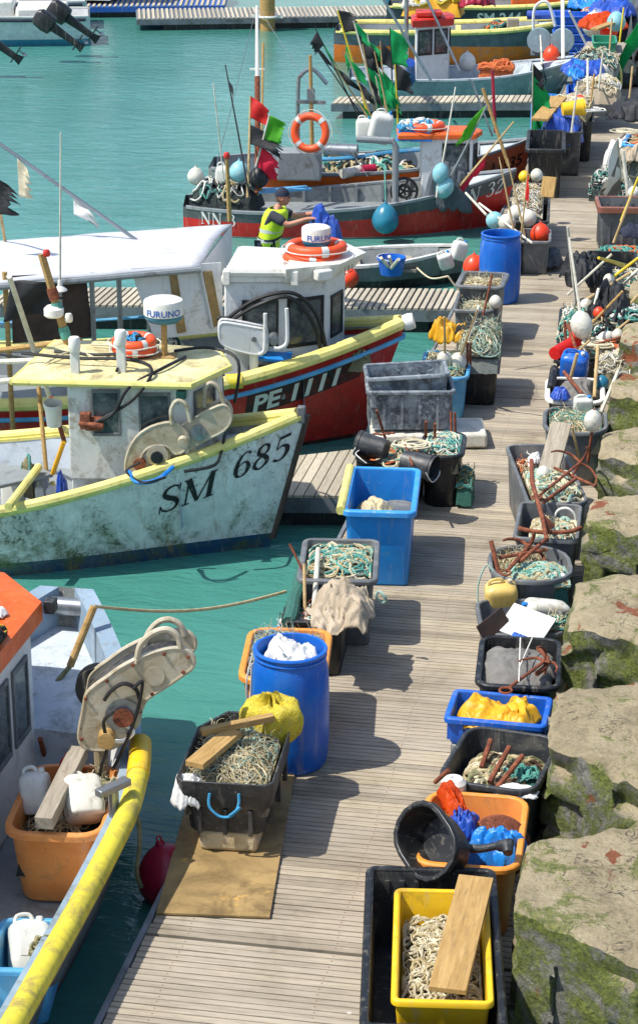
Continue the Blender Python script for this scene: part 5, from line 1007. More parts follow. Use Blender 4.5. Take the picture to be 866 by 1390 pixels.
def hauler(bt_none,label,pl,A,ang,sep,mat,rollers,arches,post,th=.025,shift=None,house=None,nplates=2):
    o,n=trace(pl,A,ang); o=cat_rom(o,3,True); A=V(A); t=thing('pot_hauler',label,'pot hauler',A)
    sh=V(shift) if shift else V((0,0,0))
    for k,off in ((0,0),(1,sep))[:nplates]:
        b=MB(); b.prism([p-A+n*off+sh*k for p in o],n*th); obj('side_plate',b,mat,t,bevel=.006,smooth=30)
        b=MB(); b.tube([p-A+n*(off+th/2)+sh*k for p in o]+[o[0]-A+n*(off+th/2)+sh*k],.018,7); obj('plate_flange',b,mat,t)
    if house:
        c_=sum([p for p in o],V((0,0,0)))/len(o); b=MB(); b.prism([c_+(p-c_)*.82-A+n*(th+.012) for p in o],n*(sep-th-.024)); obj('housing',b,house,t,smooth=30)
    for (px,py,r,a,c,mt) in rollers:
        q,_=trace([(px,py)],A,ang); q=q[0]-A; Mx=Matrix.Translation(q)@lookM(n).to_4x4(); b=MB(); L=c-a
        b.lathe([(r*.55,a),(r,a+L*.02),(r,a+L*.12),(r*.72,a+L*.3),(r*.66,a+L*.5),(r*.72,a+L*.7),(r,a+L*.88),(r,a+L*.98),(r*.5,c)],28,Mx); obj('roller',b,mt,t)
    for (pts,off) in arches:
        q,_=trace(pts,A,ang); b=MB(); b.tube(cat_rom([p-A+n*off for p in q],7),.022,8); obj('guard_hoop',b,mat,t)
    q,_=trace([post[0]],A,ang); q=q[0]-A+n*(sep/2); b=MB(); b.tube([q,V((q.x,q.y,post[1]-A.z))],.05,10); obj('post',b,mat,t); return t,n
# ---------------------------------------------------------------- white and blue boat, SM 685
sm=Boat('fishing_boat','dirty white fishing boat with yellow fender rails lettered SM 685',(-3.606,18.8,.061,1.268,2.825,.16,1.038,5.038,1.35),6.6,rake=.5,fl=.26)
sm.hull('hull_sm'); sm.inside(.0,1.15,'pale_deck','grey_paint','pale_deck',cap='pale_yellow',fd=.1)
for sd in(-1,1): sm.rail('fender_rail','pale_yellow',.1,6.5,sd,.055,dz=.03,out=.0,n=10)
b=MB(); b.box((-.05,0,1.04),(.08,.08,.17)); obj('stem_post',b,'grey_plastic',sm.t,bevel=.015)
for bt_,mt_ in ((sm,'brown_ply'),):
    b=MB(); b.tube([bt_.hp(0,v/10,1)+V((.01,0,0)) for v in range(3,11)],.03,8); obj('stem_band',b,mt_,bt_.t)
sm.letter(serif_pts('SM'),1.27,.28,.2,'sign_black',wd=1.0); sm.letter(serif_pts('685'),.6,.27,.13,'sign_black',wd=.92)
FT=[(-2.21,-.63),(-1.05,-.5),(-.83,.05),(-.95,.5),(-2.21,.65)]
RF=[(-2.72,-.68),(-1.02,-.61),(-.76,.05),(-.95,.58),(-1.4,.64),(-2.66,.74)]
b=MB(); b.loft([[V((x,y,z)) for x,y in [(-2.2,-.62),(-1.3,-.38),(-1.0,.05),(-1.0,.4),(-2.2,.6)]] for z in (0,.5)],0,True,True); obj('cabin_base',b,'dirty_white',sm.t,bevel=.01)
cabin(sm,FT,.49,1.45,'dirty_white','roof_yellow',rooft=.05,rooffoot=RF,wins=[(0,.2,.43,.47,.95),(0,.58,.84,.45,.92),(1,.1,.75,.42,.91),(2,.15,.85,.39,.88)],trim='grey_plastic')
b=MB(); b.tube([V((x,y,1.47)) for x,y in RF]+[V((*RF[0],1.47))],.035,8); obj('roof_edge',b,'pale_yellow',sm.t)
# roof gear
def roofz(): return 1.535
radome(sm,(-1.42,.18,1.88),.195,'FURUNO',-1.4)
b=MB(); b.tube([V((-1.42,.18,1.5)),V((-1.42,.18,1.9))],.03,8); b.box((-1.42,.18,1.53),(.22,.2,.02)); obj('dome_mast',b,'wood_tan',sm.t)
for k,(px,py) in enumerate(((185,500),(170,478))): pass
for lx,ly,h in ((-2.15,-.5,.3),(-1.72,-.42,.36)):
    b=MB(); b.box((lx,ly,1.5+h/2),(.085,.05,h)); p=obj('roof_post',b,'dirty_white',sm.t,bevel=.006)
    b=MB(); b.lathe([(.05,1.5+h-.06),(.058,1.5+h-.03),(.056,1.5+h+.06),(.046,1.5+h+.08),(.001,1.5+h+.085)],16,Matrix.Translation((lx,ly,0))); obj('lamp_hood',b,'white_plastic',p)
for k,z in enumerate((.0,.07)):
    ring_buoy('life_ring',['lower of two stacked orange life rings on the yellow cabin roof','upper of two stacked orange life rings on the yellow cabin roof'][k],sm.W((-1.72,.18,1.6+z)),.17,.05,rot=.3+.5*k,up=(.02,-.05*k,1))
heap('rope_tangle','tangled line inside the life rings on the yellow roof','rope',*sm.W((-1.72,.18,1.62)),.2,.2,.08,'net_dark',['black_rope','blue_rope'],n=14,r=.01,seed=201,loop=(.04,.1))
for i,pts in enumerate([[(-2.75,-.2,1.62),(-2.2,-.25,1.6),(-1.7,-.3,1.62),(-1.4,-.55,1.6),(-1.55,-.68,1.35),(-1.9,-.72,1.12)],[(-1.2,.1,1.55),(-1.35,-.4,1.56),(-1.6,-.66,1.45),(-1.75,-.72,1.2),(-1.95,-.71,1.1)],[(-1.35,.3,1.55),(-1.0,.35,1.58),(-.7,.2,1.5),(-.72,.1,1.1)],[(-2.5,.1,1.56),(-2.1,.0,1.57),(-1.8,-.1,1.6),(-1.75,-.5,1.56)]]): cable(sm,'cable','black_rubber',pts,.016)
cable(sm,'lashing','cream_rope',[(-2.5,-.3,1.55),(-2.3,.1,1.58),(-2.0,-.1,1.56),(-1.9,.3,1.57),(-2.2,.4,1.56)],.01)
b=MB(); b.box((-1.95,-.66,1.08),(.16,.1,.12)); b.box((-2.02,-.7,1.12),(.1,.08,.16)); b.tube([V((-2.08,-.72,1.1)),V((-1.84,-.74,1.08))],.03,8); obj('wall_bracket',b,'rust',sm.t,bevel=.01)
b=MB(); b.box((-1.12,-.57,1.37),(.09,.07,.08)); obj('deck_lamp',b,'net_teal',sm.t,bevel=.01)
b=MB(); b.box((-1.95,-.645,.22),(.5,.03,.2)); obj('lower_panel',b,'grey_paint',sm.t,bevel=.005)
Tm,nm=hauler(None,'cream twin plate pot hauler on the side deck of the SM 685 boat',[(171,638),(174,616),(186,594),(206,580),(232,574),(246,580),(256,594),(252,610),(238,616),(226,606),(206,606),(194,616),(188,634),(180,642)],at(240,605,.88),rad(12),.12,'cream_metal',[(214,617,.105,-.03,.02,'cream_metal'),(214,617,.06,-.1,.0,'black_plastic'),(190,628,.06,-.07,.02,'rust'),(190,626,.1,.01,.1,'dirty_white'),(215,612,.14,.03,.1,'grey_paint'),(270,588,.075,.0,.17,'steel'),(249,597,.05,-.12,-.01,'cream_metal')],[([(234,575),(233,556),(241,544),(253,550),(259,572)],-.01),([(277,560),(278,535),(286,527),(297,535),(304,555)],.17)],((225,606),.7),nplates=1)
q,_=trace([(240,592),(258,573),(296,553),(309,555),(314,570),(304,586),(276,600),(252,612)],at(240,605,.88),rad(12)); q=cat_rom(q,3,True)
for off in (.03,.2):
    b=MB(); b.prism([p-V(Tm.location)+nm*off for p in q],nm*.02); obj('arm_plate',b,'cream_metal',Tm,bevel=.006,smooth=30)
    b=MB(); b.tube([p-V(Tm.location)+nm*(off+.01) for p in q],.016,7,closed=True); obj('plate_flange',b,'cream_metal',Tm)
cable(sm,'hose','black_rubber',[sm.Li(at(190,628,.8)),sm.Li(at(172,640,.72)),sm.Li(at(195,655,.72)),sm.Li(at(225,648,.74))],.012); cable(sm,'hose','bright_blue_tarp',[sm.Li(at(176,640,.72)),sm.Li(at(185,654,.7)),sm.Li(at(212,652,.72)),sm.Li(at(235,634,.78))],.02)
cable(sm,'hose','black_rubber',[sm.Li(at(250,640,.72)),sm.Li(at(290,632,.75)),sm.Li(at(300,615,.78)),sm.Li(at(305,590,.95))],.016)
# after deck gear
b=MB(); b.box((0,0,0),(.95,.32,.04)); b.box((-.4,0,-.2),(.05,.28,.4)); b.box((.4,0,-.2),(.05,.28,.4)); q=sm.Li(at(20,655,.5)); o=obj('side_bench',b,'grey_paint',sm.t,bevel=.01,loc=(q.x-.15,q.y+.1,.48)); o.rotation_euler=(0,0,.75)
b=MB(); q0=sm.Li(at(12,688,.5)); q1=sm.Li(at(53,634,.56)); b.tube([q0,q1],.04,10); obj('fender_tube',b,'pale_yellow',sm.t)
jerry('white jerrycan standing by the cabin step of the boat lettered SM 685',*sm.W((-2.5,-.45,.1)),.22,.16,.3,'can_white',rot=.2,cap='can_yellow'); jerry('white jerrycan left of its twin by the bench of the SM 685 boat',*sm.W((-2.85,-.4,.1)),.22,.16,.34,'can_white',rot=-.2,cap='can_white')
bucket('white bucket hanging by the aft corner of the white cabin',sm.W((-2.38,-.5,1.0)),(.05,-.2,1),.09,.24,'white_plastic')
cloth('blue_rag','blue plastic bag hanging at the cabin door edge','bag',*sm.W((-2.3,-.62,.3)),.1,.14,.35,'blue_tarp',seed=202,folds=5)
bar('hand_tool','yellow handled tool leaning at the cabin door','tool',sm.W((-2.42,-.5,.5)),sm.W((-2.28,-.55,.85)),.025,'yellow_oilskin')
bar('mast_pole','brown upright stanchion tied with teal cord aft of the cabin','pole',at(68,690,.1),at(53,525,1.2),.022,'wood_tan'); bar('mast_pole','pale bent pole leaning on the cabin aft wall','pole',at(88,600,.5),at(70,540,1.1),.025,'rust')
heap('hanging_net','grey net hanging from the stanchion aft of the cabin','net',*sm.W((-2.7,-.35,.35)),.12,.12,.3,'net_base',['olive_rope','teal_rope'],n=10,r=.01,seed=203)
# masts and poles seen left, standing on the stern of the same boat
t=thing('lamp_mast','wooden lamp mast with a red lamp on top and white lamps, leaning left','mast',at(96,478,1.45)); o=V(t.location); tp=aty(57,345,o.y); b=MB(); b.box((0,0,0),(.01,.01,.01)); b=MB(); b.tube([V((0,0,-1.1)),V((0,0,0)),(tp-o)],[.045,.045,.04],4); obj('post',b,'wood_tan',t)
def lamp(par,p,r,mt,h): 
    b=MB(); b.lathe([(r*.8,0),(r,h*.15),(r,h*.7),(r*.7,h*.95),(.001,h)],18,Matrix.Translation(p)); return obj('lamp',b,mt,par)
lamp(t,aty(64,348,o.y)-o,.035,'red_paint',.07); lamp(t,aty(74,430,o.y)-o,.1,'white_plastic',.12); lamp(t,aty(94,437,o.y)-o,.04,'white_plastic',.09)
for zf,mt in ((.45,'teal_rope'),(.2,'teal_rope'),(.6,'rust')):
    b=MB(); q=(tp-o)*zf; b.lathe([(.05,-.06),(.055,0),(.05,.06)],10,Matrix.Translation(q)@lookM(tp-o).to_4x4()); obj('binding',b,mt,t)
t=thing('whip_aerial','tall thin white whip aerial with a flared foot','aerial',at(82,388,1.9)); o=V(t.location); tp=aty(83,180,o.y); b=MB(); b.tube([V((0,0,0)),tp-o],[.013,.008],6); obj('rod',b,'pole_white',t); b=MB(); b.lathe([(.075,-.05),(.07,-.035),(.025,0),(.02,.06),(.001,.06)],14); obj('foot',b,'white_plastic',t); b=MB(); b.tube([V((0,0,-.04)),V((.01,.02,-.95))],.016,6); obj('stay',b,'steel',t)
bar('bamboo_pole','bamboo pole with tape bands holding up the black flag at the left','pole',at(75,560,.5),aty(13,375,18.6),.028,'pole_white')
b=MB(); flagmesh(b,V((0,0,0)),(-.25,0,-1),(1,.2,.25),.62,.45,5,.3,.2); solo('black_flag',b,'black_cloth','black flag flying from the bamboo pole below the white canopy','flag',loc=aty(16,382,19.6),solid=.004,smooth=80,fix=False)
for k,(p,q,mt,lb) in enumerate([((-20,478),(110,462),'wood_tan','brown spar lying across the stern towards the yellow roof'),((-20,492),(85,488),'pole_white','upper white rail tube left of the yellow roof'),((-20,520),(60,512),'pole_white','lower white rail tube left of the yellow roof'),((-20,478),(125,500),'black_rubber','black cable sagging across the left edge to the yellow roof')]): bar('rail_tube',lb,'rail',at(*p,1.0),at(*q,1.45),.03 if k!=3 else .014,mt)
# ---------------------------------------------------------------- red boat PE 1111
pe=Boat('fishing_boat','red fishing boat with a pale blue stripe and yellow fender lettered PE 1111',(-3.175,22.547,.098,1.22,2.762,.251,1.009,5.214,1.981),7.2,rake=.62,fl=.24)
pe.hull('hull_pe'); pe.inside(-.05,1.1,'grey_paint','grey_paint','blue_grey_gunwale',cap='grey_paint',fd=.1)
for sd in(-1,1): pe.rail('fender_rail','pale_yellow',.06,7.1,sd,.075,dz=.02,n=10); pe.rail('rubbing_strake','pale_blue',.02,7.1,sd,.028,dz=-.15,out=.03,n=8)
b=MB(); b.lathe([(.09,-.06),(.1,0),(.09,.06),(.001,.065)],14,Matrix.Translation((.03,0,1.02))@Matrix.Rotation(1.3,4,'Y')); obj('stem_cap',b,'white_plastic',pe.t)
b=MB(); o=[]
for i in range(25):
    u=1.66-i*(1.66-.36)/24
    for dz in (.2,.47): o.append(pe.hp(u,(pe.zs(u)-dz-pe.zk)/(pe.zs(u)-pe.zk),-1,out=.004))
b.add(o,[[2*i,2*i+1,2*i+3,2*i+2] for i in range(24)]); obj('name_panel',b,'dark_red_panel',pe.t,fix=False)
pe.letter(text_pts('PE 1111',.045),1.58,.21,.23,'sign_white',off=.012,wd=1.06)
FP=[(-2.0,-.68),(-1.35,-.62),(-.88,-.32),(-.72,.15),(-1.0,.6),(-2.0,.75)]
w,r=cabin(pe,FP,-.05,1.6,'white_paint','white_plastic',over=.03,rooft=.07,lean=(.02,0),wins=[(0,.3,.92,.56,.88),(1,.08,.9,.54,.88),(2,.15,.8,.56,.86),(3,.2,.9,.55,.86)])
b=MB(); b.loft([[V((x,y,1.6)) for x,y in [(-1.3,-.68),(-.82,-.4),(-.6,.15),(-.9,.66),(-1.3,.7)]],[V((x*1.0-.0,y,1.78)) for x,y in [(-1.3,-.74),(-.72,-.46),(-.46,.15),(-.8,.74),(-1.3,.78)]]],0,True,True); vis=obj('roof_visor',b,'white_plastic',pe.t,bevel=.01)
vs,fs=text_pts('LILI',.01); b=MB(); b.add([V((-.72,-.46,1.64)).lerp(V((-.46,.15,1.64)),.12+x*.16)+V((.012,-.006,y*.09)) for x,y in vs],fs); obj('name_lettering',b,'sign_black',vis,fix=False,smooth=0)
b=MB(); b.tube([V((-1.95,-.66,1.72)),V((-1.2,-.62,1.72))],.07,10); b.box((-1.95,-.66,1.66),(.08,.16,.16)); b.box((-1.2,-.62,1.66),(.08,.16,.16)); obj('roof_roller',b,'white_plastic',pe.t,bevel=.01)
b=MB(); b.box((-.9,-.56,1.68),(.2,.12,.12),Matrix.Rotation(.6,3,'Z')); obj('flood_lamp',b,'white_plastic',pe.t,bevel=.02)
radome(pe,(-1.02,-.02,1.88),.165,'FURUNO',-1.05)
ring_buoy('life_ring','larger orange life ring round the radar dome on the white cabin roof',pe.W((-1.02,-.03,1.87)),.29,.06,rot=.5); ring_buoy('life_ring','orange life ring flat on the white cabin roof under another',pe.W((-1.06,-.06,1.77)),.28,.055,rot=.2)
for pts in ([(-1.95,-.74,1.2),(-1.6,-.78,1.45),(-1.2,-.72,1.5),(-.95,-.62,1.2),(-.85,-.55,.7),(-.86,-.5,.55)],[(-1.95,-.74,1.15),(-1.6,-.8,1.38),(-1.25,-.74,1.46),(-1.0,-.66,1.15),(-.9,-.58,.75),(-.8,-.55,.5)]): cable(pe,'hose','black_rubber',pts,.024)
b=MB(); b.box((-1.98,-.72,1.15),(.12,.1,.14)); b.tube([V((-2.05,-.74,1.22)),V((-1.9,-.76,1.1))],.03,8); obj('hose_fitting',b,'black_plastic',pe.t,bevel=.01)
# hauler on PE
Th,nh=hauler(None,'white pot hauler with tube guards beside the cabin of the red boat',[(298,448),(300,440),(310,439),(350,446),(362,450),(362,474),(352,481),(330,478),(306,470),(299,461)],at(330,470,.95),rad(14),.14,'white_paint',[(372,462,.055,-.02,.16,'steel'),(345,460,.03,-.03,.01,'steel')],[([(360,425),(360,450),(359,474),(352,481)],-.01),([(389,418),(390,445),(389,465),(380,472),(372,472)],-.02)],((345,475),.1))
b=MB(); b.box((-1.5,-.7,.55),(.5,.2,.05)); b.box((-1.5,-.7,.42),(.4,.2,.24)); obj('winch_box',b,'grey_paint',pe.t,bevel=.02)
b=MB(); b.lathe([(.09,0),(.1,.02),(.1,.16),(.001,.16)],12,Matrix.Translation((-1.62,-.74,.5))); b.lathe([(.09,0),(.1,.02),(.1,.16),(.001,.16)],12,Matrix.Translation((-1.2,-.66,.55))); obj('winch_drum',b,'black_plastic',pe.t)
b=MB(); b.box((-1.45,-.7,.78),(.42,.26,.03),Euler((.2,.1,0)).to_matrix()); obj('blue_lid',b,'blue_plastic',pe.t,bevel=.005)
heap('rope_coils','cream rope lying on the side deck by the white cabin foot','rope',*pe.W((-.62,-.25,.68)),.5,.3,.07,'net_base',['cream_rope','olive_rope'],n=16,r=.012,seed=204)
b=MB(); q=pe.hp(1.82,1,-1); b.tube([q+V((.08,0,.02)),q+V((-.1,-.01,.01))],.085,12); obj('fender_joint',b,'yellow_fender',pe.t)
# canopy
Z=1.75; cn=[at(-190,402,Z),at(272,362,Z-.02),at(315,305,Z),at(-140,338,Z)]
t=thing('deck_canopy','big flat white canopy sheet over the stern of the red boat','canopy',cn[1]); o=V(t.location)
b=MB()
def cf(u,v):
    p=(cn[0].lerp(cn[1],u)).lerp(cn[3].lerp(cn[2],u),v); p.z+=.07*math.sin(v*3.1416)-.015*nz(p.x,p.y,3,1.5); return p-o
b.grid(cf,30,14); obj('roof_sheet',b,'canopy_white' if 'canopy_white' in M else 'white_paint',t,solid=.03,smooth=60,fix=False)
ed=(cn[1]-cn[0]).normalized(); ea=math.atan2(ed.y,ed.x)
b=MB(); b.tube([cf(0,0)+V((0,0,-.03)),cf(.35,0)+V((0,0,-.03)),cf(.7,0)+V((0,0,-.03)),cf(1,0)+V((0,0,-.03))],.035,8); obj('edge_tube',b,'grey_paint',t)
def panel(name,pix,mt,A,ang,off=0,th=.02,par=t):
    q,n=trace(pix,A,ang); b=MB(); b.prism([p-o+n*off for p in q],n*th); return obj(name,b,mt,par,smooth=0)
A=V((cn[1].x,cn[1].y,.6))
panel('side_panel',[(20,378),(121,373),(131,462),(22,470)],'brown_ply',A,ea,.12)
panel('side_panel',[(180,366),(303,358),(306,452),(212,462)],'white_paint',A,ea,.06); panel('panel_stripe',[(232,372),(242,371),(255,452),(243,454)],'plywood',A,ea,.045); panel('panel_stripe',[(278,370),(290,369),(303,440),(292,446)],'plywood',A,ea,.045)
b=MB(); b.prism([cn[1]-o,cn[2]-o,cn[2]-o+V((.02,-.1,-.45)),cn[1]-o+V((.12,.08,-.75))],V((-.02,.01,0))); obj('end_sheet',b,'white_paint',t,smooth=0)
for px,z0 in ((10,-.1),(128,-.1),(205,-.1),(165,.0)):
    q,n=trace([(px,372)],A,ea); q=q[0]; b=MB(); b.tube([q-o+n*.1,V((q.x,q.y,z0))-o+n*.1],.03,8); obj('stanchion',b,'wood_tan' if px<100 else 'steel',t)
dd=aty(0,200,cn[1].y+.6); q=at(190,329,Z+.04); bar('slant_pole','long grey pole with shreds of cloth slanting off the white canopy','pole',q,aty(-10,188,q.y+.1),.022,'steel')
for k,(px,py,lb) in enumerate([(24,215,'pale torn cloth strip hanging highest on the slanting pole'),(100,268,'white shred tied midway along the slanting pole')]):
    b=MB(); flagmesh(b,V((0,0,0)),(0,0,-1),(.8,0,-.3),.18 if k==0 else .35,.45 if k==0 else .2,9+k,.5,.4); solo('cloth_shred',b,'cream_rope' if k==0 else 'white_cloth',lb,'cloth',loc=aty(px,py,q.y+.05),solid=.004,smooth=80,fix=False)
plank('board_stack','pair of faded red boards lying behind the white canopy',pe.W((-3.7,2.3,1.15)),pe.W((-2.75,2.3,1.2)),.8,.04,pm('faded_red','b4553f','a8846a',rough=.7,dirt='c0a080',damt=.4,stretch=(1,6,6)),cat='boards')
heap('net_heap','dark net and fenders by the rail under the canopy','net',*pe.W((-2.75,.2,.2)),.5,.6,.5,'net_dark',['black_rope','white_rope','teal_rope'],n=30,r=.012,seed=205)
for k,(px,py) in enumerate(((5,250),)):
    b=MB(); flagmesh(b,V((0,0,0)),(0,0,-1),(1,0,-.1),.3,.42,15,.5,.3); q=aty(-8,240,21.5); solo('black_flag',b,'black_cloth','ragged black flag at the left edge above the canopy','flag',loc=q,solid=.004,smooth=80,fix=False); bar('cane_pole','cane carrying the ragged black flag at the left edge','pole',at(8,330,Z),q+V((0,0,.05)),.018,'cane')
b=MB(); b.tube(pe.edge(2.0,6.5,1,.35,-.1,n=10),.02,6); obj('far_rail',b,'pale_blue',pe.t)
# ---------------------------------------------------------------- boat in the near left corner
gb=Boat('fishing_boat','white and orange cabin boat with a bright yellow fender in the near left corner',(-4.68,14.42,HD,1.25,2.9,.40,.9,4.2,1.8),6.6,rake=.35,blunt=.28,stern=.08)
h=gb.hull('hull_g'); 
b=MB(); o=[gb.hp(0,1-j/12,1) for j in range(13)]+[gb.hp(0,j/12,-1) for j in range(1,13)]; b.add(o,[list(range(25))]); obj('bow_plate',b,'hull_g',gb.t,fix=False)
gb.inside(-.16,1.42,'white_paint','grey_paint','pale_deck',cap='blue_grey_gunwale',fd=.3,w=.13)
b=MB()
for sd in(-1,1):
    o=[]
    for i in range(17):
        u=.02+1.42*i/16; o+=[gb.hp(u,1,sd,inset=min(.14,gb.half(u)*.9)),gb.hp(u,1,sd,inset=min(.16,gb.half(u)*.9))+V((0,0,-.32))]
    b.add(o,[[2*i,2*i+1,2*i+3,2*i+2] for i in range(16)])
obj('bow_bulwark',b,'blue_grey_gunwale',gb.t,fix=False)
b=MB(); b.tube([V((-.1,-.16,.78)),V((-.1,.16,.78))],.075,14); obj('bow_roller',b,'steel',gb.t)
b=MB(); b.tube(gb.edge(1.95,6.5,-1,.05,.0),.074,14); obj('fender_rail',b,'yellow_fender',gb.t)
b=MB(); b.tube(gb.edge(1.95,2.35,-1,.05,.0,n=6),.079,14); obj('fender_joint',b,'yellow_crate',gb.t)
FG=[(-5.2,-.16),(-1.4,-.16),(-1.0,.17),(-1.0,.9),(-5.2,.9)]; RG=[(-5.2,-.25),(-1.36,-.25),(-.86,.2),(-.86,1.0),(-5.2,1.0)]
cabin(gb,FG,-.16,1.2,'white_paint','orange_paint',rooft=.15,rooffoot=RG,wins=[(0,.88,.965,.42,.86),(0,.77,.855,.42,.86),(0,.66,.745,.42,.86),(1,.15,.85,.5,.88),(2,.1,.9,.5,.88)],trim='grey_plastic')
b=MB(); b.box((-1.3,-.29,1.3),(.1,.08,.1)); obj('roof_bracket',b,'dark_plastic',gb.t,bevel=.01)
b=MB(); b.box((-1.85,.35,1.385),(.5,.5,.01)); obj('roof_hatch',b,pm('roof_panel','e08450','d07844',rough=.5,dirt='c89070',damt=.3),gb.t,bevel=.004)
heap('rope_coils','yellow and black rope coil on the orange cabin roof','rope',*gb.W((-2.25,-.08,1.38)),.3,.5,.08,'net_dark',['yellow_net','yellow_net','black_rope'],n=16,r=.012,seed=206,loop=(.07,.14))
cloth('white_glove','pale work glove lying on the orange cabin roof','glove',*gb.W((-1.75,-.02,1.39)),.2,.14,.06,'white_cloth',seed=207,folds=4)
# mooring rope with leather sleeve
p0,p1=gb.W((-.75,-.12,.5)),gb.W((-.28,-.58,.95)); bar('mooring_sleeve','brown hose sleeve over the mooring rope at the grey bow','hose',p0+V((.1,.05,.05)),at(128,823,.98),.03,'wood_tan',n=10)
b=MB(); e0=at(128,823,.98); e1=at(388,803,.45); L=[e0.lerp(e1,i/24)-e0+V((0,0,-.1*math.sin(math.pi*i/24))) for i in range(25)]; b.tube(L,.013,6); solo('mooring_rope',b,'tan_rope','tan mooring rope stretched from the grey bow to the walkway','rope',loc=e0)
bar('mooring_rope','dark rope made fast under the brown sleeve on the white foredeck','rope',p0+V((.1,.05,.05)),p0+V((-.12,-.2,-.22)),.02,'olive_rope')
# hauler
S=3.093; PX=lambda L: [(x/S,780+y/S) for x,y in L]
Tg,ng=hauler(None,'large worn cream pot hauler with two hoops leaning over the side of the near boat',PX([(335,690),(338,640),(348,590),(356,545),(366,505),(400,470),(450,435),(500,398),(560,365),(640,332),(720,312),(780,318),(812,350),(808,390),(770,420),(700,468),(620,520),(596,560),(575,620),(540,680),(480,725),(410,738),(355,725)]),(-3.75,12.25,.5),rad(12),.30,'cream_metal',
 [(520/S,780+590/S,.125,-.02,.05,'steel'),(520/S,780+590/S,.07,-.05,-.01,'rust'),(450/S,780+675/S,.06,-.1,.0,'wood_tan'),(650/S,780+425/S,.07,-.012,.0,'cream_metal'),(650/S,780+425/S,.055,.02,.3,'white_plastic'),(400/S,780+560/S,.16,.30,.40,'black_plastic'),(390/S,780+650/S,.1,.05,.3,'steel')],
 [(PX([(575,375),(590,300),(640,250),(700,232),(745,260),(760,310)]),.01),(PX([(600,400),(610,330),(655,275),(705,262),(750,285),(770,330)]),.3)],((415/S,780+690/S),-.16),house='dark_plastic')
for k,pts in enumerate([[(440,520),(470,480),(520,450),(570,470),(590,520)],[(480,690),(520,690),(560,660),(555,640),(530,625)]]):
    q,_=trace(PX(pts),(-3.75,12.25,.5),rad(12)); b=MB(); b.tube(cat_rom([p-V(Tg.location)-ng*.03 for p in q],6),.014,6); obj('hydraulic_hose',b,'black_rubber' if k==0 else 'white_plastic',Tg)
for px_,py_ in ((345,690),(362,520),(450,445),(560,378),(690,332),(790,345),(770,408),(640,500),(590,575),(540,665)):
    q,_=trace(PX([(px_,py_)]),(-3.75,12.25,.5),rad(12)); b=MB(); b.lathe([(.013,-.014),(.013,.0),(.001,.0)],6,Matrix.Translation(q[0]-V(Tg.location))@lookM(ng).to_4x4()); b.lathe([(.001,-.02),(.008,-.02),(.008,-.012),(.001,-.012)],6,Matrix.Translation(q[0]-V(Tg.location))@lookM(ng).to_4x4()); obj('bolt',b,'rust',Tg)
for k,pts in enumerate([[(560,470),(600,440),(585,540),(560,620),(520,720),(480,800)],[(480,560),(440,600),(455,700),(430,790),(420,860)]]):
    q,_=trace(PX(pts),(-3.75,12.25,.5),rad(12)); b=MB(); b.tube(cat_rom([p-V(Tg.location)-ng*(.04+.03*k) for p in q],6),.013,6); obj('hydraulic_hose',b,'black_rubber',Tg)
# boat contents
t,g=tubc((0,1132),(141,1137),(166,1035),.42,'net_tub','orange plastic tub of cans and a plank inside the near boat','tub',.56,'orange_plastic',l=1.02,taper=.84,cr=.14,rim=.035,rimh=.05)
x,y,zr,w,l,r=g
heap('net_scraps','dark net scraps and line filling the orange tub in the near boat','net',x,y,.2,w*.8,l*.8,.14,'net_dark',['olive_rope','cream_rope','tan_rope'],n=30,r=.008,seed=208,rot=r,fuzz=60)
heap('rope_coils','olive and cream line heaped at the back right of the orange tub','rope',x+.15,y+.22,.33,.22,.4,.12,'net_dark',['olive_rope','cream_rope','olive_rope'],n=26,r=.007,seed=209,fuzz=80,loop=(.04,.11))
plank('wood_beam','heavy square timber lying across the orange tub in the near boat',at(60,1118,.52),at(108,1020,.6),.12,.09,'wood_grey')
jerry('clear white jerrycan at the left of the square timber',x-.2,y-.0,.3,.2,.17,.3,'can_white',rot=.1,tilt=(-.3,-.15),cap='white_plastic')
jerry('cream jerrycan lying at the right of the square timber',x+.2,y-.2,.4,.26,.2,.34,'float_white',rot=.5,tilt=(-1.0,.1),cap='wood_tan')
jerry('red plastic can with a printed label behind the square timber',x-.1,y+.28,.3,.16,.12,.28,'red_paint',rot=.5,tilt=(-.4,.4),cap='red_paint',labelmat='sign_white')
bar('brown_stake','brown stake standing by the bulkhead of the near boat','stake',at(62,1030,.1),at(55,1003,.35),.02,'rust')
t,g=tubc((-25,1318),(70,1320),(99,1239),.34,'fish_crate','blue tub with a tied white can in the bottom left corner','tub',.4,'pale_blue',l=.6,taper=.9,cr=.06,rim=.03)
jerry('white can printed with a blue mark, tied in the blue tub',at(38,1285,.3).x,at(38,1285,.3).y,.12,.24,.18,.34,'can_white',rot=.5,tilt=(-.7,.2),cap='white_plastic',labelmat='sign_white')
heap('rope_tail','tan rope tied round the rim of the blue corner tub','rope',*at(62,1290,.34),.14,.16,.05,'net_base',['tan_rope','olive_rope'],n=12,r=.008,seed=210)
q=gb.hp(2.9,1,-1)
t=thing('rowlock_post','galvanised T shaped post lashed to the yellow fender','post',at(156,1120,.4)); b=MB(); b.tube([V((0,0,-.1)),V((0,0,.26))],.035,10); obj('stem',b,'steel',t); b=MB(); b.box((0,0,.28),(.26,.07,.05),Matrix.Rotation(1.0,3,'Z')); obj('crosspiece',b,'steel',t,bevel=.006)
b=MB(); b.torus(.05,.014,16,6); b.torus(.052,.014,16,6,Matrix.Translation((0,0,.025))); obj('lashing',b,'tan_rope',t)
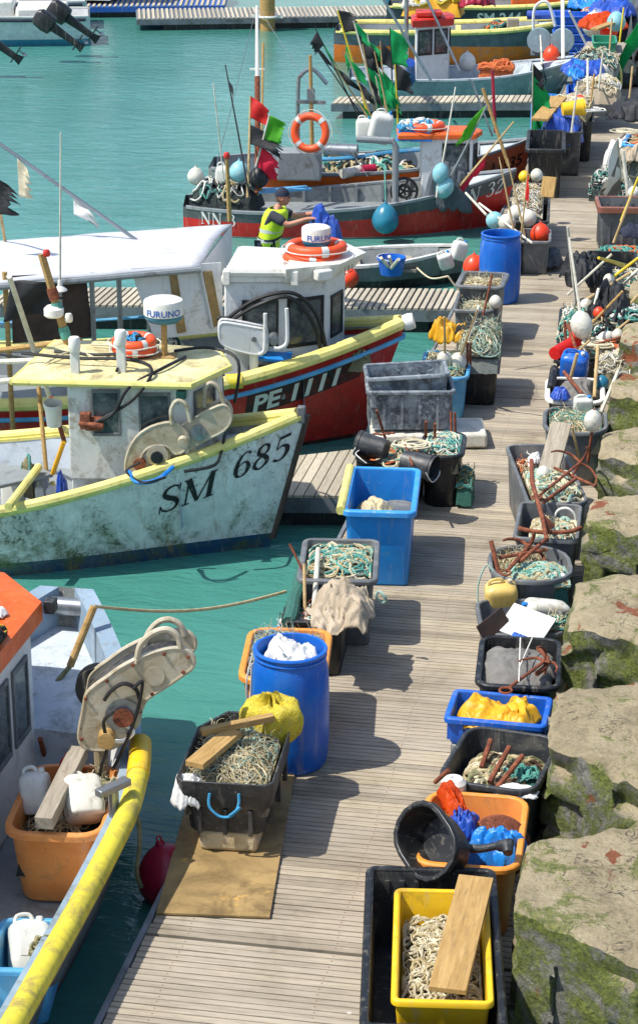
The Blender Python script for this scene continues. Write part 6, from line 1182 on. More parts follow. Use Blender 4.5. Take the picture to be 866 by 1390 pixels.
b=MB(); b.tube(cat_rom([(0,0,0),(.1,.02,.04),(.12,.0,-.15),(.1,-.02,-.35),(.12,0,-.48)],6),.016,6); solo('rope_tail',b,'olive_rope','frayed rope tail hanging down the hull of the near boat','rope',loc=at(165,1115,.45))
# ---------------------------------------------------------------- small gear lying about
def coil(label,p,R,mt,n=5,r=.012):
    b=MB(); rng=random.Random(int(abs(p[0]*991+p[1]*77))); pts=[]
    for i in range(n*14):
        a=i*2*math.pi/14; q=R*(1+.3*math.sin(a*.37)+rng.uniform(-.16,.16)); pts.append(V((q*math.cos(a)+.25*R*math.sin(a*.21),q*math.sin(a)*.9,r+.5*r*i/14*.7+rng.uniform(0,r))))
    b.tube(cat_rom(pts,2),r,5); return solo('rope_coil',b,mt,label,'rope',loc=p)
for px,py,z,R,mt,lb in ((560,606,.6,.13,'cream_rope','cream coil hung between the two black tubs of rope'),
    (800,150,.95,.2,'white_rope','white coil on the tan canvas heap'),(812,75,1.05,.2,'orange_rope','orange coil lying on the grey boards'),
    (812,470,.7,.12,'cream_rope','cream coil below the flat white float'),(840,470,.65,.15,'orange_rope','orange coil at the quay side of the pole dump'),(852,180,.95,.2,'cream_rope','cream coil in the bright blue tub by the quay')):
    coil(lb,at(px,py,z),R,mt)
for px,py,z,r,mt,lb in ((672,410,.7,.08,'float_white','white float resting on the nearer grey bin'),(728,238,.8,.1,'float_white','white float at the far edge of the wiry net heap'),
    (786,140,1.0,.14,'ball_orange','orange float on the tan canvas heap'),(816,98,1.0,.16,'float_white','white float by the spoked wheel'),(836,30,1.3,.22,'ball_pale_blue','pale blue ball on the gear at the far end'),
    (780,455,.75,.07,'ball_orange','little orange float above the blue jerrycan'),(838,455,.75,.07,'float_white','little white float at the quay side of the pole dump'),(812,425,.8,.07,'ball_orange','little orange float on the black sheet in the pole dump'),(770,425,.5,.07,'float_white','little white float at the walkway edge of the pole dump'),
    (860,262,.75,.1,'float_white','white float on the white net pile'),(838,282,.5,.1,'ball_orange','orange float under the teal net beside the brown rimmed bin'),(848,146,.95,.12,'ball_orange','orange float on the black sheet past the bright blue tub'),(816,520,.65,.08,'ball_teal','teal float in the bleached net')):
    buoy(lb,at(px,py,z),r,mt,eye=False)
for a,c,z0,z1,r,mt,lb in (((770,400),(830,345),.5,.9,.018,'pole_white','white cane laid across the black sheets of the pole dump'),((800,470),(860,452),.7,.75,.016,'rust','rusty rod lying level in the pole dump'),((820,385),(866,350),.8,.95,.02,'pole_yellow','yellow cane at the far side of the pole dump'),
    ((792,450),(845,395),.7,.9,.016,'wood_tan','brown stick crossing under the long cane'),((758,500),(800,462),.6,.75,.014,'cane','short cane behind the red float'),((832,330),(858,262),.6,1.2,.02,'cane','cane leaning over the brown rimmed bin'),((842,300),(866,240),.6,1.2,.018,'pole_yellow','yellow pole leaning on the white net pile'),
    ((775,180),(784,110),.9,1.9,.018,'pole_white','white cane standing by the yellow bucket'),((800,150),(806,100),.9,1.8,.018,'wood_tan','brown stick standing in the tan canvas'),((812,120),(818,70),.9,1.8,.02,'pole_white','white stick standing by the spoked wheel'),
    ((826,78),(830,25),1.0,2.2,.02,'cane','cane rising from the grey boards'),((840,60),(846,10),1.0,2.2,.02,'pole_yellow','yellow pole rising behind the green tub'),((852,150),(858,90),.9,2.2,.02,'cane','cane standing by the dark net heap'),((655,430),(668,372),.7,1.3,.014,'rust','rusty rod leaning in the pair of grey bins')):
    bar('cane_pole',lb,'pole',at(*a,z0),aty(c[0],c[1],at(*a,z0).y+.15),r,mt)
for px,py,z,w,l,h,mt,lb in ((640,455,.7,.5,.5,.2,'black_cloth','black rag on the grey green net heap'),(760,540,.66,.2,.25,.12,'blue_tarp','blue rag at the left of the dark covered tub'),
    (838,540,.5,.25,.4,.15,'beige_cloth','beige rag by the stone at the white rimmed tub'),(866,320,.75,.5,.5,.2,'navy','navy rag hung in the brown rimmed bin'),(856,112,.0,1.0,2,.6,'net_dark','dark net bundle between the bright blue tub and the far net heap'),(858,215,.7,.5,.8,.25,'beige_cloth','beige rag behind the black bucket'),(792,100,1.0,.9,1.1,.35,'blue_tarp','dark blue sheet on the far blue crates'),(830,20,1.0,1.3,2,.5,'blue_tarp','dark blue tarpaulin under the far flags')):
    cloth('rag' if w<.6 else 'sheet',lb,'cloth',*at(px,py,z),w,l,h,mt,seed=int(px)%37+500)
for k,(px,py,z,w,l,h,mt,lb) in enumerate(((808,455,.45,.9,1.6,.3,'net_dark','dark tangle under the canes of the pole dump'),(846,400,.5,.6,1.6,.3,'net_grey','grey tangle at the quay side of the pole dump'),(772,150,.85,.8,1.4,.25,'net_base','tan net on the back of the tarpaulin bin'),(806,92,.9,1.0,2.0,.4,'net_grey','grey net around the spoked wheel'),(864,240,.2,.9,2.5,.6,'net_grey','grey net against the quay behind the black bucket'))):
    heap('net_heap',lb,'net',*at(px,py,z),w,l,h,mt,['white_rope','tan_rope','teal_rope','black_rope','cream_rope'],n=50,r=.01,seed=600+k,fuzz=200,loop=(.08,.25))
# ---------------------------------------------------------------- NN boat
nn=Boat('fishing_boat','dark grey and red fishing boat with an orange roof lettered NN 32',(-3.0,34.3,.2,1.05,2.6,.1,.62,4.2,1.85),5.55,rake=.35,stern=.55,sl=1.6,fl=.2)
nn.hull(['hull_nn','hull_nn_red'],nv=20,split=.79); nn.inside(-.12,.95,'nn_inner','grey_paint','pale_deck',cap='grey_paint',fd=.05)
nn.letter(serif_pts('NN 32'),1.02,.25,.07,'sign_white',wd=.9); nn.letter(serif_pts('NN 3'),5.25,.2,.05,'sign_white',wd=.95)
b=MB()
for i in range(9):
    u=1.3+i*.45; 
    q=nn.hp(u,1,1,inset=.12); b.box((q.x,q.y,q.z-.14),(.05,.05,.3))
obj('bulwark_ribs',b,'grey_paint',nn.t)
def L2(px,py,z): 
    q=nn.Li(at(px,py,z)); return (q.x,q.y)
f0=L2(572,246,.3); f1=L2(640,238,.4); dx=f1[0]-f0[0]
foot=[f0,f1,(f1[0]+.12,f1[1]+.35),(f1[0]-.05,f1[1]+.62),(f0[0],f0[1]+.62)]
rf=[(f0[0]-.42,f0[1]-.1),(f1[0]+.04,f1[1]-.08),(f1[0]+.2,f1[1]+.35),(f1[0],f1[1]+.72),(f0[0]-.4,f0[1]+.72)]
cabin(nn,foot,-.1,1.02,'white_paint','orange_paint',rooft=.08,rooffoot=rf,wins=[(0,.4,.94,.5,.93),(1,.15,.8,.45,.9),(2,.1,.9,.45,.9)])
ring_buoy('life_ring','orange life ring lying on the orange wheelhouse roof',nn.W((f0[0]+.05,f0[1]+.25,1.2)),.28,.07,rot=.4)
heap('rope_coils','pale floats and blue cloth beside the life ring on the orange roof','rope',*nn.W((f0[0]-.1,f0[1]+.2,1.13)),.6,.5,.15,'bright_blue_tarp',['blue_rope','white_rope'],n=20,r=.02,seed=301)
b=MB(); b.tube([V((f0[0]-.45,f0[1]-.1,-.1)),V((f0[0]-.45,f0[1]-.1,.9)),V((f0[0]-.5,f0[1]-.1,1.0)),V((f0[0]-1.1,f0[1]-.0,1.02))],.06,10); obj('gantry',b,'grey_paint',nn.t)
b=MB(); Mx=Matrix.Translation((f0[0]-.3,f0[1]-.1,.15))@Matrix.Rotation(1.5,4,'X'); b.torus(.22,.025,24,7,Mx); b.torus(.1,.03,16,7,Mx)
for k in range(5): b.tube([Mx@V((0,0,0)),Mx@V((.22*math.cos(k*1.257),.22*math.sin(k*1.257),0))],.02,5)
obj('hauler_wheel',b,'black_rubber',nn.t)
q=nn.hp(1.9,1,-1); buoy('big teal ball fender hanging on the side of the dark boat',nn.W((q.x-.35,q.y-.3,.02)),.22,'ball_teal',sq=1.25); bar('fender_lanyard','green lanyard holding the teal ball fender','rope',nn.W((q.x-.35,q.y-.3,.28)),nn.W((q.x-.35,q.y+.05,.75)),.012,'teal_rope')
cloth('black_net','black net hanging over the bow side of the dark boat','net',*at(610,262,.35),.8,.3,.5,'cloth_grey_net',seed=302,rot=.2,folds=7,hang=.3)
dahn('pole with a pale blue cylinder float beside the orange roofed wheelhouse',at(592,268,.35),aty(618,118,33.4),[],'pole_white',.018,('ball_pale_blue',.22),floatr=.13)
B0=at(600,262,.4); dahn('pole with a lime green flag over the orange roofed wheelhouse',B0,aty(661,142,33.0),[(1.0,'lime_flag',.38,.62,(-.55,0,-.35))],'grey_paint',.02,('ball_pale_blue',.06),floatr=.14)
B0=at(624,252,.5); dahn('cane with a rolled pink flag leaning out over the dark bow',B0,aty(697,165,33.6),[(.5,'pink_flag',.13,.7,(.1,0,-.6))],'cane',.02)
bar('boat_hook','pale pole with a black tip laid from the bow towards the float tub','pole',at(632,262,.5),aty(660,292,31),.02,'pole_white')
# gear on the NN stern
jerry('white can standing among the floats on the dark stern',*nn.W((-4.9,.1,.2)),.25,.2,.5,'can_white'); buoy('pale blue ball float on the dark stern',nn.W((-4.62,-.25,.62)),.17,'ball_pale_blue'); buoy('black ball float on the dark stern beside the pale blue one',nn.W((-4.3,-.35,.55)),.17,'black_plastic'); buoy('white ball float at the stern tip of the dark boat',nn.W((-5.35,.0,.5)),.14,'float_white')
heap('net_heap','dark nets and floats piled on the stern of the dark boat','net',*nn.W((-4.85,0,.1)),1.1,1.1,.4,'net_dark',['teal_rope','white_rope','tan_rope','black_rope'],n=40,r=.015,seed=303,loop=(.08,.25))
b=MB(); b.box((0,0,0),(.9,.3,.03)); o=solo('thwart_board',b,'pale_blue','pale blue board lying across the dark stern','board',loc=nn.W((-3.9,-.2,.32)),rot=.5,smooth=0)
YN=33.0
def N0(px,py): return aty(px,py,YN)
dahn('tall cane with red and black flags on the dark stern',at(336,268,.3),aty(340,130,33.2),[(1.0,'red_flag',.42,.36,(.9,0,-.35)),(.72,'black_cloth',.62,.32,(.9,0,-.25))],'cane',.022)
dahn('white pole with a lime and a pink flag leaning right on the dark stern',at(340,253,.4),aty(366,156,33.0),[(1.0,'lime_flag',.3,.45,(.95,0,-.1)),(.55,'pink_flag',.4,.5,(.9,-.1,-.25))],'pole_white',.022)
dahn('black and white cane with a grey flag leaning left over the water',at(338,262,.4),aty(306,88,33.6),[(1.0,'grey_cloth',.25,.42,(.3,0,-.9))],'black_rubber',.016)
t=thing('mast','tall rust brown mast with a white upper half on the dark stern','mast',at(350,262,.3)); o=V(t.location); tp=aty(349,8,34.4); b=MB(); b.tube([V((0,0,0)),(tp-o)*.62],[.05,.045],10); obj('lower_pole',b,'rust',t); b=MB(); b.tube([(tp-o)*.6,tp-o],[.035,.025],8); b.box((tp-o)*.66,(.25,.03,.03)); obj('upper_pole',b,'white_plastic',t); b=MB(); b.tube([V((.06,0,0)),(tp-o)*.8+V((.1,0,0))],.02,6); obj('side_pole',b,'wood_tan',t); b=MB(); b.tube([tp-o,V((-.75,-.3,.0))],.006,4); b.tube([tp-o,V((1.8,.2,.3))],.006,4); obj('stay',b,'steel',t)
bar('whip_aerial','thin white whip aerial at the stern tip of the dark boat','aerial',at(304,245,.5),aty(290,113,33.0),.012,'pole_white')
t=thing('lamp_mast','wooden post with a small red lamp at the dark stern tip','mast',at(312,300,.2)); o=V(t.location); tp=aty(308,215,o.y); b=MB(); b.tube([V((0,0,0)),tp-o],[.04,.03],6); obj('post',b,'wood_tan',t); lamp(t,tp-o,.05,'red_paint',.1)
# ---------------------------------------------------------------- LI 335
li=Boat('fishing_boat','grey and orange fishing boat lettered LI 335 moored beyond the dark boat',(-2.95,36.6,.14,1.05,2.2,.27,.75,3.7,2.0),5.7,rake=.3,stern=.5,sl=1.4)
li.hull('hull_li'); li.inside(-.05,.9,'grey_paint','nn_inner','pale_deck',cap='grey_paint',fd=.06)
b=MB()
for sd in(-1,1):
    o=[]
    for i in range(41):
        u=.02+5.4*i/40
        for dz in (.05,.27): o.append(li.hp(u,(li.zs(u)-dz-li.zk)/(li.zs(u)-li.zk),sd,out=.01))
    b.add(o,[[2*i,2*i+1,2*i+3,2*i+2] for i in range(40)])
obj('orange_strake',b,'orange_paint',li.t,fix=False)
b=MB(); o=[]
for i in range(15):
    u=.01+.95*i/14
    for v in (.3,.6,1.0): o.append(li.hp(u,v*.985,-1,out=.018))
b.add(o,[[3*i+k,3*i+k+1,3*i+k+4,3*i+k+3] for i in range(14) for k in range(2)]); obj('bow_panel',b,'hull_li_red',li.t,fix=False)
li.letter(text_pts('LI335',.02),.68,.22,.2,'sign_black',off=.03,wd=.85)
b=MB(); b.box((0,0,.25),(.75,.5,.5)); obj('deck_box',b,'grey_paint',li.t,bevel=.03,loc=li.Li(at(407,242,.25)))
b=MB(); q=li.Li(at(405,240,.2)); b.tube(cat_rom([q,q+V((0,0,1.5)),q+V((.06,0,1.75)),q+V((.25,0,1.85)),q+V((.5,0,1.6))],5),.035,8); obj('gantry',b,'steel',li.t)
q0=at(421,180,1.2); ring_buoy('life_ring','orange life ring hung upright on a post of the grey and orange boat',q0,.27,.065,rot=.8,up=(-.1,-1,.15))
t=thing('lamp_mast','slim mast with fittings rising above the upright life ring','mast',at(424,215,.6)); o=V(t.location); b=MB(); tp=aty(421,75,o.y); b.tube([V((0,0,0)),tp-o],[.04,.03],8); obj('post',b,'wood_tan',t); b=MB(); b.box((tp-o)*.55,(.5,.05,.06)); b.box((tp-o)*.62,(.12,.1,.2)); obj('crosstree',b,'steel',t)
cable(li,'hose','pale_blue',[li.Li(at(x,y,.4)) for x,y in ((410,215),(440,216),(480,214),(530,207),(575,203))],.04)
heap('net_heap','nets, hoses and grey gear along the deck of the grey and orange boat','net',*li.W((-3.2,.1,-.02)),2.6,1.2,.4,'net_grey',['white_rope','teal_rope','tan_rope','black_rope'],n=60,r=.02,seed=304,loop=(.1,.35))
bar('red_float','pink red sausage float on the deck of the grey and orange boat','float',at(490,232,.3),at(508,230,.3),.1,'ball_red',n=12); bar('white_float','white sausage float next to the pink one on the deck','float',at(466,236,.3),at(488,231,.3),.09,'float_white',n=12)
b=MB(); b.lathe([(.001,0),(.13,0),(.13,.6),(.001,.6)],14,Matrix.Rotation(1.57,4,'Y')); solo('deck_drum',b,'steel','grey metal cylinder lying on deck right of the upright ring','cylinder',loc=at(440,204,.5))
jerry('white cans lashed under the green and black flags',*at(512,192,.5),.4,.3,.6,'can_white',rot=.3,tilt=(.2,.2)); jerry('pale can left of the lashed white cans',*at(494,188,.5),.3,.25,.4,'can_white',rot=.1)
fr=(.8,0,-.35)
FLG=[((502,165),(458,14),'pole_yellow',.024,[(1.0,'black_cloth',.5,.62,(.75,0,.1)),(.72,'green_flag',.35,.5,(-.1,0,-.4)),],'yellow pole with a black flag on top, leaning left in the flag cluster'),
 ((517,168),(480,28),'pole_white',.026,[(1.0,'green_flag',.5,.5,(.75,0,-.5)),(.93,'black_cloth',.8,.7,(.75,0,-.55)),(.62,'green_flag',.7,.85,(.8,0,-.55)),(.3,'green_flag',.5,.6,(.5,0,-.7))],'white pole with the thickest bunch of green and black flags'),
 ((492,170),(427,36),'black_rubber',.014,[(.86,'green_flag',.55,.5,(.6,0,-.7)),(.95,'black_cloth',.0001+.35,.4,(-.35,0,-.4))],'thin black pole with a green flag at the far left of the cluster'),
 ((497,166),(422,56),'black_rubber',.014,[(1.0,'black_cloth',.45,.7,(.75,0,-.45)),],'thin black pole with a ragged black flag at the left of the cluster'),
 ((505,168),(450,84),'cane',.018,[(.9,'black_cloth',.7,.5,(.8,0,-.35)),(.45,'green_flag',.55,.6,(.6,0,-.5))],'cane with a black flag and a green flag low in the cluster'),
 ((530,172),(508,70),'cane',.018,[(.8,'green_flag',.5,.9,(.6,0,-.7)),(.55,'green_flag',.55,.5,(.8,0,-.4))],'cane hidden behind two torn green flags in the cluster'),
 ((540,172),(536,86),'pole_yellow',.02,[(1.0,'black_cloth',.5,.7,(.9,0,-.2))],'short yellow pole with a square black flag at the right of the cluster'),
 ((508,170),(470,70),'cane',.016,[(.9,'green_flag',.45,.6,(.8,0,-.4)),(.6,'black_cloth',.45,.5,(.7,0,-.4))],'cane with a green flag above a black one left of the thick bunch'),
 ((524,170),(516,56),'cane',.016,[(1.0,'black_cloth',.45,.6,(.8,0,-.4)),(.66,'green_flag',.6,.8,(.75,0,-.6))],'cane with a black flag above a green one right of the thick bunch'),
 ((512,168),(492,60),'cane',.016,[(.95,'black_cloth',.45,.5,(.8,0,-.5)),(.6,'black_cloth',.4,.6,(.7,0,-.6))],'cane with two black flags in the middle of the cluster'),
 ((522,168),(498,44),'pole_white',.016,[(.9,'green_flag',.4,.45,(.8,0,-.3)),(.5,'green_flag',.55,.7,(.7,0,-.7))],'slim white pole with two green flags in the cluster'),
 ((532,110),(529,38),'black_rubber',.014,[(1.0,'green_flag',.5,.9,(.9,0,-.15))],'thin pole with a torn green flag standing apart on the right')]
for p,q,mt,r_,fl,lb in FLG:
    fl=[(f_,m_,L_*.72,h_*.7,o_) for f_,m_,L_,h_,o_ in fl]
    B0=at(*p,.5) if p[1]>150 else aty(p[0],p[1],36.5); dahn(lb,B0,aty(q[0],q[1],B0.y),fl,mt,r_)
t=thing('derrick','thin steel derrick pole slanting over the flag cluster','derrick',at(585,110,.6)); o=V(t.location); b=MB(); b.tube([V((0,0,0)),aty(515,-10,o.y)-o],.03,8); obj('pole',b,'steel',t)
for p,q,lb,mt,r_ in (((690,225),(655,120),'brown spar leaning up left of the orange bow','wood_tan',.03),((672,180),(668,95),'pink striped pole standing at the orange bow','faded_red_',.03),((668,185),(640,110),'slim grey pole crossing behind the lime green flag','steel',.02)):
    bar('spar',lb,'pole',at(*p,.6),aty(q[0],q[1],at(*p,.6).y),r_,'ball_red' if mt=='faded_red_' else mt)
# ---------------------------------------------------------------- LT boat
lt=Boat('fishing_boat','blue grey fishing boat with a red cabin roof lettered LT 27',(-2.65,48.9,.17,1.15,2.3,.18,.62,3.7,1.97),5.6,rake=.4,stern=.3)
lt.hull('hull_lt'); lt.inside(-.1,1.3,'pale_deck','grey_paint','pale_deck',cap='pale_deck',fd=.06)
lt.letter(text_pts('LT 27',.0),1.5,.4,.18,'hull_white',wd=1.0)
def L3(px,py,z): q=lt.Li(at(px,py,z)); return (q.x,q.y)
f0=L3(564,106,.1); f1=L3(608,102,.1); foot=[f0,f1,(f1[0]+.05,f1[1]+.5),(f1[0]-.05,f1[1]+.95),(f0[0],f0[1]+.95)]
cabin(lt,foot,-.1,1.25,'white_paint','red_paint',over=.1,rooft=.16,wins=[(0,.05,.48,.52,.95),(0,.55,.95,.52,.95),(1,.1,.9,.52,.92)])
b=MB(); b.box((f0[0]+.3,f0[1]+.5,1.52),(.6,.6,.12)); obj('roof_box',b,'red_paint',lt.t,bevel=.03)
b=MB(); b.tube([V((f0[0]-.2,f0[1]+.4,0)),V((f0[0]-.25,f0[1]+.4,3.2))],.05,8); b.tube([V((f0[0]-.22,f0[1]+.4,2.8)),V((f0[0]+1.0,f0[1]-.2,.3))],.03,6); b.tube([V((f0[0]-.22,f0[1]+.4,2.6)),V((f0[0]-1.2,f0[1]+1.4,3.6))],.03,6); obj('mast',b,'steel',lt.t)
buoy('white ball buoy by the red roofed cabin',at(634,84,.3),.2,'white_plastic')
heap('rope_coils','orange rope coil on the side deck of the blue grey boat','rope',*lt.W(lt.Li(at(673,97,.3))),.8,.4,.18,'orange_rope',['orange_rope','orange_rope'],n=16,r=.03,seed=305,loop=(.15,.35))
t=thing('pot_hauler','grey twin drum hauler with hoops on the blue grey bow','pot hauler',at(745,72,.5)); 
for dx_ in(-.25,.3):
    b=MB(); b.lathe([(.001,-.1),(.28,-.1),(.28,-.06),(.18,0),(.28,.06),(.28,.1),(.001,.1)],20,Matrix.Translation((dx_,0,.3))@Matrix.Rotation(1.57,4,'X')); obj('drum',b,'hull_lt',t)
b=MB(); b.box((0,.25,.15),(.9,.3,.5)); obj('base',b,'grey_paint',t,bevel=.03); b=MB(); b.tube(cat_rom([(-.4,.2,.3),(-.4,.2,1.0),(-.1,.2,1.15),(.1,.2,.6)],5),.035,8); obj('guard_hoop',b,'white_paint',t)
bar('mast_pole','thin white mast rising from the blue grey bow','mast',at(764,80,.6),aty(763,-15,49.3),.045,'white_plastic'); bar('mast_pole','white forestay pole slanting down to the blue grey bow','pole',aty(772,15,49),at(798,66,.7),.03,'white_plastic')
dahn('black pennant furled on a pole on the blue grey bow',at(735,88,.5),aty(733,48,49),[(.95,'black_cloth',.5,1.3,(.2,0,-.9))],'pole_white',.025); buoy('red and white ball on the blue grey foredeck',at(748,75,.5),.2,'ball_orange')
bar('blue_post','blue rag wrapped post at the aft corner of the red roofed cabin','post',at(558,108,.2),at(557,85,.9),.1,'blue_tarp')
# ---------------------------------------------------------------- farther boats
def simple(label,bowpx,zb,hd,B,hm,rail,L=6.5,z0=.3,txt=None):
    p=at(*bowpx,zb); bt=Boat('fishing_boat',label,(p.x,p.y,hd,B,2.4,z0,zb,4,2.0),L,rake=.4,stern=.3); bt.hull(hm); bt.inside(-.05,1.2,'grey_paint','grey_paint','pale_deck',cap=rail,fd=.06)
    for sd in(-1,1): bt.rail('fender_rail',rail,.05,L-.2,sd,.07,dz=.02)
    return bt
go=simple('grey and orange open boat with a cream gunwale beyond the fourth pier',(795,24),.75,.12,1.15,'hull_grey_orange','pale_yellow',z0=.45)
b=MB()
for u in (1.8,2.5,3.3): b.box((-u,0,.4),(.14,1.9,.06))
obj('thwart',b,'pale_yellow',go.t); b=MB(); b.box((-1.9,-.5,.55),(.3,.3,.45)); obj('engine_box',b,'wood_grey',go.t,bevel=.02)
b=MB(); b.tube([V((-1.5,.5,.75)),V((-.4,.3,.8))],.12,10); obj('blue_roll',b,'blue_tarp',go.t)
heap('net_heap','brown and orange gear in the grey and orange open boat','net',*go.W((-2.2,.2,.1)),1,.9,.5,'net_dark',['orange_rope','brown_rope','teal_rope'],n=30,r=.025,seed=306,loop=(.1,.3))
s2=simple('navy and orange boat lettered SM 244 at the top of the picture',(838,-8),.8,.1,1.2,'hull_navy','pale_yellow',z0=.5)
s2.letter(text_pts('SM 244',.03),3.95,.3,.12,'sign_white')
b=MB(); b.box((-2.2,0,.6),(1.6,1.4,.9)); obj('deckhouse',b,'orange_paint',s2.t,bevel=.05); b=MB(); b.tube([V((-1.3,-.6,.9)),V((-1.28,-.62,.9))],.3,18); obj('hauler_drum',b,'hull_lt',s2.t)
b=MB(); b.box((-.9,-.2,.85),(1.3,.9,.5)); obj('bow_gear',b,'grey_paint',s2.t,bevel=.1)
s3=simple('blue and yellow boat behind the SM 244 boat at the top edge',(800,-45),.8,.1,1.2,'hull_white','yellow_fender',z0=.5)
b=MB(); b.box((-3.8,-.3,.7),(1.8,1.3,.9)); obj('deckhouse',b,'yellow_oilskin',s3.t,bevel=.06)
heap('yellow_gear','yellow nets and gear heaped on the stern of the SM 244 boat','net',*at(588,12,.7),1.6,1.1,.7,'yellow_oilskin',['yellow_net','white_rope'],n=30,r=.03,seed=307,loop=(.2,.4)); cloth('pink_oilskin','pink red oilskin lying on the stern gear near the lettering SM 244','oilskin',*at(643,8,.8),1.1,.9,.5,'ball_red',seed=75,folds=7)
# dinghy
dg=Boat('dinghy','small grey dinghy with a white outboard and a blue bucket beside the finger pier',(-3.35,30.2,.22,.62,1.5,.02,.22,2.5,2.0),2.6,zk=-.6,rake=.15,stern=.15)
dg.hull('hull_dinghy'); dg.inside(-.25,.4,'nn_inner','grey_paint','nn_inner',cap='dirty_white',fd=.05)
b=MB()
for u in (.9,1.7): b.box((-u,0,-.05),(.2,1.1,.04))
obj('thwart',b,'wood_grey',dg.t)
bucket('blue tub bucket of sticks standing in the dinghy',at(531,372,-.05),(0,0,1),.21,.26,'barrel_blue')
for i,(a,c) in enumerate((((527,362),(517,350)),((533,362),(528,348)),((531,364),(541,352)))): bar('stick','pale stick poking out of the blue bucket in the dinghy','stick',at(*a,.1),at(c[0],c[1],.3),.025,'pole_white',group='sticks in the blue bucket')
jerry('white can at the bow of the dinghy, the taller of two',*at(619,352,.15),.22,.18,.3,'can_white',rot=.5,tilt=(0,.3)); jerry('white can at the bow of the dinghy, the lower of two',*at(607,362,.12),.22,.18,.26,'can_white',rot=.2,tilt=(.3,-.3))
buoy('orange ball fender between the dinghy and the far blue drum',at(643,362,.2),.16,'ball_orange'); buoy('orange ball at the stern of the dinghy half hidden by the red boat',at(474,378,-.1),.14,'ball_orange')
b=MB(); e0=at(608,375,.2); e1=at(560,358,.0); e2=at(640,385,.1); b.tube(cat_rom([V((0,0,0)),(e1-e0)*.5+V((0,0,-.12)),e1-e0],6),.014,5); b.tube(cat_rom([V((0,0,0)),(e2-e0)*.5+V((0,0,-.14)),e2-e0],6),.014,5); solo('mooring_rope',b,'cream_rope','cream mooring ropes sagging from the dinghy bow','rope',loc=e0)
# top left motor boats
wb=[]
for i,(px,py,L_,lb) in enumerate(((112,58,5.0,'white motor boat moored stern on at the top left'),(108,36,6.0,'white motor boat farther off at the top left edge'))):
    p=at(px,py,WZ); bt=Boat('motor_boat',lb,(p.x-4.6,p.y-.9,math.pi+.28,1.15,2.2,.45,.6,3.5,2.0),4.9,rake=.3,stern=.08); bt.hull('hull_white'); bt.inside(.0,1.6,'white_paint','white_paint','white_paint',cap='white_plastic',fd=.02)
    b=MB(); b.box((-3.6,0,.42),(1.4,1.7,.5)); b.box((-2.4,0,.6),(.9,1.4,.5)); obj('console',b,'white_plastic',bt.t,bevel=.08)
    b=MB(); b.tube(bt.edge(.1,4.8,-1,-.1,.02),.04,6); b.tube(bt.edge(.1,4.8,1,-.1,.02),.04,6); obj('rubbing_strake',b,'navy',bt.t); wb.append(bt)
outboard('black outboard motor tilted up on the nearer white motor boat, left of a pair',at(88,48,.35),.1,s=1.15,group=None); outboard('black outboard motor tilted up at the right of the pair on the white boats',at(108,36,.45),.1,s=1.2); outboard('black outboard motor cut by the left edge of the picture',at(3,64,.4),.15,s=1.15)
t=thing('cabin_building','white cabin on the far quay at the top left','cabin',at(30,8,.0)); 
b=MB(); b.box((-2.0,2.5,1.4),(9,3,2.6)); obj('wall',b,'white_paint',t); b=MB(); b.box((-2,2.5,2.78),(9.4,3.4,.15)); obj('roof',b,'grey_paint',t)
t=thing('moored_yacht','dark windowed white boat along the blue edged quay','boat',at(135,6,.0),.28); b=MB(); b.loft([[V((x*s_,y*s_,z)) for x,y in rrect(7.5,2.2,.8)] for z,s_ in ((-.35,.9),(.3,1),(.7,1.02))],0,True,True); obj('hull',b,'hull_white',t,loc=(0,3.2,0)); b=MB(); b.loft([[V((x*s_,y*s_,z)) for x,y in rrect(5.5,1.7,.5)] for z,s_ in ((.7,1),(1.8,.92))],0,True,True); obj('coachroof',b,'glass',t,loc=(0,3.2,0)); b=MB()
for k in range(6): b.tube([V((-3+k*1.2,2.0,.7)),V((-3+k*1.2,2.0,1.5))],.03,6)
obj('railing',b,'steel',t)
b=MB(); q=at(0,40,.0)
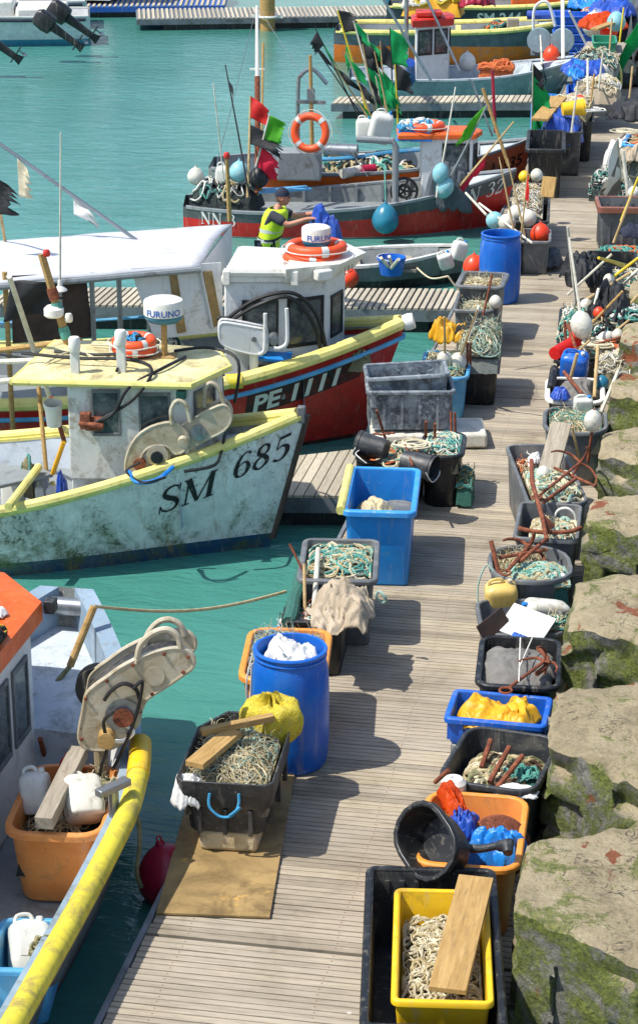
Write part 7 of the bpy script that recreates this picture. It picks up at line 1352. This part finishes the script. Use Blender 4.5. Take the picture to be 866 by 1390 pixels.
# ---------------------------------------------------------------- the fisherman
def fisher():
    H0=aty(374,400,26.9); 
    base=V((H0.x-.12,26.95,.0)); t=thing('person','person in a yellow hi vis vest and dark cap reaching out to a blue oilskin','person',base)
    # facing +x, leaning forward a little
    J={'pel':(0,0,.86),'sp':(.05,0,1.06),'ch':(.12,0,1.27),'nk':(.16,0,1.42),'hd0':(.19,0,1.48),
       'hipr':(.0,-.1,.84),'knr':(.06,-.11,.46),'anr':(-.02,-.11,.07),'toer':(.16,-.12,.04),'hipl':(.0,.1,.84),'knl':(.1,.11,.46),'anl':(.06,.12,.07),'toel':(.24,.13,.04),
       'shr':(.14,-.18,1.34),'elr':(.34,-.22,1.22),'wrr':(.6,-.14,1.30),'har':(.68,-.12,1.31),'shl':(.16,.18,1.34),'ell':(.38,.18,1.27),'wrl':(.63,.06,1.34),'hal':(.71,.04,1.345)}
    R={'pel':.135,'sp':.125,'ch':.145,'nk':.058,'hd0':.06,'hipr':.1,'knr':.062,'anr':.045,'toer':.038,'hipl':.1,'knl':.062,'anl':.045,'toel':.038,'shr':.066,'elr':.046,'wrr':.032,'har':.036,'shl':.066,'ell':.046,'wrl':.032,'hal':.036}
    E=[('pel','sp'),('sp','ch'),('ch','nk'),('nk','hd0'),('pel','hipr'),('hipr','knr'),('knr','anr'),('anr','toer'),('pel','hipl'),('hipl','knl'),('knl','anl'),('anl','toel'),('ch','shr'),('shr','elr'),('elr','wrr'),('wrr','har'),('ch','shl'),('shl','ell'),('ell','wrl'),('wrl','hal')]
    keys=list(J); vs=[J[k] for k in keys]; ed=[(keys.index(a),keys.index(c)) for a,c in E]; rr=[R[k] for k in keys]
    for hn,y0 in (('har',-.12),('hal',.04)):           # fingers and a thumb on each hand, closing on the cloth
        hi=keys.index(hn); hp_=V(J[hn])
        for f in range(4):
            o=len(vs); yy=(f-1.5)*.019; ln=(.8,1,.95,.75)[f]
            vs+= [tuple(hp_+V((.035,yy,.004))),tuple(hp_+V((.035+.035*ln,yy,-.004))),tuple(hp_+V((.045+.05*ln,yy,-.035)))]; rr+=[.0095,.009,.008]; ed+=[(hi,o),(o,o+1),(o+1,o+2)]
        o=len(vs); sg=1 if hn=='har' else -1; vs+=[tuple(hp_+V((-.005,sg*.035,-.012))),tuple(hp_+V((.03,sg*.05,-.035)))]; rr+=[.011,.009]; ed+=[(hi,o),(o,o+1)]
    def skin(name,vs,ed,rr,mat,root,par):
        me=bpy.data.meshes.new(name); me.from_pydata(vs,ed,[]); me.materials.append(M[mat]); o=bpy.data.objects.new(name,me); COL.objects.link(o); o.parent=par
        o.modifiers.new('k','SKIN'); s_=o.modifiers.new('s','SUBSURF'); s_.levels=1; s_.render_levels=2
        for i,r in enumerate(rr): me.skin_vertices[0].data[i].radius=(r,r); me.skin_vertices[0].data[i].use_root=(i==root)
        o.modifiers['k'].use_smooth_shade=True; return o
    skin('body',vs,ed,rr,'skin',0,t)
    hc=V((.235,0,1.57)); b=MB(); rg=[]
    for i in range(13):
        a=-math.pi/2+math.pi*i/12; z=.118*math.sin(a); q=math.cos(a); ring=[]
        for j in range(20):
            c=2*math.pi*j/20; x=.098*q*math.cos(c); y=.076*q*math.sin(c)
            if z<0: x*=1-.1*(-z/.118); x+=.02*(-z/.118)
            ring.append(hc+V((x,y,z)))
        rg.append(ring)
    b.loft(rg,0,True,True)
    b.loft([[hc+V((.09,-.012,.02)),hc+V((.09,.012,.02)),hc+V((.088,.014,-.02)),hc+V((.088,-.014,-.02))],[hc+V((.118,-.012,-.012)),hc+V((.118,.012,-.012)),hc+V((.116,.012,-.024)),hc+V((.116,-.012,-.024))]],0,True,True)   # nose
    b.box(hc+V((.088,0,-.055)),(.016,.045,.014))
    for sg in(-1,1):
        b.torus(.022,.008,12,6,Matrix.Translation(hc+V((-.01,sg*.078,-.005)))@Matrix.Rotation(1.4,4,'X'))
    obj('head',b,'skin',t,smooth=60)
    b=MB()
    for sg in(-1,1): b.lathe([(.001,-.01),(.01,0),(.001,.01)],10,Matrix.Translation(hc+V((.086,sg*.032,.012))))
    obj('eyes',b,'black_rubber',t)
    b=MB(); rg=[]
    for i in range(8):
        a=.05+(math.pi/2-.05)*i/7; z=.126*math.sin(a)+.02; q=math.cos(a)
        rg.append([hc+V((.108*q*math.cos(2*math.pi*j/20)-.01,.087*q*math.sin(2*math.pi*j/20),z)) for j in range(20)])
    b.loft(rg,0,True,True); b.loft([[hc+V((.07,-.07,.035)),hc+V((.07,.07,.035)),hc+V((.17,.045,.02)),hc+V((.17,-.045,.02))],[hc+V((.07,-.07,.045)),hc+V((.07,.07,.045)),hc+V((.17,.045,.028)),hc+V((.17,-.045,.028))]],0,True,True); obj('cap',b,'navy',t,smooth=60)
    b=MB(); rg=[]
    for i in range(7):
        a=-.5+.6*i/6; z=.118*math.sin(a); q=math.cos(a); rg.append([hc+V((.102*q*math.cos(c)-.004,.08*q*math.sin(c),z)) for c in [1.75+2.8*j/12 for j in range(13)]])
    b.add([p for r_ in rg for p in r_],[[i*13+j,i*13+j+1,(i+1)*13+j+1,(i+1)*13+j] for i in range(6) for j in range(12)]); obj('hair',b,'brown_rope',t,fix=False,smooth=60)
    ks=['ch','shr','elr','shl','ell']; skin('shirt',[J['pel'],J['sp'],J['ch'],(.155,0,1.4),J['shr'],tuple(V(J['shr']).lerp(V(J['elr']),.85)),J['shl'],tuple(V(J['shl']).lerp(V(J['ell']),.85))],[(0,1),(1,2),(2,3),(2,4),(4,5),(2,6),(6,7)],[.15,.145,.162,.075,.085,.07,.085,.07],'dark_tee',0,t)
    skin('trousers',[J['pel'],J['hipr'],J['knr'],tuple(V(J['anr'])+V((0,0,.03))),J['hipl'],J['knl'],tuple(V(J['anl'])+V((0,0,.03)))],[(0,1),(1,2),(2,3),(0,4),(4,5),(5,6)],[.15,.118,.085,.07,.118,.085,.07],'navy',0,t)
    for n_,a,c in (('boot','anr','toer'),('boot','anl','toel')): skin('boot',[tuple(V(J[a])+V((-.05,0,-.02))),J[a],J[c]],[(0,1),(1,2)],[.05,.06,.05],'black_rubber',1,t)
    b=MB(); rg=[]; n=24
    for f,w_,d_ in ((0,.2,.165),(.25,.195,.16),(.5,.2,.165),(.75,.215,.18),(.9,.2,.165),(1.0,.15,.12)):
        c=V((.0,0,.84)).lerp(V((.155,0,1.42)),f); rg.append([c+V((d_*math.cos(2*math.pi*j/n),w_*math.sin(2*math.pi*j/n),0)) for j in range(n)])
    b.loft(rg); v=obj('hi_vis_vest',b,'hivis',t,smooth=70,solid=.006)
    b=MB()
    for f,w_,d_ in ((.18,.197,.162),(.42,.198,.163)):
        c=V((.0,0,.84)).lerp(V((.155,0,1.42)),f); b.loft([[c+V(((d_+.006)*math.cos(2*math.pi*j/n),(w_+.006)*math.sin(2*math.pi*j/n),dz)) for j in range(n)] for dz in (0,.05)])
    obj('reflective_band',b,'reflective',v,smooth=70)
    b=MB(); c=V((.0,0,.84)).lerp(V((.155,0,1.42)),.3); b.loft([[c+V((.172*math.cos(2*math.pi*j/n),.207*math.sin(2*math.pi*j/n),dz+.05*math.sin(2*math.pi*j/n))) for j in range(n)] for dz in (0,.03)]); obj('harness_strap',b,'navy',v,smooth=70)
    q=base+V((.82,-.05,1.12)); cloth('blue_oilskin','blue oilskin held up in the fisherman\'s hands','oilskin',q.x,q.y,q.z-.12,.42,.3,.34,'blue_tarp',seed=401,folds=6,amp=.22,edge=.3,hang=.12)
fisher()
[o for o in bpy.data.objects if o.name=='person'][0].scale=(.95,.95,.95)
# ================================================================== CAMERA, SUN, SKY
cam=bpy.data.cameras.new('camera'); co=bpy.data.objects.new('camera',cam); COL.objects.link(co); SC.camera=co
co.location=CP; cam.sensor_fit='VERTICAL'; cam.sensor_height=36; cam.lens=F/1390*36; cam.clip_start=.1; cam.clip_end=2000
co.rotation_euler=Matrix((RT,UP,-FW)).transposed().to_euler()
EL,AZ=rad(58),rad(27)                                  # light comes from the left and slightly from behind the camera
sd=V((-math.cos(EL)*math.cos(AZ),-math.cos(EL)*math.sin(AZ),math.sin(EL)))
ls=bpy.data.lights.new('sun','SUN'); ls.energy=4.2; ls.angle=rad(.55); ls.color=(1,.955,.88); so=bpy.data.objects.new('sun',ls); COL.objects.link(so); so.rotation_euler=sd.to_track_quat('Z','Y').to_euler(); so.location=(-20,-5,30)
w=bpy.data.worlds.new('World'); SC.world=w; w.use_nodes=True; nt=w.node_tree; sk=nt.nodes.new('ShaderNodeTexSky'); sk.sky_type='NISHITA'; sk.sun_disc=False; sk.sun_elevation=EL
sk.sun_rotation=math.atan2(sd.x,sd.y); sk.air_density=1.0; sk.dust_density=1.2
nt.links.new(sk.outputs[0],nt.nodes['Background'].inputs[0]); nt.nodes['Background'].inputs[1].default_value=.15
SC.view_settings.view_transform='Standard'; SC.view_settings.look='None'; SC.view_settings.exposure=.42; SC.view_settings.gamma=1
SC.cycles.max_bounces=6; SC.cycles.use_denoising=True
